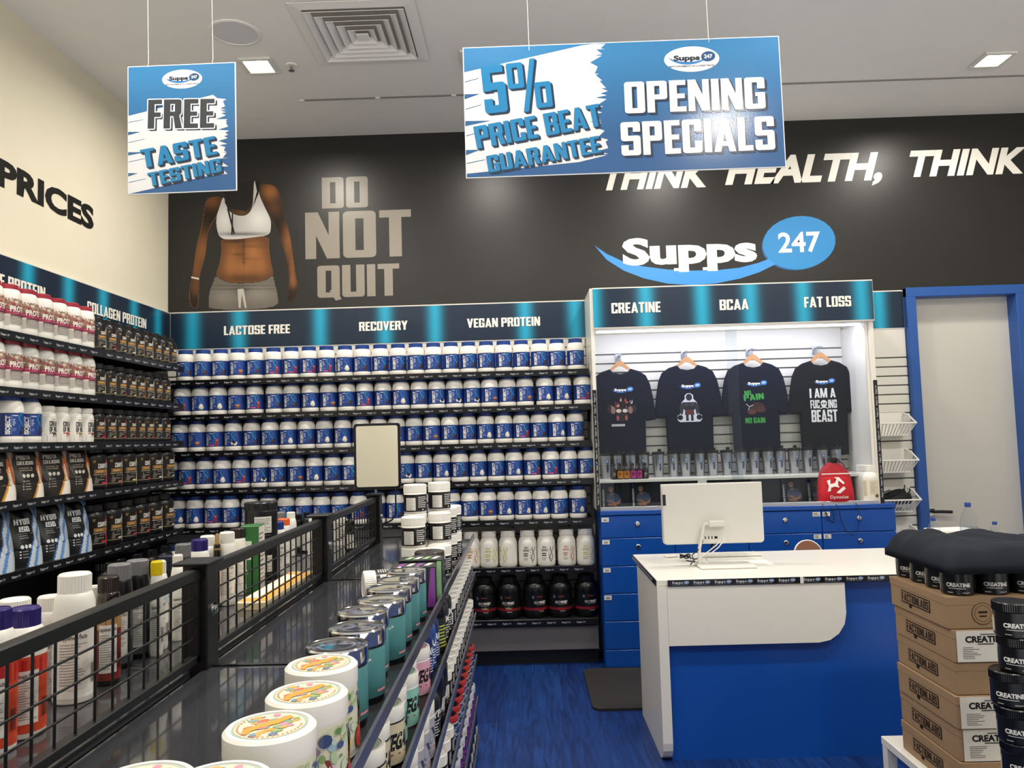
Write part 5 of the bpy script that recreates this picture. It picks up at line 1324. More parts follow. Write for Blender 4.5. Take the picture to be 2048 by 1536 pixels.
for ci in range(ncol):
    for ri in range(6):
        x0, x1, z1, z0 = CX0 + cwid * ci + .002, CX0 + cwid * (ci + 1) - .002, rowz[ri] - .002, rowz[ri + 1] + .002
        d = cpart('drawer', B().box(x0, x1, CY, CY + .021, z0, z1, BLUE_L, .0025))
        if ri < 2 or ci == 0 and ri < 2:
            lk = D.objects.new('lock', LOCKM); C.objects.link(lk); lk.parent = d; lk.location = Vector(((x0 + x1) / 2, CY, z1 - .055)) - OC
        if (ci == 0 and ri < 4) or (ci in (2, 3) and ri < 2):
            xa = x0 + .004 if ci != 2 else x1 - .056
            g = B().box(xa, xa + .048, CY - .0022, CY - .0002, z1 - .036, z1 - .008, mat('tag_white', '#E4E2DC', .5, bump=.02))
            g.text('365', 'bold', xa + .012, xa + .036, z1 - .029, .012, lambda u, v: (u, CY - .0027, v), PRINTM, '#26282C') if ci == 0 else g.lines(xa + .006, xa + .042, z1 - .032, z1 - .012, 2, lambda u, v: (u, CY - .0027, v), PRINTM, '#4A4C50')
            cpart('price_tag', g, d, 'white drawer tag')

# ---------------------------------------------------------------- t-shirts on wooden hangers
SHY = YB - .13
NAVYC = mat('navy_cotton', '#0E1222', .9, spec=.15, bump=.05, nscale=120); CHARC = mat('black_cotton', '#111215', .9, spec=.15, bump=.05, nscale=120)
WOOD = mat('hanger_wood', '#C08A55', .45, noise=.3, nscale=25, bump=.03)
def shirt(kind, m):
    out = [(-.072, 0), (-.05, -.026), (0, -.036), (.05, -.026), (.072, 0), (.13, -.018), (.178, -.05), (.205, -.11), (.222, -.2), (.24, -.34), (.238, -.362), (.17, -.372), (.165, -.33), (.163, -.45), (.16, -.66), (.08, -.668), (-.08, -.668), (-.16, -.66), (-.163, -.45), (-.165, -.33), (-.17, -.372), (-.238, -.362), (-.24, -.34), (-.222, -.2), (-.205, -.11), (-.178, -.05), (-.13, -.018)]
    out = out[::-1]
    n = len(out)
    def inset(k, dz):
        r = []
        for i, (x, y) in enumerate(out):
            a, c = out[i - 1], out[(i + 1) % n]; t = Vector((c[0] - a[0], c[1] - a[1])).normalized(); nn = Vector((-t.y, t.x))
            r.append((x + nn.x * k, y + nn.y * k))
        return r
    b = B(); rings = [(out, .012), (out, -.004), (inset(.006, 0), -.012), (inset(.014, 0), -.015)]
    vs = [(x, d, z) for ring, d in rings for x, z in ring]
    fs = []
    for k in range(3):
        for i in range(n): fs.append((k * n + i, (k + 1) * n + i, (k + 1) * n + (i + 1) % n, k * n + (i + 1) % n))
    b.add(vs, fs, m, None, True)
    for ring, d in ((rings[3][0], -.015), (out, .012)):
        tri = tessellate_polygon([[Vector((p[0], p[1], 0)) for p in ring]]); b.add([(x, d, z) for x, z in ring], [list(t) for t in tri], m)
    p = B(); fn = lambda off: (lambda u, v: (u, -.0155 - off, v))
    f0 = lambda u, v: fn(.0004)(u - .075 + .01, v - .155)
    logo(p, f0, .15, PRINTM, sw='#3A6FB5', disc='#3A78BE'); logo_text(p, lambda u, v: fn(.0009)(u - .065, v - .155), .15, PRINTM, fine=True)
    f = fn(.0006); g = fn(.001); h = fn(.0014)
    rnd = random.Random(ord(kind))
    if kind == 'a':
        for k in range(26):
            a = rnd.uniform(.2, PI - .2); q = rnd.uniform(.03, .085); s_ = rnd.uniform(.006, .016)
            cx, cz = q * math.cos(a), -.28 + q * math.sin(a)
            p.poly([(cx - s_ * .4, cz - s_), (cx + s_ * .4, cz - s_ * .6), (cx + s_ * .5 * math.cos(a), cz + s_)], f, PRINTM, rnd.choice(['#B0483F', '#D4CFC6', '#8A3A36', '#C98A7A', '#6E2A2A']))
        p.ellipse(0, -.25, .018, .022, g, PRINTM, '#1E1416'); p.poly([(-.055, -.27), (.055, -.27), (.04, -.33), (.022, -.37), (-.022, -.37), (-.04, -.33)], g, PRINTM, '#2E2022', tess=True)
        for sx in (-1, 1):
            p.ellipse(sx * .085, -.28, .018, .028, g, PRINTM, '#2A2226'); p.ellipse(sx * .06, -.29, .016, .026, h, PRINTM, '#8E6A62'); p.ellipse(sx * .022, -.295, .018, .013, h, PRINTM, '#CFC4BA'); p.ellipse(sx * .03, -.345, .01, .018, h, PRINTM, '#9C5048')
        p.lines(-.075, .075, -.405, -.385, 1, g, PRINTM, '#B9B7B2', .8)
    if kind == 'b':
        so = [(-.012, -.2), (-.03, -.215), (-.03, -.24), (-.05, -.26), (-.062, -.3), (-.066, -.345), (-.085, -.355), (-.085, -.385), (-.07, -.4), (.07, -.4), (.085, -.385), (.085, -.355), (.066, -.345), (.062, -.3), (.05, -.26), (.03, -.24), (.03, -.215), (.012, -.2)]
        p.poly(so[::-1], f, PRINTM, '#CDD2DA', tess=True)
        p.poly([(-.048, -.262), (.048, -.262), (.054, -.3), (.03, -.32), (-.03, -.32), (-.054, -.3)], g, PRINTM, '#26262C', tess=True)
        p.ellipse(0, -.228, .022, .024, g, PRINTM, '#2C2A2E')
        for sx in (-1, 1):
            p.ellipse(sx * .055, -.31, .013, .04, g, PRINTM, '#313036'); p.ellipse(sx * .066, -.368, .019, .018, h, PRINTM, '#17181C'); p.rect(min(sx * .008, sx * .026), max(sx * .008, sx * .026), -.392, -.335, g, PRINTM, '#2A2A30')
        p.poly([(-.03, -.315), (.03, -.315), (.034, -.35), (-.034, -.35)], h, PRINTM, '#5A2F34'); p.ellipse(-.02, -.28, .017, .011, h, PRINTM, '#3E3E46'); p.ellipse(.02, -.28, .017, .011, h, PRINTM, '#3E3E46')
    if kind == 'c':
        p.text('NO', 'block', -.075, -.03, -.228, .03, f, PRINTM, '#3F9A45'); p.text('PAIN', 'block', -.08, .06, -.27, .042, f, PRINTM, '#3F9A45', rot=.08)
        p.ellipse(.012, -.315, .05, .035, f, PRINTM, '#3A2622'); p.ellipse(-.03, -.345, .03, .02, g, PRINTM, '#54362C'); p.ellipse(.035, -.33, .03, .022, g, PRINTM, '#4A2E28')
        for a in (.4, 2.4, 4.4): p.rect(-.045, -.015, -.002, .002, (lambda a: lambda u, v: f(-.045 + (u + .045) * math.cos(a) - v * math.sin(a), -.31 + (u + .045) * math.sin(a) + v * math.cos(a)))(a), PRINTM, '#C9C9C9')
        p.text('NO GAIN', 'block', -.078, .06, -.425, .038, f, PRINTM, '#3F9A45')
    if kind == 'd':
        p.text('I AM A', 'block', -.095, .085, -.262, .066, f, PRINTM, '#E4E2DD')
        p.text('FUC', 'block', -.093, -.03, -.335, .058, f, PRINTM, '#E4E2DD'); p.text('ING', 'block', .03, .09, -.335, .058, f, PRINTM, '#E4E2DD')
        p.ellipse(0, -.3, .022, .022, f, PRINTM, '#E4E2DD'); p.rect(-.012, .012, -.333, -.31, f, PRINTM, '#E4E2DD')
        for sx in (-1, 1): p.ellipse(sx * .008, -.302, .0055, .0065, g, PRINTM, '#17181C'); p.poly([(sx * .03, -.336), (sx * .024, -.34), (sx * -.02, -.318), (sx * -.016, -.313)], f, PRINTM, '#E4E2DD')
        p.text('BEAST', 'block', -.09, .09, -.43, .084, f, PRINTM, '#E4E2DD')
    return [('fabric', b), ('print', p)]
for px, cy_, kd, m, lb in ((1240, 738, 'a', NAVYC, 'navy t-shirt with a red and white muscle print, behind the small sauce bottles'), (1374, 730, 'b', NAVYC, 'navy t-shirt with a white-edged weightlifter print'), (1506, 725, 'c', NAVYC, 'navy t-shirt with green no pain no gain print'), (1641, 721, 'd', CHARC, 'black t-shirt with large white block lettering')):
    p = at(px, cy_, y=SHY)
    thing('t_shirt', lb, 't-shirt', (p.x, SHY, p.z), 0, 't-shirts in the display cabinet', shirt(kd, m))
    hg = B(); th = lambda u, v, d: (u, d, v)
    hg.prism([(-.085, -.012), (-.07, .002), (-.018, .052), (0, .058), (.018, .052), (.07, .002), (.085, -.012), (.08, -.024), (.012, .02), (-.012, .02), (-.08, -.024)], -.003, .009, th, WOOD)
    hk = B().tube([(0, .003, .055), (0, .003, .078), (.006, .003, .092), (.018, .003, .096), (.026, .003, .09)], .0022, STEEL, 8)
    q = thing('coat_hanger', 'wooden hanger inside the ' + lb.split(',')[0], 'hanger', (p.x, SHY + .0, p.z), 0, 'wooden hangers', [('shoulder_bar', hg), ('hook', hk)])
    fo = B().box(-.022, .022, .0, .006, .05, .115, STEEL, .001)
    thing('display_hook', 'steel face-out hook holding the ' + lb.split(',')[0], 'hook', (p.x + .0, YB - .046, p.z), 0, 'steel hooks on the slat board', [('plate', fo), ('arm', B().box(-.006, .006, -.105, .0, .09, .1, STEEL, .001))])

# ---------------------------------------------------------------- shakers, small bottles, booklets
def shaker():
    b = B().lathe([(0, 0), (.029, 0), (.031, .004), (.041, .15), (.0415, .158), (.040, .16)], STEEL, 28)
    c = B().lathe([(.042, .156), (.043, .16), (.042, .172), (.03, .176), (0, .177)], BLACK_P, 28); c.lathe([(.013, .176), (.013, .192), (.008, .194), (0, .194)], BLACK_P, 14, cx=.012)
    l = B()
    rr = lambda v: .0312 + .0098 * max(0, (v - .004)) / .146
    f = lambda u, v: ((rr(v) + .0006) * math.sin(u / rr(v)), -(rr(v) + .0006) * math.cos(u / rr(v)), v)
    g = lambda u, v: f(-v + .004, u)                      # runs upwards
    l.text('Supps', 'heavy', .04, .09, -.004, .014, lambda u, v: f(.006 - (v), .135 - u), PRINTM, '#1B2230')
    l.ellipse(.002, .118, .007, .011, f, PRINTM, '#2F6EB5', 16); l.ellipse(.002, .118, .004, .007, lambda u, v: f(u, v), PRINTM, '#9FB4CC', 12)
    l.poly([(.012, .05), (.015, .06), (.015, .1), (.012, .11), (.012, .08)], f, PRINTM, '#2F6EB5')
    lp_ = B().tube([(.03, -.0, .172), (.044, 0, .176), (.048, 0, .165), (.043, 0, .152)], .0022, BLACK_P, 6)
    return [('cup', b.mesh('c')), ('lid', c.mesh('l'), [('carry_loop', lp_.mesh('cl'))]), ('print', l.mesh('p'))]
SHK = shaker()
for k, cx in enumerate((125, 222, 325, 430, 545, 668, 762, 878, 980, 1097, 1210, 1318, 1423, 1527, 1632, 1745, 1857, 1970)):
    p = at(1180 + cx / 4, 925, y=CY + .26)
    x = max(p.x, CX0 + .055)
    thing('shaker_cup', 'steel shaker cup with black lid, %s from the left on the cabinet shelf' % ORD[k], 'shaker', (x, CY + .26 + (.012 if k % 2 else 0), SZ), random.uniform(-.3, .15), 'steel shaker cups', SHK)
def sauce(col, txt):
    b = B().lathe([(0, 0), (.0195, 0), (.021, .003), (.021, .06), (.016, .07), (.009, .08), (.008, .092)], AMBER, 20); c = B().lathe([(.009, .09), (.0095, .092), (.0095, .106), (0, .107)], BLACK_P, 16)
    l = B(); band(l, .021, .008, .056, col, seg=20); f = wrap(.021, .0008); l.lines(-.014, .014, .012, .052, 5, f, PRINT, txt, .45, 2); l.ellipse(0, .036, .009, .009, f, PRINT, txt, 10)
    return [('bottle', b), ('cap', c), ('label', l)]
for k, (cx, col, tx, nm) in enumerate(((190, '#191716', '#8E8B84', 'black label, beside the first shaker'), (238, '#B9793A', '#5A3418', 'orange label, next to a black-labelled one'), (290, '#B9793A', '#5A3418', 'orange label, next to a pink-labelled one'), (342, '#A8447E', '#3C1530', 'pink label, next to an orange-labelled one'), (392, '#A8447E', '#3C1530', 'pink label, next to a black-labelled one'), (442, '#191716', '#8E8B84', 'black label, in front of the fourth shaker'))):
    p = at(1180 + cx / 4, 930, y=CY + .12)
    thing('sauce_bottle', 'small dark sauce bottle with ' + nm, 'bottle', (p.x, CY + .12, SZ), 0, 'small sauce bottles', sauce(col, tx))
def booklet():
    W2, Hh = .066, .168
    b = B().box(-W2, W2, 0, .012, 0, Hh, mat('booklet_cover', '#15171B', .35, bump=.02), .001)
    l = B(); f = lambda u, v: (u, -.0006, v); g = lambda u, v: (u, -.001, v); h = lambda u, v: (u, -.0014, v); h2 = lambda u, v: (u, -.0018, v)
    l.text('NO EXCUSES', 'block', .012, .128, -W2 + .016, .012, f, PRINT, '#E4E2DC', vert=True); l.rect(-W2 + .003, -W2 + .016, .135, .165, f, PRINT, '#37346E')
    l.poly([(-.036, .05), (-.03, .085), (-.012, .102), (.008, .108), (.03, .1), (.05, .088), (.062, .06), (.058, .03), (-.02, .025)], f, PRINT, '#4D5A72', tess=True)
    l.poly([(-.012, .1), (.01, .104), (.006, .086), (-.004, .086)], g, PRINT, '#A87358', tess=True)
    l.ellipse(-.004, .128, .017, .022, g, PRINT, '#B57F62', 18); l.poly([(-.022, .13), (-.019, .148), (-.006, .156), (.01, .152), (.014, .134), (.009, .142), (-.012, .144), (-.018, .136)], h, PRINT, '#201813', tess=True)
    for sx in (-.011, .002): l.ellipse(sx, .131, .0022, .0014, h, PRINT, '#2A1C16', 8)
    l.ellipse(-.004, .118, .007, .0026, h, PRINT, '#E4D8CE', 10); l.poly([(-.005, .131), (-.008, .124), (-.002, .124)], h2, PRINT, '#9A6A50')
    for q in ([(-.036, .05), (-.02, .046), (.03, .022), (.04, .03), (-.01, .056)], [(.06, .055), (.052, .03), (-.01, .014), (-.02, .024), (.03, .04)], [(-.03, .02), (.03, .014), (.03, .026), (-.026, .032)]): l.poly(q, g, PRINT, '#B07A5C', tess=True)
    l.lines(.03, .062, .115, .155, 5, f, PRINT, '#3C4048', .35)
    return [('cover', b.mesh('b')), ('print', l.mesh('p'))]
BK = booklet()
for k, (cx, nm) in enumerate(((172, 'first from the left'), (411, 'second from the left'), (675, 'third, its top above the computer'), (945, 'fourth, half behind the price tag'), (1222, 'fifth, its top above the computer'), (1617, 'sixth, clear of the computer'), (1820, 'seventh, partly behind the red bag'), (2075, 'last, between red bag and white tub'))):
    p = at(1180 + cx / 4, 980, y=CY + .17)
    thing('booklet', 'black booklet with a smiling man in grey shirt, %s' % nm, 'booklet', (max(p.x, CX0 + .078), CY + .165, CT + .0005), 0, 'booklets in the cabinet', BK, tilt=(-.1, 0, 0))
pt = at(1404, 957, y=CY + .048)
single('price_tag', B().box(-.03, .03, -.003, .0, -.034, .004, mat('tag_white'), .001), 'crumpled white tag on the shelf edge above the computer', 'tag', (pt.x, CY + .048, pt.z))

# ---------------------------------------------------------------- red drawstring bag, white tub
RED = mat('red_nylon', '#C4222F', .55, spec=.3, bump=.15, nscale=40)
bp = at(1674, 1008, y=CY - .03 + .06)
bag = thing('drawstring_bag', 'red drawstring bag with white angular emblem on the cabinet ledge', 'bag', (bp.x, CY + .045, CT))
bb = B(); N1 = 28; prof = [(0, .108, .03), (.02, .118, .044), (.08, .118, .046), (.15, .112, .038), (.19, .104, .03), (.215, .092, .026), (.24, .07, .026), (.262, .045, .024), (.275, .034, .02)]
vs = []; fs = []
for j, (z, wx, wy) in enumerate(prof):
    for i in range(N1):
        a = 2 * PI * i / N1; k = 1 + (.05 * math.sin(a * 7 + j) if j > 5 else .015 * math.sin(a * 5 + j * 2))
        ca, sa = math.cos(a), math.sin(a)
        vs.append((wx * math.copysign(abs(ca) ** .7, ca) * k, wy * math.copysign(abs(sa) ** .8, sa) * k + .012 * (z / .28), z))
for j in range(len(prof) - 1):
    for i in range(N1): fs.append((j * N1 + i, j * N1 + (i + 1) % N1, (j + 1) * N1 + (i + 1) % N1, (j + 1) * N1 + i))
bb.add(vs, fs, RED, None, True); bb.add(vs[:N1], [list(range(N1))[::-1]], RED); part('sack', bb, bag)
nk = B().lathe([(.02, .268), (.03, .272), (.036, .285), (.034, .3), (.022, .303), (0, .297)], BLACK_P, 14, cy=.012); part('drawn_neck', nk, bag, 'black gathered neck')
pt_ = B().box(-.098, .092, -.0395, -.036, .196, .203, mat('white_tape', '#E9E4E0', .6, bump=.03), .001); part('white_tape', pt_, bag)
em = B(); f = lambda u, v: (u, -.0515 + max(0, v - .11) * .13, v)
Wc = '#F0ECE8'
for q in ([(-.07, .155), (-.048, .165), (-.048, .135), (-.02, .14), (-.005, .165), (.005, .155), (.0, .13), (.008, .11), (-.02, .118), (-.045, .112), (-.05, .09), (-.07, .085), (-.06, .12)], [(-.02, .178), (.01, .178), (.045, .14), (.035, .132)], [(-.015, .078), (.01, .072), (.05, .105), (.035, .118)]): em.poly(q, f, PRINTM, Wc, tess=True)
em.text('Dymatize', 'plain', -.055, .062, .04, .022, lambda u, v: (u, -.0535, v), PRINTM, Wc); part('emblem', em, bag)
co = B(); co.tube([(-.1, -.03, .01), (-.11, -.062, .0), (-.098, -.066, -.04), (-.07, -.066, -.1), (-.05, -.066, -.115), (-.045, -.066, -.06), (-.062, -.066, -.01), (-.03, -.066, -.06), (-.04, -.066, -.11), (-.085, -.066, -.1), (-.1, -.068, -.04)], .0022, BLACK_P, 6)
co.tube([(-.02, -.045, .004), (-.01, -.066, -.02), (.0, -.066, -.1), (.03, -.066, -.17), (.07, -.066, -.2), (.105, -.066, -.17), (.12, -.066, -.09), (.118, -.06, -.005), (.108, -.035, .012)], .0022, BLACK_P, 6)
co.tube([(.03, .01, .29), (.07, .02, .26), (.1, .03, .19), (.112, .03, .08), (.108, .0, .02)], .003, BLACK_P, 6)
part('cord', co, bag, 'thin black cord hanging over the drawers')
r = .08; wt = at(1737, 1008, y=CY + .09)
b = B().lathe([(0, 0), (r * .9, 0), (r * .98, .008), (r, .022), (r, .168), (r * .96, .185), (r * .82, .205), (r * .74, .212)], WHITE_P, 32)
l = B(); band(l, r, .03, .16, '#EAE5D6'); f = wrap(r, .001); g = wrap(r, .0014); h = wrap(r, .0018)
l.rect(-.03, .025, .06, .15, f, PRINT, '#D9D0BB', 4); l.lines(-.026, .02, .07, .14, 7, g, PRINT, '#B9A98A', .3, 3)
l.poly([(.02, .04), (.075, .036), (.08, .1), (.05, .11), (.03, .08)], g, PRINT, '#D9C27E', tess=True); l.ellipse(.066, .12, .02, .018, h, PRINT, '#7A4E38', 12); l.ellipse(.04, .06, .014, .014, h, PRINT, '#E6D79A', 12); l.ellipse(.066, .056, .012, .014, h, PRINT, '#B48A3E', 12); l.ellipse(.015, .05, .014, .01, h, PRINT, '#7A4E38', 10)
l.rect(-.068, -.048, .05, .15, f, PRINT, '#C9BFA8', 2)
thing('protein_tub', 'white tub with banana and chocolate print beside the red bag', 'protein tub', (wt.x, CY + .085, CT), .1, None, [('body', b), ('lid', ribbed(B(), r * .8, .21, .25, WHITE_P, 44)), ('label', l)])

# ---------------------------------------------------------------- white slatwall baskets and the shoes
def basket():
    m = WHITE_P; W2 = .165; b = B(); s = B()
    def P3(u, dp, z): return (u, -dp, z)
    back = B().box(-W2, W2, -.006, 0, .0, .165, m, .002)
    # floor, front and sides as slotted sheets
    fl = B().add([(-W2 + .03, 0, 0), (W2 - .03, 0, 0), (W2 - .03, -.12, 0), (-W2 + .03, -.12, 0), (-W2 + .03, 0, .005), (W2 - .03, 0, .005), (W2 - .03, -.12, .005), (-W2 + .03, -.12, .005)], [(0, 3, 2, 1), (4, 5, 6, 7), (2, 3, 7, 6), (0, 1, 5, 4), (1, 2, 6, 5), (0, 4, 7, 3)], m)
    fr = B(); n = 13
    for i in range(n + 1):
        t = -1 + 2 * i / n; x0, x1 = t * (W2 - .034), t * (W2 - .004)
        fr.add([(x0 - .0045, -.12, .0), (x0 + .0045, -.12, .0), (x1 + .0045, -.185, .085), (x1 - .0045, -.185, .085), (x0 - .0045, -.116, .002), (x0 + .0045, -.116, .002), (x1 + .0045, -.181, .087), (x1 - .0045, -.181, .087)], [(0, 1, 2, 3), (7, 6, 5, 4), (1, 5, 6, 2), (0, 3, 7, 4)], m)
    fr.box(-W2 - .004, W2 + .004, -.192, -.18, .082, .094, m, .003); fr.box(-W2 + .028, W2 - .028, -.125, -.114, 0, .012, m, .002)
    sd = []
    for sx in (-1, 1):
        q = B(); xb, xt = sx * (W2 - .03), sx * W2
        for i in range(9):
            t = i / 8; y0, y1 = -.005 - .115 * t, -.005 - .178 * t; zt = .16 - .07 * t
            q.add([(xb, y0 - .004, 0), (xb, y0 + .004, 0), (xt, y1 + .005, zt), (xt, y1 - .005, zt), (xb - sx * .004, y0 - .004, 0), (xb - sx * .004, y0 + .004, 0), (xt - sx * .004, y1 + .005, zt), (xt - sx * .004, y1 - .005, zt)], [(0, 1, 2, 3), (7, 6, 5, 4), (1, 5, 6, 2), (0, 3, 7, 4)], m)
        q.tube([(xt, -.003, .163), (xt, -.09, .14), (xt, -.185, .088)], .006, m, 8)
        sd.append(q.mesh('side'))
    return [('back_panel', back.mesh('b')), ('base_panel', fl.mesh('f')), ('front_grille', fr.mesh('g')), ('side_grille', sd[0]), ('side_grille', sd[1])]
BSK = basket()
bx = 2.53
for k, (py, nm) in enumerate(((845, 'topmost of the column by the blue door'), (919, 'second of the column by the blue door'), (998, 'third of the column, holding dark shoes'), (1075, 'lowest of the column by the blue door'))):
    z = at(1795, py + 27, y=YB - .15).z
    thing('wall_basket', 'white slotted plastic basket, ' + nm, 'basket', (bx + .0, YB - .02, z), 0, 'white baskets on the slat board', BSK)
    if k == 2:
        for j in range(2):
            sh = B(); n = 14; rings = []
            for i in range(n + 1):
                t = i / n; L_ = -.125 + .25 * t
                wv = .034 * (math.sin(PI * min(1, t * .93 + .07)) ** .45); hv = (.075 - .035 * t + .012 * math.sin(t * 6)) if t < .95 else .03
                rings.append([(wv * math.cos(a), L_, .004 + max(0, hv * .5 + hv * .5 * math.sin(a))) for a in [2 * PI * q / 12 for q in range(12)]])
            vs = [v for r_ in rings for v in r_]; fs = [(i * 12 + q, i * 12 + (q + 1) % 12, (i + 1) * 12 + (q + 1) % 12, (i + 1) * 12 + q) for i in range(n) for q in range(12)]
            sh.add(vs, fs, mat('shoe_mesh', '#1B1C20', .8, noise=.3, nscale=120, bump=.1), None, True); sh.add(vs[:12], [list(range(12))], MATS['shoe_mesh']); sh.add(vs[-12:], [list(range(12))[::-1]], MATS['shoe_mesh'])
            so = B(); so.prism([(.036 * math.cos(a) * (1 - .2 * math.sin(a)), .128 * math.sin(a)) for a in [2 * PI * q / 20 for q in range(20)]], -.012, .004, lambda u, v, d: (u, v, d), mat('shoe_sole', '#CFCBC4', .6, bump=.03))
            lc = B()
            for q in range(4): lc.tube([(-.02, -.01 + q * .02, .07 - q * .006), (0, -.008 + q * .02, .078 - q * .006), (.02, -.01 + q * .02, .07 - q * .006)], .003, mat('lace', '#2E2F35', .8, bump=.05), 6)
            lc.tube([(0, -.11, .075), (.01, -.14, .1), (.0, -.125, .11), (-.008, -.12, .08)], .003, MATS['lace'], 6)
            th = thing('shoe', ('dark running shoe in the third basket, nearer the front rim', 'dark running shoe in the third basket, nearer the wall')[j], 'shoe', (bx + .01, YB - .135 + j * .07, z + .05 + .02 * j), PI / 2 + .15, 'pair of dark shoes', [('upper', sh), ('sole', so), ('laces', lc)])

# ================================================================ counter
QY, QX0, QX1, QT = 3.64, .595, 2.45, .873
qz = at(1690, 1283, y=QY).z; qx = at(1690, 1200, y=QY).x
ctr = thing('shop_counter', 'white and blue shop counter with rounded white front panel', 'counter', ((QX0 + QX1) / 2, QY, FZ)); OQ = Vector(((QX0 + QX1) / 2, QY, FZ))
def qpart(name, b, label=None, parent=ctr):
    for i, v in enumerate(b.v): b.v[i] = v - OQ
    return part(name, b, parent, label)
QYB = 4.42
qpart('top', B().box(QX0, QX1, QY, QYB, QT - .03, QT, WLAM, .003))
sd = _rr(QY - .006, FZ, QYB - .15, QT - .031, 'a', .09)
# side slab with rounded foot
s = B(); s.prism(sd, QX0, QX0 + .045, lambda u, v, d: (d, u, v), WLAM); qpart('side_panel', s)
fp = _rr(QX0 + .046, qz, qx, QT - .031, 'b', .13)
s = B(); s.prism(fp, QY - .006, QY + .02, lambda u, v, d: (u, d, v), WLAM); qpart('front_panel', s, 'white front panel with rounded lower corner')
qpart('front_board', B().box(QX0 + .046, QX1, QY + .035, QY + .055, FZ, QT - .031, BLUE_L), 'glossy blue front')
s = B(); s.box(QX0 + .05, QX1, QY - .012, QY - .0065, QT - .03, QT - .001, BLACK_P, .001); 
u = QX0 + .07
def counter_logo(b, fn):
    b.text('Supps', 'tiny', 0, .05, .008, .012, fn, PRINT, '#DCE0E8'); b.ellipse(.066, .013, .012, .007, fn, PRINT, '#8FA6C6', 12); b.rect(.0, .07, .002, .0035, fn, PRINT, '#7C8496')
k = 0
while u < QX1 - .09:
    counter_logo(s, (lambda u0: lambda a, c: (u0 + a, QY - .0126, QT - .026 + c))(u)); u += .098 if k != 5 else .115; k += 1
s.box(QX0 + .66, QX0 + .675, QY - .0128, QY - .012, QT - .03, QT - .001, WLAM)
qpart('front_strip', s, 'black strip with repeated white logos')
s = B(); s.box(QX0 - .0045, QX0 - .0005, QY + .005, QYB, QT - .028, QT - .001, BLACK_P, .001); u = .02
while u < QYB - QY - .08:
    counter_logo(s, (lambda u0: lambda a, c: (QX0 - .005, QYB - u0 - a, QT - .026 + c))(u)); u += .085
qpart('side_strip', s, 'black strip with repeated white logos')
# ---------------------------------------------------------------- all-in-one computer, seen from behind
my = 4.03; a, c = at(1321, 967, y=my), at(1528, 1086, y=my)
mx_, mw = (a.x + c.x) / 2, c.x - a.x
mzt, mzb = at(1424, 966, y=my).z, at(1424, 1087, y=my).z
ALU = mat('white_casing', '#DCDAD4', .4, bump=.015, nscale=200)
pc = thing('desktop_computer', 'white all-in-one computer seen from behind on the counter', 'computer', (mx_, my, QT)); z0, z1 = mzb - QT, mzt - QT
s = B(); s.prism(_rr(-mw / 2, z0, mw / 2, z1, 'ab', .02), -.008, .012, lambda u, v, d: (u, d + .0, v), ALU)
s.prism(_rr(-mw / 2 + .004, z0 + .004, mw / 2 - .004, z1 - .004, 'abcd', .016), -.018, -.008, lambda u, v, d: (u, d, v), ALU)
part('casing', s, pc)
s = B(); s.rect(-mw / 2 + .005, mw / 2 - .005, z0 + .03, z1 - .005, lambda u, v: (-u, .0125, v), mat('screen_glass', '#0A0A0C', .08, spec=.6, noise=.05)); part('screen', s, pc)
s = B(); s.box(-mw / 2 + .004, -mw / 2 + .02, -.0192, -.018, z1 - .108, z1 - .052, BLACK_P); part('vent_patch', s, pc)
s = B(); zc = z0 + .028
xo = at(1400, 1075, y=my).x - mx_
for k in range(4): s.box(xo + .004 + k * .017, xo + .009 + k * .017, -.0192, -.018, zc - .002, zc + .012, BLACK_P)
s.box(xo + .07, xo + .085, -.0192, -.018, zc - .001, zc + .011, BLACK_P); part('port_row', s, pc)
xa = at(1413, 1050, y=my).x - mx_; xb_ = at(1444, 1050, y=my).x - mx_; za = z0 + .105
st = B(); st.box(xa, xb_ + .005, -.05, -.018, za - .016, za + .016, ALU, .006); part('hinge', st, pc)
ax = at(1402, 1060, y=my).x - mx_; bxx = at(1395, 1120, y=my).x - mx_
arm = B().tube([(xa + .005, -.035, za + .002), (ax + .012, -.036, za + .0), (ax + .003, -.037, za - .012), (ax, -.038, za - .03), (bxx + .003, -.04, z0 - .02), (bxx, -.042, .012)], .0085, ALU, 12); part('stand_arm', arm, pc)
ba = B().box(bxx - .02, bxx + .26, -.16, -.0, 0, .012, ALU, .005); part('stand_base', ba, pc)
cb = B(); cb.tube([(xo + .098, -.02, zc + .004), (xo + .1, -.04, zc), (xo + .07, -.05, zc - .03), (xo + .01, -.05, z0 - .045), (bxx - .01, -.04, .03), (bxx - .03, -.06, .006), (bxx + .05, -.03, .016)], .0028, WHITE_P, 8)
cb.tube([(xo + .112, -.02, zc + .004), (xo + .112, -.045, zc - .005), (xo + .08, -.055, zc - .04), (xo + .03, -.05, z0 - .05), (bxx + .03, -.03, .04), (bxx + .06, .01, .01)], .0028, WHITE_P, 8); part('white_cables', cb, pc)
cb = B().tube([(xo + .006, -.02, zc + .004), (xo + .004, -.04, zc - .01), (xo - .02, -.045, zc - .05), (xo - .055, -.045, z0 - .05), (xo - .045, -.045, .03), (bxx - .05, -.06, .01)], .003, BLACK_P, 8); part('black_cable', cb, pc)
x0 = at(1371, 1122, z=QT)
cl = B(); pts = [(.026 * math.cos(t) * (1 + .1 * math.sin(3 * t)), .02 * math.sin(t), .012 + .014 * math.sin(t * 1.3) ** 2 + .004 * t / 6) for t in [i / 40 * 6 * PI for i in range(41)]]
cl.tube(pts, .0032, BLACK_P, 6); cl.tube([(.02, .0, .02), (.05, .03, .004), (.09, .05, .004)], .003, BLACK_P, 6); cl.tube([(0, -.02, .006), (.03, -.05, .004), (.06, -.075, .004)], .003, BLACK_P, 6)
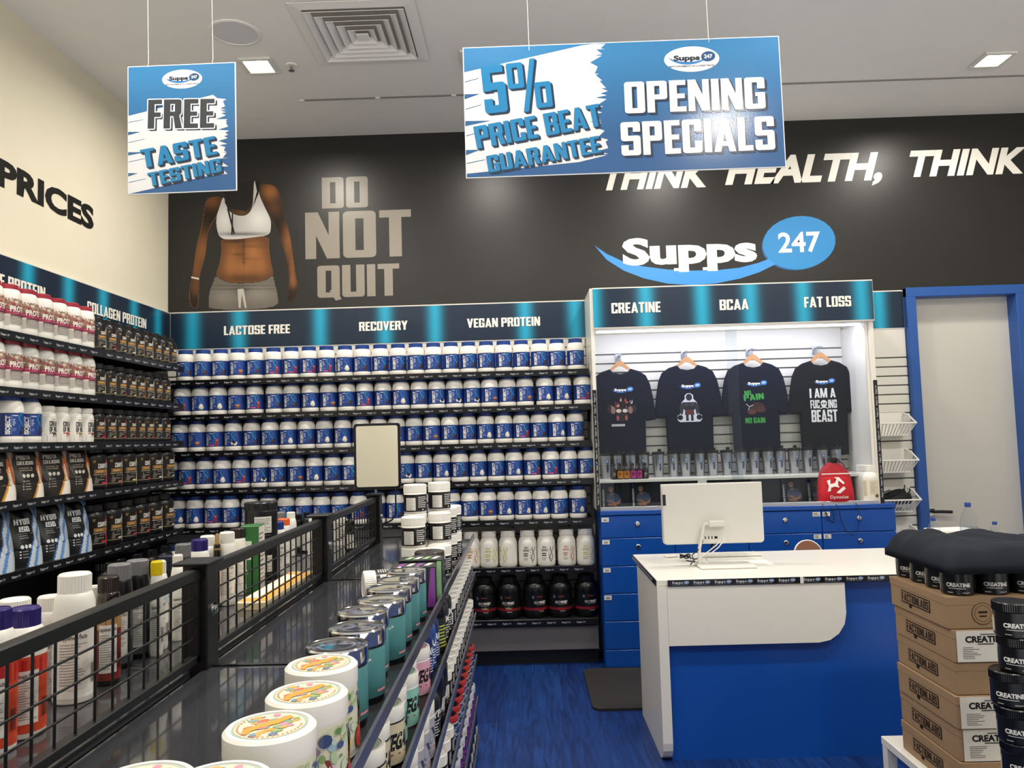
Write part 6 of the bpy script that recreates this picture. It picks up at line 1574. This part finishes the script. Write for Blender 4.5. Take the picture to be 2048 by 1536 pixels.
single('cable_coil', cl, 'small coiled black cable on the counter beside the computer base', 'cable', (x0.x, x0.y, QT))
p = at(1345, 1117, z=QT)
single('adhesive_paper', B().box(-.035, .035, -.025, .025, 0, .012, WHITE_P, .005), 'small white charger box on the counter edge', 'charger', (p.x, p.y + .05, QT), .3)
C.objects[-1].name = 'charger_box'
p = at(1470, 1117, z=QT)
kb = thing('keyboard', 'slim white keyboard lying behind the computer stand', 'keyboard', (p.x, p.y + .1, QT)); part('keyboard_base', B().box(-.16, .16, -.055, .055, 0, .012, ALU, .004), kb)
s = B()
for r_ in range(4):
    for c_ in range(13): s.box(-.15 + c_ * .023, -.131 + c_ * .023, -.045 + r_ * .023, -.027 + r_ * .023, .012, .0145, WHITE_P)
part('key_rows', s, kb)
p = at(1560, 1125, z=QT)
single('paper_sheet', B().box(-.1, .1, -.07, .07, 0, .001, mat('paper', '#E9E7DF', .7, bump=.02)), 'white paper sheet flat on the counter beside the computer base', 'paper', (at(1500, 1125, z=QT).x, at(1500, 1125, z=QT).y, QT))
# stool behind the counter
sp_ = at(1619, 1095, y=4.75)
stool = thing('bar_stool', 'round brown stool top with pale rim showing behind the counter', 'stool', (sp_.x, 4.78, FZ)); zr = sp_.z - FZ
s = B(); s.M = Matrix.Translation((0, 0, zr - .045)) @ Matrix.Rotation(PI / 2 - .25, 4, 'X'); s.lathe([(0, .012), (.078, .012), (.082, .006), (.08, 0), (0, 0)], mat('brown_leather', '#8A5A42', .5, noise=.2, nscale=30, bump=.1), 36); part('backrest', s, stool)
s = B(); s.M = Matrix.Translation((0, 0, zr - .045)) @ Matrix.Rotation(PI / 2 - .25, 4, 'X'); s.lathe([(.081, -.002), (.087, .0), (.087, .01), (.081, .012)], WHITE_P, 36); part('rim', s, stool)
part('back_post', B().tube([(0, .012, zr - .1), (0, .05, zr - .3), (0, .03, .55)], .014, STEEL, 10), stool); part('seat', B().lathe([(0, .57), (.17, .57), (.18, .56), (.18, .54), (.16, .53), (0, .53)], MATS['brown_leather'], 32, cy=-.03), stool)
part('pedestal', B().lathe([(.03, .53), (.03, .03), (.2, .012), (.21, 0)], STEEL, 28, cy=-.03), stool)
# anti-fatigue mat
s = B(); m0 = at(1170, 1340, z=FZ); s.prism(_rr(.335, 4.33, 1.75, 5.07, 'abcd', .05), FZ, FZ + .014, lambda u, v, d: (u, v, d), mat('rubber_mat', '#2A2624', .7, noise=.2, nscale=60, bump=.1))
single('floor_mat', s, 'dark brown rubber standing mat between counter and blue drawers', 'mat')

# ================================================================ cardboard boxes, creatine jars, cloth, table
TX, TY0, TY1, TZ = 1.36, 2.12, 3.12, .348
tb = thing('display_table', 'low white table with square legs under the cardboard boxes', 'table', ((TX + 2.3) / 2, (TY0 + TY1) / 2, FZ)); OT = Vector(((TX + 2.3) / 2, (TY0 + TY1) / 2, FZ))
def tpart(n_, b):
    for i, v in enumerate(b.v): b.v[i] = v - OT
    part(n_, b, tb)
tpart('tabletop', B().box(TX, 2.3, TY0, TY1, TZ - .03, TZ, WLAM, .002))
for x in (TX + .002, 2.26):
    for y in (TY0 + .002, TY1 - .042): tpart('leg', B().box(x, x + .038, y, y + .04, FZ, TZ - .03, WLAM, .002))
CARD = mat('cardboard', '#A28669', .8, spec=.15, noise=.18, nscale=14, bump=.08)
BXX, BY0, BY1, bh = 1.388, 2.607, 3.0, .106
fl_word = 'FACTIONLABS'
for k in range(6):
    z = TZ + bh * k
    dx, dy = (.0, .004, -.003, .004, .0, -.008)[k], (0, .004, -.003, .002, -.002, .004)[k]
    W3 = .42
    b = B().box(0, W3, 0, BY1 - BY0, .0005, bh - .0005, CARD, .003)
    fl = B().box(-.0012, W3 + .001, -.0012, BY1 - BY0 + .001, bh - .028, bh - .0006, CARD, .001)
    pr = B(); fs = lambda u, v: (-.0018, (BY1 - BY0) - u, v); fs2 = lambda u, v: (-.0022, (BY1 - BY0) - u, v); fs3 = lambda u, v: (-.0026, (BY1 - BY0) - u, v)
    off = .085
    pr.poly([(off, .03), (off + .2, .03), (off + .2, .072), (off, .072)], fs, PRINTM, '#241A14'); pr.poly([(off + .055, .018), (off + .07, .018), (off + .075, .032), (off + .055, .032)], fs, PRINTM, '#241A14')
    pr.rect(off + .004, off + .196, .034, .068, fs2, PRINTM, '#9A7D60')
    pr.text(fl_word, 'block', off + .008, off + .192, .037, .028, fs3, PRINTM, '#241A14')
    ff = lambda u, v: (u, -.0018, v); ff2 = lambda u, v: (u, -.0022, v)
    t = thing('cardboard_box', 'brown cardboard box with black lettering, %s of the stack' % ('lowest', 'second from the bottom', 'third from the bottom', 'fourth from the bottom', 'second from the top', 'topmost')[k], 'box', (BXX + dx, BY0 + dy, z), 0, 'stacked cardboard boxes')
    part('carton', b, t); part('lid_flap', fl, t)
    if k == 5:
        for rr_, cc in ((.036, '#4A3626'), (.034, '#9A7D60'), (.027, '#4A3626'), (.0255, '#9A7D60')):
            pr.ellipse(.115, .05, rr_, rr_, (lambda o: lambda u, v: (u, -.0016 - o, v))((.036 - rr_) * .05), PRINTM, cc, 28)
        pr.rect(.1, .13, .052, .058, (lambda u, v: (u, -.0028, v)), PRINTM, '#241A14'); pr.rect(.103, .127, .04, .044, (lambda u, v: (u, -.0028, v)), PRINTM, '#241A14')
    part('printed_marks', pr, t)
    if k in (1, 2, 4):
        lb = B(); lb.box(.012, .19, -.0024, -.0014, .003, bh - .003, mat('label_paper', '#D9D6CF', .6, bump=.02)); g = lambda u, v: (u, -.0029, v)
        lb.text('CREATINE', 'heavy', .04, .175, .066, .02, g, PRINTM, '#16161A'); lb.lines(.08, .16, .057, .063, 1, g, PRINTM, '#3A3A3E', .6); lb.lines(.03, .09, .012, .052, 7, g, PRINTM, '#6E6C68', .35); lb.lines(.09, .16, .088, .094, 1, g, PRINTM, '#5A5856', .6)
        part('address_label', lb, t, 'white printed label')
def creatine(alt=False):
    r, h = .0525, .0985
    b = B().lathe([(0, 0), (r * .9, 0), (r * .97, .004), (r * .97, .07), (r * .92, .073)], BLACK_P, 32); c = ribbed(B(), r * .985, .073, h - .0005, BLACK_P, 60)
    l = B(); q = r * .97; band(l, q, .006, .067, '#131418', seg=36); f = wrap(q, .001)
    l.text('CREATINE', 'heavy', -.037, .037, .03, .0125, f, PRINT, '#ECEAE4'); l.lines(-.03, .036, .022, .026, 1, f, PRINT, '#C9C7C2', .5, 5); l.lines(-.034, -.014, .008, .013, 1, f, PRINT, '#A9A7A2', .5, 2); l.lines(.01, .036, .008, .013, 1, f, PRINT, '#A9A7A2', .5, 2)
    l.rect(-.085, -.068, .012, .05, f, PRINT, '#C9C3B4', 3); l.rect(-.085, -.068, .05, .058, f, PRINT, '#BFA066', 3)
    return [('body', b.mesh('b')), ('lid', c.mesh('l')), ('label', l.mesh('lb'))]
CR = creatine(); ZJ = TZ + 6 * bh
tops = []
for r_ in range(3):
    for c_ in range(4):
        if c_ and r_ == 2: continue
        x = BXX + .062 + r_ * .113; y = BY0 + .06 + c_ * .108
        tops.append((x, y))
for r_ in range(3):
    for c_ in range(4):
        x = BXX + .062 + r_ * .113 + (.004 if c_ else 0); y = BY0 + .06 + c_ * .107
        vis = r_ == 0 or c_ == 0
        if not vis: continue
        lb = 'black creatine jar on the boxes, %s' % ('at the near corner' if r_ == 0 and c_ == 0 else ORD[c_] + ' along the side facing the shelves' if r_ == 0 else ORD[r_] + ' along the front edge' if c_ == 0 else 'hidden under the cloth, inner ' + ORD[r_])
        thing('creatine_jar', lb, 'jar', (x, y, ZJ), -.35 + random.uniform(-.15, .15), 'black creatine jars on the boxes', CR)
for k in range(7):
    xo, yo = (.012, .0, .0, -.006, -.012, .012, .004)[k], (.0, .01, .0, .0, .01, .0, .0)[k]
    for q in range(2):
        x0 = 1.4 + xo + q * .112 + .0; y0 = 2.3 + yo
        thing('creatine_jar', 'black creatine jar in the %s front stack, %s from the table' % (('outer', 'edge of photo')[q] if q == 0 else 'photo-edge', ORD[k]), 'jar', (x0, y0 + q * .012, TZ + .0985 * k), -.42 + random.uniform(-.2, .2), 'stacked creatine jars on the table', CR)
# dark folded cloth over the jars
cz0 = ZJ + .0985
cl = B(); nx, ny = 44, 26
X0, X1, Y0, Y1 = 1.378, 2.1, 2.586, 3.03
rnd = random.Random(4)
def top(u, v):
    x, y = X0 + (X1 - X0) * u, Y0 + (Y1 - Y0) * v
    e = min(1, min(u * 3.2 + .0, 1)) ; ed = (1 - (1 - min(1, u / .16)) ** 2) * (1 - (1 - min(1, v / .16)) ** 2.2) * (1 - (1 - min(1, (1 - v) / .12)) ** 2.2)
    hgt = .07 - .03 * u + .014 * math.exp(-((u - .1) / .09) ** 2) + .007 * math.sin(x * 21 + y * 14) + .006 * math.sin(y * 40 - x * 17) + .004 * math.sin((x + y * 1.7) * 44) - .016 * math.exp(-((v - .25 - .5 * u) / .05) ** 2) - .012 * math.exp(-((v - .8 + .5 * u) / .05) ** 2)
    return (x, y, cz0 + .004 + max(.002, hgt * max(0, ed) ** .5))
tv = [top(i / nx, j / ny) for j in range(ny + 1) for i in range(nx + 1)]
bv = [(X0 + (X1 - X0) * i / nx, Y0 + (Y1 - Y0) * j / ny, cz0 + (-.022 if j == 0 or i == 0 else .002)) for j in range(ny + 1) for i in range(nx + 1)]
n = len(tv); W1 = nx + 1
fs = []
for j in range(ny):
    for i in range(nx):
        a = j * W1 + i
        fs.append((a, a + 1, a + W1 + 1, a + W1)); fs.append((n + a, n + a + W1, n + a + W1 + 1, n + a + 1))
edge = [i for i in range(nx)] ; per = [i for i in range(W1)] + [j * W1 + nx for j in range(1, ny + 1)] + [ny * W1 + i for i in range(nx - 1, -1, -1)] + [j * W1 for j in range(ny - 1, 0, -1)]
for i in range(len(per)):
    a, b_ = per[i], per[(i + 1) % len(per)]; fs.append((a, n + a, n + b_, b_))
cl.add(tv + bv, fs, mat('charcoal_fleece', '#2B2E35', .95, spec=.1, noise=.25, nscale=120, bump=.25), None, True)
single('folded_garment', cl, 'dark charcoal garment folded over the black creatine jars', 'garment')

# ---------------------------------------------------------------- water bottles on the counter
def water(h, r):
    b = B().lathe([(0, .004), (r * .6, 0), (r * .95, .004), (r, .012), (r * .98, h * .2), (r * .96, h * .22), (r, h * .25), (r, h * .55), (r * .97, h * .6), (r * .86, h * .72), (r * .6, h * .84), (r * .3, h * .9), (r * .28, h * .93)], PET, 28)
    c = B().lathe([(r * .33, h * .92), (r * .34, h * .925), (r * .34, h * .99), (r * .3, h), (0, h)], mat('bottle_cap_blue', '#22408F', .35, bump=.03), 24)
    w_ = B().lathe([(0, .006), (r * .92, .006), (r * .96, .014), (r * .94, h * .56), (0, h * .56)], clear('water_' + str(h), tint=(.86, .9, .93, 1), ior=1.33), 28)
    l = B(); f = wrap(r, .0008); l.rect(-r * 1.0, r * 1.0, h * .27, h * .52, f, PRINT, '#D4D6D6', 8); l.lines(-r * .9, -r * .1, h * .29, h * .5, 6, wrap(r, .0012), PRINT, '#8A8E94', .4, 2)
    for k in range(9): l.rect(r * (.1 + k * .06), r * (.13 + k * .06), h * .4, h * .5, wrap(r, .0012), PRINT, '#2A2C30')
    return [('bottle', b), ('cap', c), ('water', w_), ('label', l)]
for px, py, h, r, y, lb in ((1935, 1005, .325, .043, 4.02, 'big clear water bottle with blue cap on the counter end'), (1866, 1035, .25, .034, 3.98, 'small clear water bottle standing before the door handle'), (1989, 1043, .25, .032, 3.92, 'small clear water bottle at the outer counter end')):
    p = at(px, py, y=y); thing('water_bottle', lb, 'bottle', (p.x, y, QT), .3, None, water(max(h * .5, p.z - QT), r))
p = at(1900, 1068, y=4.3)
single('paper_stack', B().box(-.11, .11, -.08, .08, 0, at(1900, 1062, y=4.2).z - QT if at(1900, 1062, y=4.2).z > QT + .01 else .03, mat('paper'), .002), 'white stack of papers behind the water bottles', 'papers', (p.x, 4.28, QT), .05)

# ================================================================ hanging signs
CORR = mat('printed_corflute', rough=.17, attr=True, spec=.65)
def wave_print():
    m = CORR; nt = m.node_tree; b = nt.nodes['Principled BSDF']
    tc = nt.nodes.new('ShaderNodeTexCoord'); wv = nt.nodes.new('ShaderNodeTexWave'); wv.bands_direction = 'X'; wv.inputs['Scale'].default_value = 55
    bp_ = nt.nodes.new('ShaderNodeBump'); bp_.inputs['Strength'].default_value = .05; bp_.inputs['Distance'].default_value = .001
    nt.links.new(tc.outputs['Object'], wv.inputs[0]); nt.links.new(wv.outputs['Fac'], bp_.inputs['Height']); nt.links.new(bp_.outputs[0], b.inputs['Normal'])
wave_print()
def sign(name, label, c4, y, texts, brush, lg, strings, tilt):
    a = at(*c4[0], y=y); w_ = (at(*c4[1], y=y) - a).length; h_ = (at(*c4[2], y=y) - a).length
    sx = lambda u: u * w_; sz = lambda v: -v * w_
    t = thing(name, label, 'sign', (a.x, y, a.z), 0, None, tilt=(0, tilt, 0))
    b = B(); b.box(0, w_, 0, .005, -h_, 0, mat('corflute_white', '#C9CBCE', .4, bump=.03), .0008)
    nb = 26
    for k in range(nb):
        v0, v1 = k / nb, (k + 1) / nb
        q = abs((v0 + v1) / 2 - .25) ; c1, c2 = lin('#2F6F9E'), lin('#214D7C')
        m_ = min(1, max(0, ((v0 + v1) / 2 - .1) / .6)); col = tuple(c1[i] + (c2[i] - c1[i]) * m_ for i in range(3)) + (1,)
        b.rect(.004, w_ - .004, -h_ * v1 + (.004 if k == nb - 1 else 0), -h_ * v0 - (.004 if k == 0 else 0), lambda u, v: (u, -.0006, v), CORR, col, flat=True)
    f1, f2, f3, f4 = [(lambda o: lambda u, v: (sx(u), -o, sz(v)))(o) for o in (.0011, .0016, .0021, .0026)]
    for pl, col in brush: b.poly(pl, f1 if col == 'w' else f2, CORR, '#C3C4C7' if col == 'w' else '#24547F', tess=True)
    part('panel', b, t)
    l = B()
    for tx, (u0, v0), u1, cap, rot, col, sh in texts:
        F_ = lambda o: (lambda u, v: (u, -o, v))
        if sh:
            for dx, dz in ((.0095, -.0085), (.0065, -.006), (.0035, -.003)): l.text(tx, 'block', sx(u0) + dx, None if False else sx(u0) + dx + (u1 - u0) * w_, sz(v0) + dz, cap * w_, F_(.0021), CORR, '#16283E', rot=rot)
        if sh == 'o':
            for dx, dz in ((.004, 0), (-.004, 0), (0, .004), (0, -.004), (.003, .003), (-.003, -.003), (.003, -.003), (-.003, .003)): l.text(tx, 'block', sx(u0) + dx, sx(u0) + dx + (u1 - u0) * w_, sz(v0) + dz, cap * w_, F_(.0024), CORR, '#E9EAEC', rot=rot)
        l.text(tx, 'block', sx(u0), sx(u0) + (u1 - u0) * w_, sz(v0), cap * w_, F_(.0028), CORR, col, rot=rot)
    cu, cv, ru, rv = lg
    l.ellipse(sx(cu), sz(cv), ru * w_, rv * w_, lambda u, v: (u, -.0011, v), CORR, '#CBCCCE', 36)
    lw_ = ru * w_ * 1.7
    fo = lambda o: (lambda u, v: (sx(cu) - lw_ * .5 + u, -o, sz(cv) + v - .02 * lw_))
    logo(l, fo(.0014), lw_, CORR, sw='#2E6FA8', disc='#23466E'); logo_text(l, fo(.0018), lw_, CORR, ink='#1A2433', num='#E9EAEC')
    l.text('BEST SUPPLEMENTS AT LOWEST PRICES', 'tiny', sx(cu) - lw_ * .48, sx(cu) + lw_ * .48, sz(cv) - rv * w_ * .6, rv * w_ * .13, lambda u, v: (u, -.0018, v), CORR, '#1A2433')
    part('lettering', l, t)
    for px, py, pt in strings:
        p = at(px, py, y=y + .002); q = p - Vector((a.x, y, a.z))
        s = B().tube([(q.x, .002, q.z + .008), (q.x - .004, .002, CZ - a.z)], .0014, mat('nylon_string', '#D9D6CE', .4, bump=.02), 6)
        s.tube([(q.x, .0, q.z - .012), (q.x, -.003, q.z), (q.x, .0025, q.z + .008)], .0012, MATS['nylon_string'], 6)
        part('hanging_string', s, t)
    return t
def ragged(x0, top0, top1, xr, bot1, bot0, n, seed, amp):
    """brush-stroke patch: straight left edge, frayed right edge"""
    rnd = random.Random(seed); p = [(x0, bot0)]
    p.append((xr * .8, bot1 + .01))
    ts = sorted(rnd.uniform(0, 1) for _ in range(n + 14))
    for i, q in enumerate(ts):
        v = bot1 + (top1 - bot1) * q
        p.append((xr - (amp * rnd.uniform(.25, 1.1) if i % 2 else rnd.uniform(0, .2) * amp) + .012 * math.sin(q * 14), v))
    p.append((xr * .85, top1 + .004)); p.append((x0, top0))
    return p
Ws = 1690.0
def c8(x, y): return ((x - 118) / Ws, (y - (250 - 58 * (x - 118) / Ws)) / Ws)
def c7(x, y): return ((x - 144) / 578, (y - (350 - 25 * (x - 144) / 578)) / 578)
WT, CYN, CYD = '#C8C9CB', '#176E9D', '#16283E'
br = [(ragged(.003, .082, .004, .445, .375, .41, 26, 2, .04), 'w')]
for y_, x_ in ((515, 205), (662, 260), (820, 200)): br.append(([c8(122, y_ - 6), c8(x_, y_ - 8), c8(122, y_ + 22)], 'b'))
for (x1_, y1_), (x2_, y2_) in (((125, 440), (200, 420)), ((125, 590), (210, 565)), ((125, 735), (180, 720)), ((125, 885), (220, 865))): br.append(([c8(x1_, y1_), c8(x2_, y2_), c8(x2_, y2_ + 3), c8(x1_, y1_ + 4)], 'b'))
def tx8(t, bl, br_, cap, col, sh=True):
    a, c = c8(*bl), c8(*br_); L_ = math.hypot(c[0] - a[0], c[1] - a[1]); return (t, a, a[0] + L_, cap / Ws, math.atan2(-(c[1] - a[1]), c[0] - a[0]), col, sh)
def tx7(t, bl, br_, cap, col, sh=True):
    a, c = c7(*bl), c7(*br_); L_ = math.hypot(c[0] - a[0], c[1] - a[1]); return (t, a, a[0] + L_, cap / 578, math.atan2(-(c[1] - a[1]), c[0] - a[0]), col, sh)
sign('hanging_sign', 'wide blue hanging sign with price guarantee and opening specials lettering', [(925, 95), (1558, 72), (929, 357)], 3.0,
     [tx8('5%', (232, 618), (592, 578), 262, CYN), tx8('PRICE BEAT', (182, 808), (850, 683), 122, CYN), tx8('GUARANTEE', (240, 938), (840, 828), 92, CYN), tx8('OPENING', (972, 618), (1716, 592), 172, WT), tx8('SPECIALS', (945, 848), (1755, 815), 182, WT)],
     br, (*c8(1338, 320), 147 / Ws, 70 / Ws), [(1058, 96, 0), (1417, 80, 0)], -.002)
br = [(ragged(.006, .47, .3, .93, 1.05, 1.2, 26, 6, .11), 'w')]
for y_, x_ in ((712, 215), (822, 235), (935, 200)): br.append(([c7(148, y_ - 4), c7(x_, y_ - 4), c7(148, y_ + 14)], 'b'))
for (x1_, y1_), (x2_, y2_) in (((150, 655), (230, 640)), ((150, 765), (235, 745)), ((150, 870), (240, 850)), ((150, 980), (240, 960))): br.append(([c7(x1_, y1_), c7(x2_, y2_), c7(x2_, y2_ + 2), c7(x1_, y1_ + 3)], 'b'))
sign('hanging_sign', 'small square blue hanging sign offering free taste testing', [(255, 133), (471, 122), (252, 390)], 3.0,
     [tx7('FREE', (252, 692), (606, 686), 158, '#33363B', 'o'), tx7('TASTE', (225, 905), (622, 828), 100, CYN), tx7('TESTING', (262, 1004), (645, 922), 74, CYN)],
     br, (*c7(437, 420), 107 / 578, 52 / 578), [(297, 130, 0), (426, 124, 0)], -.008)
